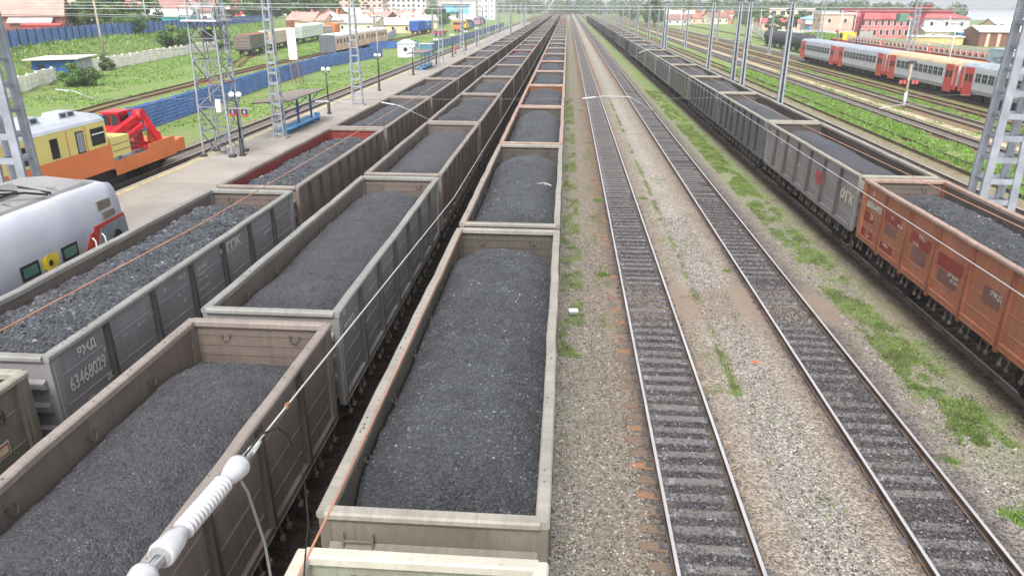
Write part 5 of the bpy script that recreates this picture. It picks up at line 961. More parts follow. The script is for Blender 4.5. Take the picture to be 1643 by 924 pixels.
    for yy in (18.13, 19.87, 16.35, 14.5, 12.4):
        f = put('porthole_frame', MB().quadbox([(1.50, yy - .36, 2.52), (1.555, yy - .36, 2.52), (1.555, yy + .36, 2.52), (1.50, yy + .36, 2.52), (1.50, yy - .36, 2.94), (1.555, yy - .36, 2.94), (1.555, yy + .36, 2.94), (1.50, yy + .36, 2.94)]).mesh('porthole_frame', [M_gasket]), r)
        put('pane', MB().box(1.556, 1.562, yy - .28, yy + .28, 2.59, 2.87).mesh('pane', [M_glassg]), f)
    b = MB(); b.box(1.521, 1.527, 18.62, 19.35, 2.55, 2.9); b.disc((1.53, 18.98, 2.68), (1, 0, 0), .27, .012, 20); lg = put('yellow_emblem', b.mesh('yellow_emblem', [M_yel2]), r); put('emblem_centre', MB().disc((1.54, 18.98, 2.68), (1, 0, 0), .09, .01, 16).mesh('emblem_centre', [M_gasket]), lg)
    put('underframe', MB().box(-1.45, 1.45, 3.0, 22.8, .75, 1.05).mesh('underframe', [M_under]), r)
    for yy in (6.5, 19.0): put('bogie', MB().box(-1.2, 1.2, yy - 2, yy + 2, .25, .85).mesh('bogie', [M_under]), r)
    put('coupler', WM['coupler'], r, (0, 23.1, 1.05))
    for ch in r.children:
        if ch.name.startswith('roof_'): ch.location.z += .56
loco()
# ---- yellow and orange track railcar with red crane on its deck
def railcar():
    r = put('track_railcar', None, None, (-26.2, 0, 0), label='yellow and orange track maintenance railcar with long flat deck, left of the platform', cat='railcar'); w = 1.5
    put('lower_body', MB().box(-w, w, 24.0, 38.4, 1.15, 2.45).mesh('lower_body', [M_or]), r)
    put('upper_body', MB().box(-w + .02, w - .02, 24.05, 38.2, 2.453, 3.78).mesh('upper_body', [M_ye]), r)
    put('roof', MB().prism([(w, 3.783), (w - .08, 3.92), (w - .45, 4.12), (0, 4.22), (-w + .45, 4.12), (-w + .08, 3.92), (-w, 3.783)], 24, 38.2).mesh('roof', [M_whiter]), r)
    for (x, y, a, c, h) in [(.2, 33.6, 1.1, 1.5, .38), (.25, 36.4, 1.0, 1.4, .34), (0, 29, 1.2, 2, .35)]:
        q = put('roof_unit', MB().quadbox([(x - a / 2, y - c / 2, 4.12), (x + a / 2, y - c / 2, 4.05), (x + a / 2, y + c / 2, 4.05), (x - a / 2, y + c / 2, 4.12), (x - a * .42, y - c * .42, 4.12 + h), (x + a * .42, y - c * .42, 4.12 + h), (x + a * .42, y + c * .42, 4.12 + h), (x - a * .42, y + c * .42, 4.12 + h)]).mesh('roof_unit', [M_whiter]), r)
        for k in (-.3, .3): put('fan_grille', MB().box(x + a * .35, x + a * .47, y + k - .2, y + k + .2, 4.16, 4.16 + h * .7).mesh('fan_grille', [M_dark]), q)
    for (y, ww, za, zb, nm) in [(31.9, 1.15, 2.62, 3.45, 'window'), (33.9, .55, 2.55, 3.5, 'window'), (35.9, .62, 2.45, 3.55, 'door_window'), (37.4, 1.15, 2.62, 3.5, 'cab_window'), (28.6, 1.2, 2.62, 3.45, 'window'), (26.2, 1.2, 2.62, 3.45, 'window')]:
        f = put(nm, MB().box(w - .02, w + .012, y - ww / 2, y + ww / 2, za, zb).mesh(nm, [M_gasket]), r); put('pane', MB().box(w + .013, w + .02, y - ww / 2 + .06, y + ww / 2 - .06, za + .06, zb - .06).mesh('pane', [M_glass if nm != 'door_window' else M_lgrey]), f)
        if ww > 1: put('mullion', MB().box(w + .021, w + .03, y - ww / 2 + .05, y + ww / 2 - .05, zb - .32, zb - .26).mesh('mullion', [M_lampw]), f)
    for y in (34.9, 36.4, 30.6): put('door_seam', MB().box(w - .01, w + .008, y - .02, y + .02, 1.3, 3.7).mesh('door_seam', [M_or]), r)
    put('windscreen', MB().box(-1.1, 1.1, 38.2, 38.23, 2.7, 3.5).mesh('windscreen', [M_glass]), r)
    put('bonnet', MB().box(-.1, w - .02, 38.42, 40.2, 1.7, 2.75).mesh('bonnet', [M_ye]), r); 
    for z in (2.0, 2.35): put('bonnet_slit', MB().box(w - .02, w - .008, 38.5, 40.15, z, z + .03).mesh('bonnet_slit', [M_dark]), r)
    put('deck', MB().box(-w, w, 38.4, 46.0, 1.02, 1.22).mesh('deck', [M_lgrey]), r)
    put('deck_side', MB().box(w + .002, w + .04, 38.4, 45.0, .72, 1.5).mesh('deck_side', [M_or]), r); put('deck_side', MB().box(w + .002, w + .04, 42.0, 45.0, 1.5, 1.85).mesh('deck_side', [M_or]), r); put('deck_side', MB().box(-w - .04, -w - .002, 38.4, 46.0, .72, 1.5).mesh('deck_side', [M_or]), r)
    put('end_board', MB().quadbox([(-w, 45.3, 1.225), (w + .02, 45.3, 1.225), (w + .02, 46.2, 1.225), (-w, 46.2, 1.225), (-w, 45.4, 1.6), (w + .02, 45.4, 1.6), (w + .02, 46.2, 1.55), (-w, 46.2, 1.55)]).mesh('end_board', [M_or]), r)
    put('side_skirt', MB().box(w + .003, w + .03, 45.05, 46.2, .8, 1.5).mesh('side_skirt', [M_or]), r)
    for y in (27.5, 43.2):
        bg = put('bogie', WM['bogie'], r, (0, y, 0), mats=[M_under])
        for wy in (-.925, .925):
            for wx in (-1, 1): put('wheel', WM['wheel'], bg, (wx * .79, wy, .475), 0 if wx > 0 else math.pi)
    put('underframe', MB().box(-1.2, 1.2, 24, 46, .62, 1.018).box(.7, 1.3, 33, 39.5, .35, .62).mesh('underframe', [M_under]), r); put('coupler', WM['coupler'], r, (0, 46.1, 1.0))
    for s in (-1, 1): put('buffer_lamp', MB().disc((s * .9, 46.22, 1.35), (0, 1, 0), .1, .05, 12).mesh('buffer_lamp', [M_lampw]), r)
    c = put('deck_crane', None, None, (-26.2, 0, 1.225), label='folded red knuckle boom crane with cab standing on the railcar deck', cat='crane')
    put('base_frame', MB().box(-1.0, .9, 42.8, 44.0, .0, .25).mesh('base_frame', [M_cr]), c); put('outrigger', MB().beam((-1.2, 43.8, .32), (1.3, 43.9, .32), .2).mesh('outrigger', [M_cr]), c); put('outrigger', MB().beam((.1, 42.3, .3), (1.0, 42.6, .3), .18).mesh('outrigger', [M_cr]), c)
    put('column', MB().beam((.25, 43.3, .2), (.1, 43.2, 1.8), .42, .42).mesh('column', [M_cr]), c)
    put('cab', MB().quadbox([(-1.0, 41.9, 1.25), (.0, 41.9, 1.25), (.0, 43.1, 1.25), (-1.0, 43.1, 1.25), (-.95, 41.95, 2.35), (-.05, 41.95, 2.35), (-.05, 43.0, 2.35), (-.95, 43.0, 2.35)]).mesh('cab', [M_cr]), c)
    put('cab_roof', MB().box(-1.08, .08, 41.8, 43.2, 2.353, 2.46).mesh('cab_roof', [M_cr]), c)
    for (q, m_) in ((-.74, 0), (-.26, 0)): put('cab_window', MB().box(q - .19, q + .19, 41.87, 41.9, 1.7, 2.22).mesh('cab_window', [M_glass]), c)
    put('cab_window', MB().box(.0, .02, 42.1, 42.9, 1.7, 2.22).mesh('cab_window', [M_glass]), c)
    put('main_boom', MB().beam((.35, 43.3, 2.0), (.3, 39.3, 1.0), .36, .42).mesh('main_boom', [M_cr]), c); put('folded_boom', MB().beam((.55, 43.5, 2.1), (.95, 44.2, .5), .3, .34).mesh('folded_boom', [M_cr]), c)
    put('inner_boom', MB().beam((.75, 43.0, 1.55), (.7, 39.9, .75), .24, .28).mesh('inner_boom', [M_cr]), c); put('knuckle', MB().disc((.45, 43.35, 2.1), (1, 0, 0), .36, .5, 14).mesh('knuckle', [M_cr]), c)
    put('hydraulic_ram', MB().tube([(.5, 42.9, .9), (.45, 40.9, 1.35)], .08, 8).mesh('hydraulic_ram', [M_galv]), c); put('hydraulic_ram', MB().tube([(.9, 43.4, 1.0), (.6, 43.4, 1.9)], .07, 8).mesh('hydraulic_ram', [M_cr]), c)
    put('orange_tank', MB().box(.2, .8, 44.2, 44.8, .0, .95).mesh('orange_tank', [M_or]), c)
    b = MB(); 
    for k in range(7): b.tube([(.2 + k * .07, 43.2, 1.6), (.1 + .12 * k, 42.4, .9 - .05 * k), (.3, 41.2, .35), (.2 + .05 * k, 40.6, .1)], .022, 5)
    put('hoses', b.mesh('hoses', [M_dark]), c)
    m_ = put('deck_machinery', None, None, (-26.2, 0, 1.225), label='heap of grey steel beams and gear lying on the railcar deck', cat='machinery')
    for k in range(9): a = random.uniform(-1.1, .9); y = random.uniform(40.4, 42.6); put('steel_piece', MB().beam((a, y, .1 + .08 * (k % 3)), (a + random.uniform(-.5, .5), y + random.uniform(.5, 1.4), .1 + .08 * (k % 3)), .12, .1).mesh('steel_piece', [M_lgrey]), m_)
railcar()
# ---- suburban electric train: four cars
M_es = M_simple('emu_grey', lin(196, 198, 204), .35, var=.08, scale=.6, grime=lin(150, 148, 148), gamt=.35); M_esl = M_simple('emu_skirt', lin(158, 166, 172), .5, var=.1); M_er = M_simple('emu_roof', lin(158, 166, 176), .5, var=.15, scale=1); M_erb = M_simple('emu_roof_tan', lin(196, 172, 144), .6, var=.12, scale=.5, grime=lin(226, 206, 140), gamt=.5)
M_red = M_simple('emu_red', (.56, .085, .06, 1), .45, var=.12, scale=.8)
def emu_meshes():
    D = {}; w = 1.72; L = 9.85
    D['body'] = MB().box(-w, w, -L, L, 1.35, 3.45).mesh('body', [M_es]); D['skirt'] = MB().quadbox([(-w + .12, -L + 1.9, .95), (w - .12, -L + 1.9, .95), (w - .12, L - 1.9, .95), (-w + .12, L - 1.9, .95), (-w, -L + 1.9, 1.347), (w, -L + 1.9, 1.347), (w, L - 1.9, 1.347), (-w, L - 1.9, 1.347)]).mesh('skirt', [M_esl])
    D['roof'] = MB().prism([(w, 3.453), (w - .08, 3.7), (w - .45, 3.98), (-w + .45, 3.98), (-w + .08, 3.7), (-w, 3.453)], -L, L, smooth=False).mesh('roof', [M_er])
    D['door'] = MB().box(-w - .03, -w + .1, -.95, .95, .62, 3.6).mesh('door_panel', [M_red]); D['endp'] = MB().box(-w - .025, -w + .1, -.35, .35, .9, 3.5).mesh('end_panel', [M_red])
    D['dwin'] = MB().box(-.012, 0, -.3, .3, 0, .75).mesh('door_window', [M_glass]); D['win'] = MB().box(-.05, 0, -.56, .56, 0, .98).mesh('window_frame', [M_esl])
    b = MB(); 
    for s in (-.27, .27):
        b.box(-.058, -.051, s - .23, s + .23, .06, .52); b.box(-.058, -.051, s - .23, s + .23, .58, .92)
    D['pane'] = b.mesh('pane', [M_glass]); b = MB()
    for y in (-7.2, 7.2):
        for q in (-1.2, 1.2):
            for x in (-.8, .8): b.disc((x, y + q, .5), (1, 0, 0), .5, .13, 14)
        b.box(-1.2, 1.2, y - 1.7, y + 1.7, .35, .8)
    for y in (-4, -1.5, 1.2, 3.6): b.box(-1.4, -.5, y - .9, y + .9, .35, .94)
    D['run'] = b.mesh('running_gear', [M_under]); D['bel'] = MB().box(-1.0, 1.0, -.3, .3, 1.1, 3.5).mesh('gangway', [M_gasket])
    D['eq'] = MB().box(-.9, .9, -1.2, 1.2, 3.99, 4.18).mesh('roof_box', [M_er]); b = MB(); b.beam((-.6, -.5, 4.2), (.6, -.5, 4.2), .06); b.beam((0, -.6, 4.2), (0, 1.2, 4.5), .06); b.beam((0, 1.2, 4.5), (0, -.4, 4.75), .05); b.beam((-.9, -.4, 4.78), (.9, -.4, 4.78), .06); D['panto'] = b.mesh('pantograph', [M_dark]); return D
ED = emu_meshes()
EL = ['leading suburban car, farthest away, with its red cab end in view', 'second grey and red suburban car with grey roof', 'grey and red suburban car with tan stained roof', 'nearest grey and red suburban car, partly behind the right lattice mast']
for i, (ya, yb) in enumerate([(128.9, 148.5), (108.9, 128.7), (88.7, 108.7), (68.4, 88.5)]):
    r = put('suburban_train_car', None, None, (45.9, (ya + yb) / 2, 0), label=EL[i], cat='train car', group='suburban train cars'); 
    put('body', ED['body'], r); put('skirt', ED['skirt'], r); put('roof', ED['roof'], r, mats=[M_erb] if i == 2 else None); put('running_gear', ED['run'], r)
    for y in (-7.9, 7.9):
        d = put('door_panel', ED['door'], r, (0, y, 0)); 
        for q in (-.42, .42): put('door_window', ED['dwin'], d, (-1.75, q, 2.15))
    for y in (-9.45, 9.45): put('end_panel', ED['endp'], r, (0, y, 0))
    for k in range(10):
        y = -5.9 + k * 1.31; f = put('window_frame', ED['win'], r, (-1.72, y, 2.15)); put('pane', ED['pane'], f)
    if i < 3: put('gangway', ED['bel'], r, (0, -9.95, 0))
    for y in (-5, 0, 5): put('roof_box', ED['eq'], r, (0, y, 0), scale=(.8, .7, .6))
    if i in (1, 3): put('pantograph', ED['panto'], r, (0, 6, 0))
    if i == 0:
        put('cab_front', MB().quadbox([(-1.72, 9.86, 1.0), (1.72, 9.86, 1.0), (1.6, 10.3, 1.0), (-1.6, 10.3, 1.0), (-1.7, 9.86, 3.6), (1.7, 9.86, 3.6), (1.5, 10.0, 3.6), (-1.5, 10.0, 3.6)]).mesh('cab_front', [M_red]), r)
# ---- older red and cream train on the track behind, mostly hidden
M_cream = M_simple('coach_cream', lin(204, 204, 198), .5, var=.12); M_redo = M_simple('coach_red', (.50, .06, .05, 1), .5, var=.2, scale=.8, grime=(.4, .2, .17, 1), gamt=.4)
def coach(x, ya, yb, side_lo, side_hi, roofm, label, group, rz=0, z=0, face=-1, nwin=12, cat='train car', zb_=2.35, top=3.6, door=True, name='passenger_coach'):
    L = (yb - ya) / 2; r = put(name, None, None, (x, (ya + yb) / 2, z), rz, label=label, cat=cat, group=group); w = 1.5
    put('lower_body', MB().box(-w, w, -L, L, 1.15, zb_).mesh('lower_body', [side_lo]), r); put('upper_body', MB().box(-w + .01, w - .01, -L, L, zb_ + .003, top).mesh('upper_body', [side_hi]), r)
    put('roof', MB().prism([(w, top + .003), (w - .1, top + .3), (w - .5, top + .55), (-w + .5, top + .55), (-w + .1, top + .3), (-w, top + .003)], -L, L).mesh('roof', [roofm]), r)
    wm_ = MB().box(-.5, .5, -.02, .02, 0, .8).mesh('window', [M_glass])
    for k in range(nwin): put('window', wm_, r, (face * (w + .002), -L + 2 * L * (k + .8) / (nwin + .6), zb_ + .05), math.pi / 2)
    b = MB()
    for y in (-L * .7, L * .7):
        b.box(-1.2, 1.2, y - 1.6, y + 1.6, .3, .85)
        for q in (-1.1, 1.1):
            for s in (-.8, .8): b.disc((s, y + q, .48), (1, 0, 0), .48, .13, 12)
    b.box(-1.2, 1.2, -L * .4, L * .4, .5, 1.14); put('running_gear', b.mesh('running_gear', [M_under]), r)
    if door: put('end_door', MB().box(-.55, .55, -L - .05, -L - .002, 1.2, 3.3).mesh('end_door', [M_dark]), r)
    return r
M_hop = M_simple('hopper_grey', lin(112, 116, 124), .7, var=.25, scale=1)
for i, (ya, yb) in enumerate([(113.5, 133), (133.6, 153), (153.6, 172)]):
    L = (yb - ya) / 2; r = put('track_laying_wagon', None, None, (62.0, (ya + yb) / 2, 0), label=['red flat wagon carrying white lattice girder, nearest of three behind the suburban train', 'middle red flat wagon with white lattice girder behind the suburban train', 'farthest red flat wagon with white lattice girder, below the gantry crane'][i], cat='freight wagon', group='track laying wagons')
    put('frame', MB().box(-1.5, 1.5, -L, L, 1.0, 1.5).mesh('frame', [M_redo]), r); put('side_boards', MB().box(-1.55, -1.4, -L, L, 1.503, 2.5).box(1.4, 1.55, -L, L, 1.503, 2.5).mesh('side_boards', [M_redo]), r)
    b = MB(); pb = MB().beam((0, 0, 0), (0, 0, 1.0), .08).mesh('truss_post', [M_cream])
    for x_ in (-1.3, 1.3): put('truss_chord', MB().beam((x_, -L, 2.75), (x_, L, 2.75), .16).mesh('truss_chord', [M_cream]), r); put('truss_chord', MB().beam((x_, -L, 3.8), (x_, L, 3.8), .16).mesh('truss_chord', [M_cream]), r)
    n_ = 11
    for q in range(n_):
        ya_, yb_ = -L + 2 * L * q / n_, -L + 2 * L * (q + 1) / n_; ym = (ya_ + yb_) / 2
        put('truss_diagonal', MB().beam((-1.3, ya_, 2.8), (-1.3, ym, 3.75), .12).beam((-1.3, ym, 3.75), (-1.3, yb_, 2.8), .12).mesh('truss_diagonal', [M_cream]), r)
    put('load', MB().box(-1.2, 1.2, -L + .5, L - .5, 2.0, 3.3).mesh('load', [M_redo]), r); put('deck_load', MB().box(-1.38, 1.38, -L + .2, L - .2, 1.505, 2.0).mesh('deck_load', [M_rust]), r)
    for q in (-L * .7, L * .7): put('bogie', WM['bogie2'], r, (0, q, 0), mats=[M_under])
r = put('track_laying_crane', None, None, (62.0, 178, 0), label='yellow and red machine cab at the far end of the lattice girder wagons', cat='rail vehicle')
put('body', MB().box(-1.5, 1.5, -4, 4, 1.1, 2.8).mesh('body', [M_redo]), r); put('cab', MB().box(-1.4, 1.4, -3.8, .5, 2.803, 4.3).mesh('cab', [M_yel2]), r); put('cab_window', MB().box(-1.43, -1.4, -3.2, -.4, 3.2, 4.0).mesh('cab_window', [M_glass]), r); put('boom', MB().beam((0, 0, 3.2), (0, 5, 4.4), .4).mesh('boom', [M_cr]), r)
r = put('shunting_locomotive', None, None, (62.0, 111.4, 0), label='pale blue grey locomotive end coupled to the red and cream coaches', cat='locomotive'); M_pb = M_simple('pale_blue', lin(160, 178, 196), .5, var=.12)
put('body', MB().quadbox([(-1.5, -2.8, 1.1), (1.5, -2.8, 1.1), (1.5, 3.2, 1.1), (-1.5, 3.2, 1.1), (-1.4, -2.3, 4.0), (1.4, -2.3, 4.0), (1.45, 3.2, 4.1), (-1.45, 3.2, 4.1)]).mesh('body', [M_pb]), r); put('windscreen', MB().box(-1.2, 1.2, -2.75, -2.5, 2.6, 3.4).mesh('windscreen', [M_glass]), r); put('side_window', MB().box(-1.56, -1.4, -1.8, -.6, 2.6, 3.4).mesh('side_window', [M_glass]), r); put('roof', MB().box(-1.3, 1.3, -2.2, 3.2, 4.11, 4.25).mesh('roof', [M_whiter]), r); put('frame', MB().box(-1.3, 1.3, -2.8, 3.1, .4, 1.05).mesh('frame', [M_under]), r)
for i, y in enumerate([101.5, 90]):
    r = put('hopper_wagon', None, None, (62.0, y, 0), label=['grey hopper wagon with white cover and yellow frame, right of the pale blue locomotive', 'second grey hopper wagon, at the right edge behind the suburban train'][i], cat='freight wagon', group='grey hopper wagons')
    put('body', MB().quadbox([(-1.1, -4.2, 1.6), (1.1, -4.2, 1.6), (1.1, 4.2, 1.6), (-1.1, 4.2, 1.6), (-1.5, -5.3, 3.9), (1.5, -5.3, 3.9), (1.5, 5.3, 3.9), (-1.5, 5.3, 3.9)]).mesh('body', [M_hop]), r)
    put('cover', MB().quadbox([(-1.4, -2, 3.905), (1.4, -2, 3.905), (1.4, 4.6, 3.905), (-1.4, 4.6, 3.905), (-.8, -2, 4.4), (.8, -2, 4.4), (.8, 4.6, 4.4), (-.8, 4.6, 4.4)]).mesh('cover', [M_cream]), r); put('frame', MB().box(-1.45, 1.45, -5.6, 5.6, 1.15, 1.4).mesh('frame', [M_simple('frame_yellow', lin(206, 186, 110), .7)]), r)
    for k in range(6): put('rib', MB().beam((-1.56, -4.6 + k * 1.85, 3.9), (-1.16, -4.0 + k * 1.6, 1.62), .12).mesh('rib', [M_hop]), r)
    for q in (-4.2, 4.2): put('bogie', WM['bogie2'], r, (0, q, 0), mats=[M_under])
# dark tank wagons behind the leading suburban car
for i, y in enumerate([176, 189.5, 203]):
    r = put('tank_wagon', None, None, (53.5, y, 0), label=['black tank wagon just behind the leading suburban car', 'middle black tank wagon left of the suburban train', 'farthest black tank wagon by the grassy rise'][i], cat='freight wagon', group='black tank wagons')
    put('tank', MB().tube([(0, -5.7, 2.4), (0, -5.4, 2.4), (0, 5.4, 2.4), (0, 5.7, 2.4)], [1.0, 1.45, 1.45, 1.0], 16).mesh('tank', [M_dark]), r); put('frame', MB().box(-1.4, 1.4, -6, 6, .9, 1.1).mesh('frame', [M_under]), r); put('hatch_dome', MB().tube([(0, 0, 3.7), (0, 0, 4.1)], .5, 12).mesh('hatch_dome', [M_dark]), r)
    for q in (-4, 4): put('bogie', WM['bogie2'], r, (0, q, 0), mats=[M_under])
# ---- wagons standing in the left field
def plain_wagon(x, y, L, rz, z, wallm, roofm, endm, label, group, ribs=8, h=2.6, cat='freight wagon', roofh=.35, name='box_wagon'):
    r = put(name, None, None, (x, y, z), rz, label=label, cat=cat, group=group)
    put('body', MB().box(-1.45, 1.45, -L / 2, L / 2, 1.2, 1.2 + h).mesh('body', [wallm]), r)
    for s in (-1, 1):
        put('end_wall', MB().box(-1.46, 1.46, min(s * L / 2, s * (L / 2 + .05)), max(s * L / 2, s * (L / 2 + .05)), 1.2, 1.2 + h).mesh('end_wall', [endm]), r)
        if s < 0:
            for k in range(4): put('end_rib', MB().box(-1.4, 1.4, -L / 2 - .12, -L / 2 - .05, 1.5 + k * h / 4.4, 1.62 + k * h / 4.4).mesh('end_rib', [endm]), r)
    me = MB().box(1.45, 1.55, -.09, .09, 1.2, 1.2 + h).mesh('side_post', [wallm])
    for k in range(ribs + 1): put('side_post', me, r, (0, -L / 2 + L * k / ribs, 0))
    if roofm: put('roof', MB().prism([(1.5, 1.203 + h), (1.1, 1.203 + h + roofh * .7), (0, 1.203 + h + roofh), (-1.1, 1.203 + h + roofh * .7), (-1.5, 1.203 + h)], -L / 2 - .05, L / 2 + .05).mesh('roof', [roofm]), r)
    put('underframe', MB().box(-1.3, 1.3, -L / 2 - .3, L / 2 + .3, .9, 1.197).mesh('underframe', [M_under]), r)
    for q in (-L * .33, L * .33): put('bogie', WM['bogie2'], r, (0, q, 0), mats=[M_under])
    return r
plain_wagon(-63.6, 151, 13.5, .155, 0, P['khaki'], M_rust, P['brown'], 'khaki ribbed old goods wagon with brown end, nearest on the field siding', 'wagons on the field siding', h=2.5, roofh=.15)
plain_wagon(-66.6, 172, 17, .12, 0, M_simple('wagon_beige', lin(206, 190, 170), .7, var=.15), M_simple('roof_beige', lin(214, 196, 172), .7), M_simple('end_beige', lin(190, 172, 150), .7), 'beige boxcar between the khaki and the white wagon on the field siding', 'wagons on the field siding', ribs=6, h=2.5)
plain_wagon(-70.2, 205, 26, .10, 0, M_simple('wagon_white', lin(214, 222, 214), .6, var=.1), M_lampw, M_simple('end_grey', lin(170, 176, 170), .7), 'long white refrigerator wagon on the field siding', 'wagons on the field siding', ribs=4, h=2.8, roofh=.5)
plain_wagon(-72.6, 227, 10, .1, .0, M_simple('silo_grey', lin(176, 176, 170), .7), None, M_rust, 'grey flat topped wagon behind the white refrigerator wagon', 'wagons on the field siding', ribs=6, h=2.0)
plain_wagon(-73.3, 238, 8, .1, 0, M_or, M_or, M_or, 'orange machine wagon above the brown coaches', 'wagons on the field siding', ribs=4, h=2.2)
M_cb = M_simple('coach_faded', lin(214, 178, 158), .7, var=.2, scale=.5, grime=lin(230, 214, 196), gamt=.6)
coach(-45.4, 142.5, 166, M_cb, M_cb, M_cream, 'faded pinkish old coach with grey end door, nearest on the curved siding', 'old coaches on the curved siding', face=1, nwin=9, rz=.02); put('grey_end', MB().box(-1.52, 1.52, -11.9, -11.76, .9, 4.0).mesh('grey_end', [M_simple('coach_end_grey', lin(92, 96, 102), .7)]), bpy.data.objects['passenger_coach'])
coach(-45.9, 167, 189, M_cb, M_cb, M_cream, 'second faded old coach behind the pinkish one on the curved siding', 'old coaches on the curved siding', face=1, nwin=9, rz=.01, door=False)
plain_wagon(-50.5, 259, 13, 0, 0, M_simple('box_blue', lin(44, 92, 172), .6, var=.15), M_simple('box_blue_roof', lin(110, 150, 200), .6), M_simple('box_blue_end', lin(40, 84, 160), .6), 'bright blue boxcar, nearest of the blue wagons beyond the fence', 'blue wagons', ribs=6, h=2.9)
plain_wagon(-50.5, 275, 14, 0, 0, M_simple('box_blue_pale', lin(66, 112, 178), .6, var=.15), M_simple('box_blue_roof2', lin(120, 156, 200), .6), M_blued, 'paler blue boxcar behind the bright blue one', 'blue wagons', ribs=6, h=2.6)
for i, (x, y, m, l) in enumerate([(-40.5, 246, M_lred, 'low red flat wagon near the blue boxcars'), (-40.0, 285, M_or, 'orange track machine beyond the red flat wagon'), (-40.0, 300, M_simple('mach_yellow', lin(232, 180, 60), .6), 'yellow track machine behind the orange one'), (-40, 318, M_blued, 'dark blue track machine at the end of the machine row'), (-41.5, 360, M_simple('pink_wagon', lin(206, 130, 150), .7), 'pink and blue container wagon far along the platform line'), (-41.5, 376, M_blued, 'blue container wagon behind the pink one')]):
    r = put('track_machine', None, None, (x, y, 0), label=l, cat='rail vehicle', group='machines by the far platform'); 
    put('frame', MB().box(-1.4, 1.4, -6, 6, .9, 1.25).mesh('frame', [m]), r); put('cab', MB().box(-1.4, 1.4, -5.8, -2.4, 1.26, 3.7 if i else 1.7).mesh('cab', [m]), r); put('cab_window', MB().box(-1.2, 1.2, -5.84, -5.81, 2.5 if i else 1.3, 3.3 if i else 1.5).mesh('cab_window', [M_glass]), r)
    put('engine_cover', MB().box(-1.2, 1.2, -1.8, 5.2, 1.26, 2.8 if i else 1.45).mesh('engine_cover', [m]), r); put('boom', MB().beam((0, -2, 3.2 if i else 1.6), (0, 5.4, 2.9 if i else 1.6), .3).mesh('boom', [M_yel2 if i else M_lred]), r)
    for q in (-4, 4): put('bogie', WM['bogie2'], r, (0, q, 0), mats=[M_under])
# banner board, kiosk, containers and mid fence
r = put('banner_board', None, None, (-35.4, 97.0, -.2), label='tall narrow white board on rusty lattice legs above the low blue fence', cat='sign board')
put('board', MB().box(-.55, .55, -.06, .06, 3.0, 6.9).mesh('board', [M_lampw]), r); put('top_frame', MB().box(-.5, .5, -.05, .05, 6.905, 7.8).mesh('top_frame', [M_rust]), r)
for q in (-.5, .5):
    put('leg', MB().beam((q, .1, 0), (q, .1, 7.7), .09).mesh('leg', [M_rust]), r); put('stay', MB().beam((q, 1.6, 0), (q, .1, 3.0), .07).mesh('stay', [M_rust]), r)
put('brace', MB().beam((-.5, .1, .4), (.5, .1, 2.8), .05).mesh('brace', [M_rust]), r)
r = put('kiosk', None, None, (-31.4, 149.5, -.22), label='small pale grey hut with round window between low fence and platform', cat='hut'); M_kio = M_simple('kiosk_grey', lin(200, 206, 214), .7, var=.1)
put('wall', MB().box(-1.6, 1.6, -1.5, 1.5, 0, 2.6).mesh('wall', [M_kio]), r); put('roof', MB().quadbox([(-1.8, -1.7, 2.6), (1.8, -1.7, 2.6), (1.8, 1.7, 2.6), (-1.8, 1.7, 2.6), (-.5, -.4, 3.3), (.5, -.4, 3.3), (.5, .4, 3.3), (-.5, .4, 3.3)]).mesh('roof', [M_concl]), r); put('window', MB().disc((0, -1.51, 1.5), (0, 1, 0), .4, .04, 14).mesh('window', [M_glass]), r)
r = put('equipment_cabinet', None, None, (-28.4, 155, -.22), label='blue green metal cabinet right of the pale grey hut', cat='cabinet'); M_teal = M_simple('cabinet_teal', lin(84, 130, 150), .6, var=.15); put('cabinet_body', MB().box(-1.3, 1.3, -1.2, 1.2, 0, 2.2).mesh('cabinet_body', [M_teal]), r); put('cabinet_roof', MB().box(-1.4, 1.4, -1.3, 1.3, 2.203, 2.3).mesh('cabinet_roof', [M_concl]), r); put('door_seam', MB().box(-.02, .02, -1.22, -1.2, .1, 2.1).mesh('door_seam', [M_dark]), r)
M_gf = M_simple('fence_pale', lin(176, 188, 202), .7, var=.15, scale=1)
run_fence([(-47, 184), (-50.5, 215), (-57, 255)], 2.2, 2.0, M_gf, M_galv, 'pale grey corrugated fence curving beyond the faded coaches', lambda x, y: -.22, ribs=False)
run_fence([(-46, 168), (-42, 176), (-35.5, 182)], 2.6, 1.6, M_simple('fence_blue_bright', lin(66, 110, 176), .6, var=.2), M_bluep, 'short bright blue fence left of the pale grey hut', lambda x, y: -.22, ribs=False)
run_fence([(-30, 160), (-29, 200), (-29, 280), (-29, 360)], 4.0, 1.9, M_simple('fence_blue_grey', lin(120, 144, 172), .7, var=.2), M_bluep, 'blue grey fence running along the far part of the platform track', lambda x, y: -.22, ribs=False)
# blue hut by the concrete wall
r = put('blue_hut', None, None, (-67.6, 98.0, -.1), .25, label='blue walled hut with flat pale roof at the concrete wall', cat='hut'); M_hb = M_simple('hut_blue', lin(46, 96, 168), .6, var=.15)
put('wall', MB().box(-2.6, 2.6, -3.2, 3.2, 0, 2.6).mesh('wall', [M_hb]), r); put('side_cladding', MB().box(2.602, 2.64, -3.1, 3.1, .1, 2.5).mesh('side_cladding', [M_simple('graffiti_grey', lin(170, 176, 186), .7, var=.4, scale=1.5)]), r)
put('roof', MB().quadbox([(-3.4, -4.0, 2.603), (3.4, -4.0, 2.75), (3.4, 4.0, 2.75), (-3.4, 4.0, 2.603), (-3.4, -4.0, 2.75), (3.4, -4.0, 2.9), (3.4, 4.0, 2.9), (-3.4, 4.0, 2.75)]).mesh('roof', [M_simple('hut_roof', lin(214, 204, 198), .7, var=.1)]), r)
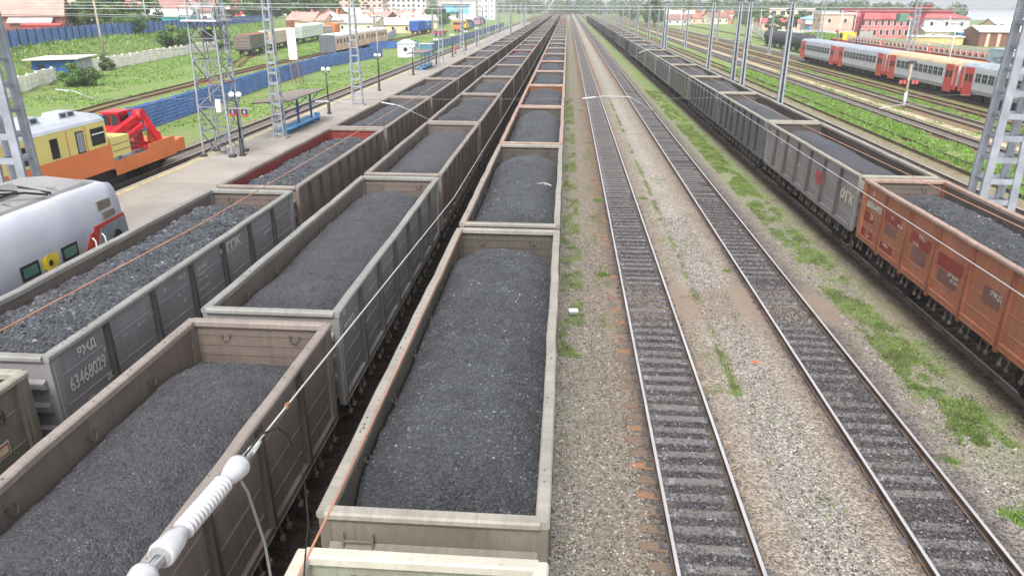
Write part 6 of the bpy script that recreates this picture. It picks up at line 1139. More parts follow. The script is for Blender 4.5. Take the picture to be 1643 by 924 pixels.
put('door', MB().box(-.5, .5, -3.24, -3.2, .05, 2.1).mesh('door', [M_blued]), r); put('window', MB().box(-2.0, -1.1, -3.23, -3.2, 1.2, 2.0).mesh('window', [M_glass]), r)
# ------------------------------------------------------------ buildings
def wallm(name, c, v=.15): return M_simple(name, c, .85, var=v, scale=.4)
W_ = {k: wallm('wall_' + k, lin(*c)) for k, c in dict(brown=(150, 96, 84), darkbrown=(124, 84, 72), white=(222, 220, 214), teal=(64, 170, 184), brick=(206, 128, 98), pink=(214, 178, 160), tan=(214, 190, 160), cream=(218, 212, 190), rosy=(206, 128, 128), red=(190, 84, 88), grey=(190, 188, 190), ochre=(206, 184, 130), log=(140, 92, 74), blue=(90, 150, 196)).items()}
Rf = {k: M_simple('roofing_' + k, lin(*c), .75, var=.15, scale=.5) for k, c in dict(mauve=(178, 146, 134), pale=(218, 212, 204), brown=(152, 112, 102), white=(232, 230, 226), red=(196, 96, 98), blue=(140, 180, 218), grey=(170, 166, 164), purple=(128, 96, 108), rust=(170, 120, 100)).items()}
def house(x, y, z, w, d, h, rh, rz, wm_, rm, label, kind='gable', nwx=3, nwy=2, floors=1, cat='house', chimney=True, trim=None, group=None, name='house', over=.5, winw=.9, winh=1.2):
    r = put(name, None, None, (x, y, z), rz, label=label, cat=cat, group=group); trim = trim or M_lampw
    wl = put('wall', MB().box(-w / 2, w / 2, -d / 2, d / 2, -.5, h).mesh('wall', [wm_]), r)
    if kind == 'gable':
        o = over; b = MB(); b.quadbox([(-w / 2 - o, -d / 2 - o, h - .15), (w / 2 + o, -d / 2 - o, h - .15), (w / 2 + o, 0, h + rh), (-w / 2 - o, 0, h + rh), (-w / 2 - o, -d / 2 - o, h + .02), (w / 2 + o, -d / 2 - o, h + .02), (w / 2 + o, 0, h + rh + .17), (-w / 2 - o, 0, h + rh + .17)]); b.quadbox([(-w / 2 - o, 0, h + rh), (w / 2 + o, 0, h + rh), (w / 2 + o, d / 2 + o, h - .15), (-w / 2 - o, d / 2 + o, h - .15), (-w / 2 - o, 0, h + rh + .17), (w / 2 + o, 0, h + rh + .17), (w / 2 + o, d / 2 + o, h + .02), (-w / 2 - o, d / 2 + o, h + .02)])
        rf = put('roof', b.mesh('roof', [rm]), r); b = MB()
        for s in (-1, 1): b.quadbox([(s * w / 2 - .05, -d / 2, h - .1), (s * w / 2 + .05, -d / 2, h - .1), (s * w / 2 + .05, d / 2, h - .1), (s * w / 2 - .05, d / 2, h - .1), (s * w / 2 - .05, -.02, h + rh - .05), (s * w / 2 + .05, -.02, h + rh - .05), (s * w / 2 + .05, .02, h + rh - .05), (s * w / 2 - .05, .02, h + rh - .05)])
        put('gable_wall', b.mesh('gable_wall', [wm_]), r)
    elif kind == 'hip': q = min(w, d) * .42; rf = put('roof', MB().quadbox([(-w / 2 - over, -d / 2 - over, h), (w / 2 + over, -d / 2 - over, h), (w / 2 + over, d / 2 + over, h), (-w / 2 - over, d / 2 + over, h), (-w / 2 + q, -.1 if d < w else -d / 2 + q, h + rh), (w / 2 - q, -.1 if d < w else -d / 2 + q, h + rh), (w / 2 - q, .1 if d < w else d / 2 - q, h + rh), (-w / 2 + q, .1 if d < w else d / 2 - q, h + rh)]).mesh('roof', [rm]), r)
    else: rf = put('roof', MB().box(-w / 2 - .3, w / 2 + .3, -d / 2 - .3, d / 2 + .3, h, h + rh).mesh('roof', [rm]), r)
    if chimney: put('chimney', MB().box(w * .15, w * .15 + .7, d * .1, d * .1 + .7, h + .1, h + rh + 1.0).mesh('chimney', [W_['brick']]), rf)
    fr = MB().box(-winw / 2 - .1, winw / 2 + .1, -.05, .02, -.1, winh + .1).mesh('window_frame', [trim]); pn = MB().box(-winw / 2, winw / 2, -.07, -.052, 0, winh).mesh('pane', [M_glass]); fh = h / floors
    for f in range(floors):
        for k in range(nwx): q = put('window', fr, r, (-w / 2 + w * (k + .5) / nwx, -d / 2 - .02, fh * f + fh * .32)); put('pane', pn, q)
        for s in (-1, 1):
            for k in range(nwy): q = put('window', fr, r, (s * (w / 2 + .02), -d / 2 + d * (k + .5) / nwy, fh * f + fh * .32), s * math.pi / 2); put('pane', pn, q)
    return r
# left town, on and behind the bank
h1 = house(-106, 148, 3.8, 11, 10, 3.2, 4.2, .45, W_['brown'], Rf['mauve'], 'dark red wooden house with wide pinkish roof at the upper left, behind the blue fence', nwx=2, nwy=2, trim=W_['white'])
put('porch_roof', MB().quadbox([(4, -8.2, 1.9), (-3.5, -8.2, 1.9), (-3.5, -5, 2.9), (4, -5, 2.9), (4, -8.2, 2.0), (-3.5, -8.2, 2.0), (-3.5, -5, 3.0), (4, -5, 3.0)]).mesh('porch_roof', [Rf['grey']]), h1); put('porch', MB().box(-3, 3.5, -7.8, -5.02, -.5, 2.0).mesh('porch', [W_['darkbrown']]), h1)
house(-99, 140, 3.8, 6, 3, 1.6, .3, .4, W_['red'], Rf['red'], 'low red shed right behind the upper blue fence', 'flat', 0, 0, chimney=False, cat='shed', name='shed')
house(-104, 199, 3.8, 10, 7, 2.4, 1.6, .2, W_['teal'], Rf['white'], 'turquoise shed with white roof behind the upper blue fence', 'gable', 0, 0, chimney=False, cat='shed', name='shed')
house(-113, 215, 3.8, 24, 12, 3.4, 3.6, .3, W_['white'], Rf['brown'], 'long white house with broad brown roof behind the turquoise shed', 'gable', 6, 2)
house(-126, 262, 3.8, 16, 10, 3.6, 3.6, .6, W_['log'], Rf['pale'], 'reddish brown log house with pale roof left of the green trees', 'gable', 3, 3)
house(-118, 190, 3.8, 9, 7, 3, 2.2, .2, W_['white'], Rf['pale'], 'small white house with pale roof left of the turquoise shed', 'gable', 2, 2)
house(-122, 205, 3.8, 7, 6, 3, 1.5, .1, W_['cream'], Rf['red'], 'small house with red roof above the blue fence', 'gable', 2, 1)
def block(x, y, z, w, d, fl, wm_, label, rz=0, nw=10, band=None, group='apartment blocks on the skyline', nwy=4):
    r = put('apartment_block', None, None, (x, y, z), rz, label=label, cat='apartment block', group=group); H = fl * 3.0
    put('wall', MB().box(-w / 2, w / 2, -d / 2, d / 2, -1, H + .6).mesh('wall', [wm_]), r); put('roof', MB().box(-w / 2 - .4, w / 2 + .4, -d / 2 - .4, d / 2 + .4, H + .603, H + 1.0).mesh('roof', [Rf['grey']]), r)
    pn = MB().box(-.75, .75, -.03, .02, 0, 1.5).mesh('window', [M_glass]); bal = MB().box(-1.4, 1.4, -.9, 0, 0, 1.0).mesh('balcony', [W_['white']])
    for f in range(fl):
        for k in range(nw):
            put('window', pn, r, (-w / 2 + w * (k + .5) / nw, -d / 2 - .01, f * 3 + .9))
            if k % 4 == 1: put('balcony', bal, r, (-w / 2 + w * (k + .5) / nw, -d / 2 - .01, f * 3 - .1))
        for k in range(nwy): put('window', pn, r, (w / 2 + .01, -d / 2 + d * (k + .5) / nwy, f * 3 + .9), math.pi / 2)
    return r
for i, (x, y, w, d, fl, m, nw, l) in enumerate([(-168, 305, 34, 13, 4, 'brick', 10, 'orange brick apartment block above the turquoise shed'), (-205, 300, 26, 13, 4, 'tan', 8, 'tan apartment block left of the orange brick one'), (-150, 345, 22, 12, 4, 'red', 7, 'reddish apartment block right of the orange brick one'), (-150, 415, 40, 13, 4, 'grey', 12, 'pale grey apartment block left above the green trees'), (-128, 470, 34, 13, 4, 'pink', 10, 'pink apartment block above the white refrigerator wagon'), (-103, 500, 26, 13, 4, 'white', 8, 'white apartment block between the pink ones'), (-136, 380, 14, 12, 3, 'cream', 5, 'narrow cream block behind the green trees'), (-170, 520, 46, 14, 5, 'tan', 12, 'long tan block far behind on the left skyline')]): block(x, y, 3.5, w, d, fl, W_[m], l, nw=nw)
rb = random.Random(31); cols = list(W_.keys()); rfs = list(Rf.keys()); adj = ['low', 'small', 'wide', 'narrow']
for i in range(30):
    y = rb.uniform(270, 520); x = -y * rb.uniform(.17, .33) - 6; wc = rb.choice(['white', 'pink', 'cream', 'tan', 'darkbrown', 'brick', 'grey']); rc = rb.choice(['pale', 'white', 'mauve', 'grey', 'rust', 'pale'])
    house(x, y, terr(x, y), rb.uniform(9, 17), rb.uniform(7, 10), rb.uniform(2.8, 4.2), rb.uniform(1.6, 3.0), rb.uniform(-.5, .5), W_[wc], Rf[rc], f'{wc.replace("dark","dark ")} walled house with {rc} roof in the crowded quarter beyond the field', rb.choice(['gable', 'hip']), 3, 2, group='houses in the left quarter')
st = house(-70, 496, 0, 24, 14, 11, .6, 0, W_['white'], Rf['grey'], 'white building with large light blue glazed front on the left skyline', 'flat', 0, 3, floors=3, chimney=False, cat='building', name='station_building'); put('glazed_front', MB().box(-8, 8, -7.1, -7.03, 3.5, 9).mesh('glazed_front', [M_simple('sky_blue_glass', lin(120, 190, 226), .4)]), st); put('canopy', MB().box(-9, 9, -8.5, -7.04, 9.05, 9.4).mesh('canopy', [M_dark]), st)
house(-54, 520, 0, 12, 10, 13, .6, 0, W_['white'], Rf['grey'], 'tall narrow white building right of the blue glazed front', 'flat', 3, 2, floors=4, chimney=False, cat='building', name='building')
# right town
house(112, 405, -.2, 22, 12, 8.2, .5, 0, W_['tan'], Rf['pale'], 'two storey tan building above the tank wagons', 'flat', 5, 2, floors=2, chimney=False, cat='building', name='building', winw=2.4, winh=2.0)
house(92, 345, -.2, 16, 7, 3.2, 1.4, 0, W_['pink'], Rf['red'], 'low pink shed with red roof and blue base in front of the tan building', 'gable', 5, 1, chimney=False, cat='shed', name='shed'); house(104, 330, -.2, 9, 6, 2.6, .3, 0, W_['blue'], Rf['red'], 'small blue kiosk with red roof beside the pink shed', 'flat', 2, 1, chimney=False, cat='kiosk', name='kiosk')
house(112, 350, -.2, 18, 12, 4.6, 1.6, 0, W_['white'], Rf['blue'], 'white building with light blue hip roof left of the red gantry crane', 'hip', 5, 2, chimney=False, cat='building', name='building')
h2 = house(105, 272, -.2, 17, 12, 6.0, 2.2, .1, W_['rosy'], Rf['red'], 'red and pink two storey house with bright red roof under the gantry crane', 'gable', 8, 3, floors=2, winw=.9, winh=1.7); put('dormer', MB().quadbox([(-2, -6.6, 6.0), (2, -6.6, 6.0), (2, -3, 6.2), (-2, -3, 6.2), (-.2, -6.6, 7.8), (.2, -6.6, 7.8), (.2, -2, 7.9), (-.2, -2, 7.9)]).mesh('dormer', [Rf['red']]), h2)
house(121, 262, -.2, 14, 10, 6.5, 1.6, 0, W_['grey'], Rf['red'], 'grey house with red roof right of the red two storey house', 'hip', 3, 2, floors=2)
house(87, 262, -.2, 10, 9, 7.4, .8, 0, W_['pink'], Rf['pale'], 'pale pink tower like house behind the left crane leg', 'flat', 2, 2, floors=2, chimney=False)
house(150, 268, -.2, 22, 10, 4.2, 2.2, .1, W_['pink'], Rf['pale'], 'long low pinkish house with pale roof right of the gantry crane', 'gable', 6, 2)
house(176, 285, -.2, 18, 14, 5.2, 3.4, .2, W_['pink'], Rf['purple'], 'house with dark purple hip roof on the right skyline', 'hip', 5, 2)
house(196, 296, -.2, 28, 18, 4.6, 4.6, .1, W_['tan'], Rf['white'], 'wide house with big white hip roof at the upper right', 'hip', 7, 2); house(172, 262, -.2, 16, 12, 4.4, 2.6, .1, W_['grey'], Rf['white'], 'grey house with white hip roof left of the big white hip roof', 'hip', 4, 2)
wr = house(124, 220, -.2, 26, 10, 3.8, 1.3, -.05, W_['darkbrown'], Rf['white'], 'long brown warehouse with white roof and pale pillars at the upper right', 'gable', 0, 0, chimney=False, cat='warehouse', name='warehouse')
for k in range(8): put('pillar', MB().box(-.4, .4, -5.4, -5.02, -.4, 3.2).mesh('pillar', [W_['pink']]), wr, (-11 + k * 2.8, 0, 0))
house(118, 246, -.2, 18, 9, 3, .8, -.1, W_['cream'], Rf['white'], 'low building with white roof behind the green bush', 'gable', 4, 1, chimney=False, cat='shed', name='shed'); house(104, 226, -.2, 13, 6, 2, .3, -.2, W_['ochre'], Rf['white'], 'low ochre shed with white flat roof just above the red coaches', 'flat', 0, 0, chimney=False, cat='shed', name='shed')
house(120, 240, -.2, 7, 3, 2.6, .3, 0, W_['blue'], Rf['blue'], 'small bright blue shed left of the green bush', 'flat', 0, 0, chimney=False, cat='shed', name='shed')
for i in range(26):
    y = rb.uniform(360, 620); x = y * rb.uniform(.11, .42); wc = rb.choice(['white', 'pink', 'brick', 'tan', 'darkbrown', 'grey', 'cream']); rc = rb.choice(['pale', 'white', 'rust', 'grey', 'brown', 'mauve'])
    house(x, y, -.2, rb.uniform(9, 16), rb.uniform(8, 10), rb.uniform(2.8, 4.6), rb.uniform(1.6, 2.8), rb.uniform(-.4, .4), W_[wc], Rf[rc], f'{wc.replace("dark","dark ")} walled house with {rc} roof far off beyond the right hand tracks', rb.choice(['gable', 'hip']), 3, 2, group='houses in the right quarter')
block(70, 560, -.2, 26, 12, 2, W_['brick'], 'low orange brick block beyond the end of the right coal train', nw=8, group='far brick blocks'); block(96, 520, -.2, 24, 12, 2, W_['brick'], 'second low brick block right of the first, near the far masts', nw=8, group='far brick blocks')
run_fence([(68, 262), (80, 256), (96, 250)], 4.0, 2.6, W_['grey'], M_conc, 'pale lilac fence between tank wagons and gantry crane', lambda x, y: -.2, ribs=False); run_fence([(58, 228), (70, 290), (80, 350)], 4.0, 2.4, W_['white'], M_conc, 'white fence behind the grassy rise on the right', lambda x, y: -.2, ribs=False)
# gantry crane
M_gr = M_simple('gantry_red', lin(134, 46, 50), .55, var=.15)
r = put('gantry_crane', None, None, (0, 0, -.2), label='dark red gantry crane with long beam above the red roofed house', cat='crane')
put('beam', MB().beam((83, 244, 8.7), (116, 244, 8.5), .9, 1.2).mesh('beam', [M_gr]), r); put('trolley', MB().box(104.5, 109, 242.4, 245.6, 9.2, 10.3).mesh('trolley', [M_gr]), r)
for (a, c) in (((89.5, 243.5, 8.1), (86.0, 240, 0)), ((90.0, 244.5, 8.1), (90.5, 248, 0)), ((107.5, 243.5, 8.1), (103.5, 240, 0)), ((108.0, 244.5, 8.1), (107.0, 248, 0))): put('leg', MB().beam(a, c, .75).mesh('leg', [M_gr]), r)
put('tie_beam', MB().beam((86.0, 240, .5), (90.5, 248, .5), .5).mesh('tie_beam', [M_gr]), r); put('tie_beam', MB().beam((103.5, 240, .5), (107, 248, .5), .5).mesh('tie_beam', [M_gr]), r); put('cab', MB().box(100, 102.5, 242, 245, 5.6, 7.9).mesh('cab', [M_glassg]), r)
# grassy rise on the right
b = MB(); nn = 14; hm = []
def mound(x, y): return max(0, 1 - ((x - 66) / 9) ** 2) * max(0, 1 - ((y - 205) / 34) ** 2) * 3.2
xs = np.linspace(56, 76, 12); ys = np.linspace(170, 240, 20); V = [(x, y, mound(x, y) - .24) for y in ys for x in xs]; F = [(j * 12 + i, j * 12 + i + 1, (j + 1) * 12 + i + 1, (j + 1) * 12 + i) for j in range(19) for i in range(11)]
me = npmesh('grassy_rise', V, F, [M_simple('rise_green', (.12, .22, .05, 1), .9, var=.4, scale=.4, bump=.05, bscale=2)], smooth=True); put('grassy_rise', me, kind='structure')
pts = np.array([(x, y, mound(x, y) - .22) for x, y in zip(np.random.uniform(57, 75, 3500), np.random.uniform(172, 238, 3500))]); put('rise_grass', grass_mesh('rise_grass', pts, np.random.uniform(.2, .6, 3500), .07, M_gd, np.random.RandomState(5), 3, .2), label='green grass covering the rise behind the tank wagons', cat='grass', kind='stuff')
# ------------------------------------------------------------ trees
for i, (k, x, y, s, l) in enumerate([('wide', -100, 156, .75, 'rounded green tree just right of the dark red house'), ('bush', -94.5, 158, 1.2, 'light green bush in front of the tree by the dark red house'), ('wide', -102, 168, 1.0, 'dark green tree at the thin lattice mast'), ('round', -101, 181, .85, 'dark tree by the small white house'), ('bush', -97, 172, 1.0, 'green bush behind the upper blue fence'), ('tall', -117, 141, .9, 'dark tree at the top left corner'), ('round', -118, 165, 1.0, 'tree behind the pinkish roof on the left'), ('round', -105, 232, .9, 'tree right of the long white house'), ('wide', -112, 275, 1.2, 'large green tree right of the log house'), ('tall', -106, 290, 1.0, 'tall dark tree behind the ladder like mast'), ('wide', -101, 300, 1.2, 'bright green tree above the beige boxcar'), ('tall', -99, 325, 1.1, 'darker green tree above the white refrigerator wagon'), ('round', -96, 310, 1.0, 'round tree above the fence end'), ('bush', -79, 150, 1.3, 'bright bush growing on the bank by the lattice tower'), ('bush', -86, 147, 1.0, 'leafy bush high on the bank under the blue fence'), ('bush', -71, 112, .6, 'low bush on the bank near the brown pole'), ('bush', -60.5, 90, .75, 'bright green shrub in front of the concrete wall'), ('bush', -78, 168, 1.0, 'bush at the far end of the concrete wall')]): tree(k, x, y, (3.7 if x < -92 else terr(x, y)), s, l)
rb = random.Random(77)
for i, (k, x, y, s, l) in enumerate([('wide', 199, 350, 1.0, 'big dark tree behind the white hip roof'), ('wide', 126, 236, .62, 'dark green round bush tree left of the warehouse'), ('bush', 118, 242, .9, 'light green bush behind the low white roof'), ('tall', 178, 250, .9, 'tall airy tree at the upper right corner'), ('wide', 190, 262, 1.1, 'dense tree at the upper right edge'), ('bush', 137, 212, .9, 'bush against the brown warehouse front'), ('bush', 143, 214, .8, 'second bush at the right end of the warehouse'), ('tall', 84, 300, .8, 'dark tree behind the left leg of the gantry crane'), ('round', 75, 285, .8, 'tree behind the lilac fence'), ('wide', 96, 395, 1.1, 'dark tree behind the blue roofed building'), ('bush', 64, 205, .8, 'bush on the grassy rise')]): tree(k, x, y, -.2, s, l)
for i in range(34): y = rb.uniform(300, 560); x = -y * rb.uniform(.12, .36) - 10; tree(rb.choice(['round', 'wide', 'tall', 'bush']), x, y, terr(x, y), rb.uniform(.7, 1.2), 'green tree among the houses of the left quarter', 'trees among the left houses')
for i in range(56): y = rb.uniform(380, 720); x = y * rb.uniform(.05, .44) + 12; tree(rb.choice(['round', 'wide', 'tall', 'round']), x, y, -.2, rb.uniform(.7, 1.15), 'green tree far off among the houses right of the yard', 'trees among the right houses')
# far woods: many crowns joined, a mass nobody could count
def woods(name, label, n, xr, yr, hr, seed):
    rs = np.random.RandomState(seed); c = np.stack([rs.uniform(*xr, n), rs.uniform(*yr, n), np.zeros(n)], 1); hh = rs.uniform(*hr, n); m = 160; idx = np.repeat(np.arange(n), m); d = rs.randn(n * m, 3); d /= np.linalg.norm(d, axis=1)[:, None]
    P_ = c[idx] + d * np.stack([hh[idx] * .38, hh[idx] * .38, hh[idx] * .48], 1) + np.array([0, 0, 1]) * hh[idx][:, None] * .52; s = rs.uniform(.5, 1.2, n * m)[:, None]; a = rs.randn(n * m, 3); a /= np.linalg.norm(a, axis=1)[:, None]; b_ = np.cross(a, d)
    V = np.stack([P_ - a * s, P_ - b_ * s, P_ + a * s, P_ + b_ * s], 1).reshape(-1, 3); F = (np.arange(n * m) * 4)[:, None] + np.arange(4); put(name, npmesh(name, V, F, M_lf[:2], rs.randint(0, 2, n)[idx]), label=label, cat='woodland', kind='stuff')
woods('far_woods', 'hazy line of distant trees behind the yard', 480, (-420, 300), (760, 980), (9, 17), 21)
woods('far_woods', 'hazy belt of trees on the right horizon', 130, (130, 300), (560, 760), (8, 13), 22)
put('lake', MB().poly([(330, 640, -.1), (2600, 900, -.1), (3000, 3300, -.1), (420, 3300, -.1)]).mesh('lake', [M_simple('lake_water', lin(190, 206, 220), .15, var=.03, scale=.01, spec=.8)]), kind='structure')
# hills
M_hill = M_simple('hill_forest', lin(70, 96, 80), .95, var=.3, scale=.01)
def ridge(pts, y, depth, label):
    b = MB(); n = len(pts)
    for (x, z) in pts: b.v += [(x, y - depth, -2), (x, y, z), (x, y + depth, -2)]
    for i in range(n - 1):
        for k in (0, 1): b.f.append((i * 3 + k, (i + 1) * 3 + k, (i + 1) * 3 + k + 1, i * 3 + k + 1)); b.m.append(0); b.sm.append(True)
    put('hills', b.mesh('hills', [M_hill]), kind='structure')
ridge([(-3000, 24), (-2200, 34), (-1500, 30), (-900, 24), (-300, 16), (200, 22), (700, 20), (1200, 16), (1700, 24), (2300, 34), (2800, 26), (3400, 18)], 4200, 900, '')
# ------------------------------------------------------------ overhead wires
M_cop = M_simple('copper_wire', lin(206, 150, 122), .4, metal=.5, var=.2, scale=1); M_wire = M_simple('aluminium_wire', lin(196, 196, 198), .45, metal=.4, var=.1); M_dwire = M_simple('dark_wire', lin(120, 120, 122), .6, var=.1)
def wire(pts, rr, mat, label, group='overhead wires', droppers=None, name='overhead_wire', n=5):
    o = put(name, MB().tube(pts, rr, n, cap=False).mesh(name, [mat]), label=label, cat='wire', group=group); return o
def sagline(x0, y0, y1, z, sag, span=55, x1=None):
    pts = []; y = y0; x1 = x0 if x1 is None else x1
    while y < y1 + .1:
        t = ((y - 30) % span) / span; pts.append((x0 + (x1 - x0) * (y - y0) / (y1 - y0), y, z - sag * 4 * t * (1 - t))); y += 2.75 if y < 140 else 9
    return pts
wire([(-6.9, -6, 6.35), (-6.35, 12, 6.1), (-6.2, 30, 6.1)] + [(-6.3 + (.15 if k % 2 else -.15), 30 + 55 * k, 6.1) for k in range(1, 9)], .011, M_cop, 'copper contact wire crossing the coal of the wagon numbered 63468029')
wire([(-1.8, -6, 6.2), (-1.68, 5, 6.15), (-1.75, 30, 6.1)] + [(-1.57 + (.15 if k % 2 else -.15), 30 + 55 * k, 6.1) for k in range(1, 9)], .010, M_cop, 'copper contact wire crossing the rim of the large centre wagon')
wire([(8.1, -6, 6.3), (8.0, 12, 6.2), (7.7, 30, 6.1)] + [(7.95 + (.15 if k % 2 else -.15), 30 + 55 * k, 6.1) for k in range(1, 9)], .011, M_cop, 'copper contact wire crossing the coal of the orange wagon')
wire([(4.5, -6, 7.0), (4.85, 8, 6.95), (5.0, 20, 6.9), (5.1, 30, 6.9)] + [(5.1, 30 + 55 * k, 6.9) for k in range(1, 9)], .0065, M_wire, 'pale wire running along the foot of the right coal train')
wire([(3.17 + (.15 if k % 2 else -.15), 30 + 55 * k, 6.1) for k in range(0, 9)], .010, M_dwire, 'contact wire above the nearer empty track')
wire([(-1.533, 3.12, 7.635), (-1.52, 10, 7.2), (-1.55, 20, 7.05), (-1.55, 30, 7.0), (-1.55, 57, 7.1), (-1.55, 85, 7.8), (-1.55, 112, 7.2), (-1.55, 140, 7.8), (-1.55, 300, 7.6)], [.006, .005] + [.0038] * 7, M_wire, 'pale messenger wire leading away from the white insulator')
wire([(-11.15, 34 + 55 * k, 6.15) for k in range(0, 8)], .010, M_dwire, 'contact wire above the train along the platform'); wire(sagline(-6.3, 30, 440, 7.9, 1.0), .010, M_dwire, 'messenger wire above the second coal train'); wire(sagline(-11.15, 30, 440, 7.9, 1.0), .010, M_dwire, 'messenger wire above the train along the platform')
wire(sagline(7.95, 30, 440, 7.9, 1.0), .010, M_dwire, 'messenger wire above the farther empty track'); wire(sagline(3.17, 30, 440, 7.9, 1.0), .010, M_dwire, 'messenger wire above the nearer empty track')
for (x, l) in [(31.6, 'messenger wire above the dark right hand track'), (37, 'messenger wire above the middle right tracks'), (46, 'messenger wire above the suburban train'), (-26.1, 'messenger wire above the platform track')]: wire(sagline(x, 40, 420, 7.6, .9), .012, M_dwire, l)
wire([(-20.2, 25.8, 9.3), (-21, 54, 8.6), (-20.5, 73, 9.6), (-20.6, 125, 9.7), (-20.5, 200, 9.7)], .012, M_wire, 'pale feeder wire along the platform masts')
# cross span between the two heavy masts
L0, R0 = (-20.2, 25.9), (18.2, 32.0)
def cs(z, sag, label, rr=.012, mat=None):
    pts = []
    for k in range(25): t = k / 24; pts.append((L0[0] + (R0[0] - L0[0]) * t, L0[1] + (R0[1] - L0[1]) * t, z - sag * 4 * t * (1 - t)))
    return wire(pts, rr, mat or M_wire, label, 'cross span wires')
cs(6.45, .12, 'lower cross span wire over the four middle tracks', .007, M_dwire); cs(9.72, .03, 'upper cross span cable near the top edge of the view', .009); cs(9.62, .05, 'second upper cross span cable just below the top edge', .009); cs(10.9, .9, 'sagging suspension cable at the top edge', .010)
for (yy, n_) in [(85, 'second'), (140, 'third'), (195, 'fourth')]:
    for z in (6.5, 9.4): wire([(-20.5, yy, z), (0, yy, z - .05), (18.3, yy, z)], .014, M_dwire, f'{n_} cross span wire at {"contact" if z < 7 else "mast top"} height over the yard', 'cross span wires')
    wire([(18.3, yy, 9.5), (49, yy + 4, 9.5), (60, yy + 5, 9.5)], .014, M_dwire, f'{n_} cross wire over the right hand tracks', 'cross span wires')
for (yy, z, x0, x1) in [(47, 9.3, -120, -22), (47, 8.9, -110, -22), (56, 9.25, -100, -21)]: wire([(x0, yy + 60, z + .4), ((x0 + x1) / 2, yy + 30, z - .3), (x1, yy, z)], .02, M_wire, 'pale wires crossing the sky above the left field', 'left field wires')
M_ins = M_simple('insulator_white', (.46, .46, .49, 1), .22, var=.08, scale=9, grime=(.30, .28, .26, 1), gamt=.3, spec=.6); M_galv2 = M_simple('bright_fitting', (.45, .47, .48, 1), .35, metal=.6, var=.15)
def steady(x, y, z, pts, label):
    r = put('steady_arm', None, None, (x, y, z), label=label, cat='wire fitting', group='steady arms on the cross span')
    put('arm', MB().tube(pts, .015, 6).mesh('arm', [M_galv2]), r); e = pts[0]; d = Vector(pts[1]) - Vector(pts[0]); d.normalize()
    put('insulator', MB().tube([Vector(e) + d * k * .05 for k in range(12)], [.02, .04] * 6, 8).mesh('insulator', [M_ins]), r)
steady(.7, 30.2, 6.22, [(0, 0, 0), (.9, 0, .12), (1.9, 0, .10), (2.9, -.2, -.45)], 'long pale curved arm hanging over the empty tracks'); steady(-9.6, 28.2, 6.2, [(0, 0, 0), (1.1, 0, 0), (1.8, 0, -.05)], 'short pale arm over the second coal train'); steady(-7.1, 28.6, 6.15, [(0, 0, 0), (.7, -.05, -.1), (1.9, -.2, -.6)], 'pale arm slanting down beside the second coal train')
steady(-18.3, 25.8, 6.78, [(0, 0, 0), (.7, 0, -.05), (1.6, .1, -.44)], 'pale arm reaching from the left lattice mast'); steady(14.7, 36, 5.3, [(0, 0, 0), (1.3, 0, .25), (2.6, 0, .0)], 'pale arm in front of the right hand tracks'); steady(18.6, 32, 5.6, [(-.6, 0, -.2), (.6, 0, 0), (3.5, 0, .1)], 'pale rod clamped to the right lattice mast')
steady(6.0, 64, 6.3, [(0, 0, -.3), (.8, 0, .1), (2.2, .2, .25)], 'small arm farther off over the farther empty track')
# ------------------------------------------------------------ big insulator string in the foreground
def shells(p0, p1, r0, n, label):
    p0, p1 = Vector(p0), Vector(p1); d = (p1 - p0); L = d.length; d.normalize(); r = put('strain_insulator', None, None, tuple(p0), label=label, cat='insulator', group='strain insulators in the foreground')
    pts = []; rs_ = []
    def add(t, q): pts.append(d * t); rs_.append(q)
    add(.0, r0 * .90); add(.015, r0 * 1.0); add(.10, r0 * .86); add(.16, r0 * .62)
    for k in range(n):
        t = .17 + (L - .34) * k / n; s_ = (L - .34) / n; add(t, r0 * .44); add(t + s_ * .30, r0 * .80); add(t + s_ * .46, r0 * .82); add(t + s_ * .56, r0 * .46)
    add(L - .15, r0 * .6); add(L - .10, r0 * .84); add(L - .03, r0 * 1.02); add(L - .01, r0 * .95); add(L, r0 * .55)
    put('ribbed_shell', MB().tube(pts, rs_, 24).mesh('ribbed_shell', [M_ins]), r)
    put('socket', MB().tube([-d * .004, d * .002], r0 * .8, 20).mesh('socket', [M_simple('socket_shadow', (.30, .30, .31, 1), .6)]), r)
    b = MB(); sd = d.cross(Vector((0, 0, 1))).normalized() * r0 * .32
    for s in (-1, 1): b.beam(-d * .14 + sd * s, d * .02 + sd * s, .012, .03)
    b.tube([-d * .10, d * .0], .016, 8); b.tube([-d * .12 - sd * 1.4, -d * .12 + sd * 1.5], .012, 8); put('clevis', b.mesh('clevis', [M_galv2]), r); return r, d, L
A0, A1 = (-1.555, 2.22, 7.695), (-1.535, 2.93, 7.645)
r, d, L = shells(A0, A1, .058, 13, 'large white ribbed insulator stretched over the rim of the taupe coal wagon')
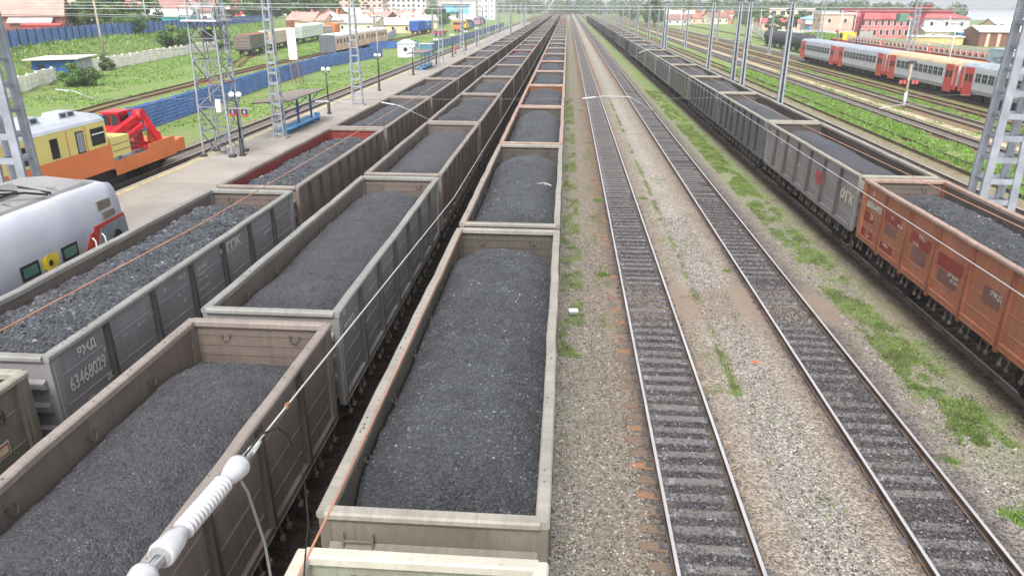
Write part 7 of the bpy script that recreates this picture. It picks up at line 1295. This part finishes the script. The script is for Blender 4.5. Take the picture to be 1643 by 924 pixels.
b = MB(); e = d * L; sd = d.cross(Vector((0, 0, 1))).normalized() * .014
for s in (-1, 1): b.beam(e - d * .01 + sd * s, e + d * .10 + sd * s, .01, .022)
put('end_fork', b.mesh('end_fork', [M_galv2]), r); put('wire_clamp', MB().tube([e + d * .09, e + d * .12, e + d * .17, e + d * .22], [.016, .022, .018, .011], 8).mesh('wire_clamp', [M_simple('clamp_pale', (.66, .70, .62, 1), .5)]), r)
shells((-1.56, 1.50, 7.72), (-1.555, 2.13, 7.705), .056, 15, 'second white ribbed insulator cut off by the bottom edge')
wire([(-1.53, 2.86, 7.67), (-1.5, 2.85, 7.59), (-1.5, 2.89, 7.51), (-1.5, 2.94, 7.31), (-1.5, 2.99, 7.11), (-1.5, 3.0, 6.88), (-1.5, 2.95, 6.5), (-1.55, 2.7, 6.0)], .008, M_dwire, 'grey jumper cable curving down below the white insulator')
wire([(-1.53, 2.98, 7.66), (-1.5, 3.13, 7.69), (-1.5, 3.32, 7.61), (-1.5, 3.44, 7.48), (-1.5, 3.55, 7.23), (-1.5, 3.6, 7.02), (-1.5, 3.58, 6.75), (-1.5, 3.48, 6.6), (-1.5, 3.40, 6.45), (-1.52, 3.2, 6.2), (-1.6, 2.8, 6.0)], .006, M_gasket, 'thin black cable looping down from the messenger wire')
put('wire_clip', MB().cbox((-1.531, 3.55, 7.607), (.022, .035, .026)).mesh('wire_clip', [M_rust]), label='small rusty clip on the messenger wire near the insulator', cat='clip')
# ------------------------------------------------------------ haze: one closed box of thin air round camera and scene
hz = NT('haze_air'); hz.t.nodes.clear(); vo = hz.n('ShaderNodeVolumePrincipled'); vo.inputs['Color'].default_value = (.96, .98, 1.0, 1); vo.inputs['Density'].default_value = HAZE; vo.inputs['Anisotropy'].default_value = .2; ho = hz.n('ShaderNodeOutputMaterial'); hz.l(vo.outputs[0], ho.inputs['Volume'])
if HAZE: put('haze', MB().box(-3100, 3500, -250, 7100, -3.5, 38).mesh('haze', [hz.m]), kind='stuff', label='pale summer haze over the railway yard', cat='haze')
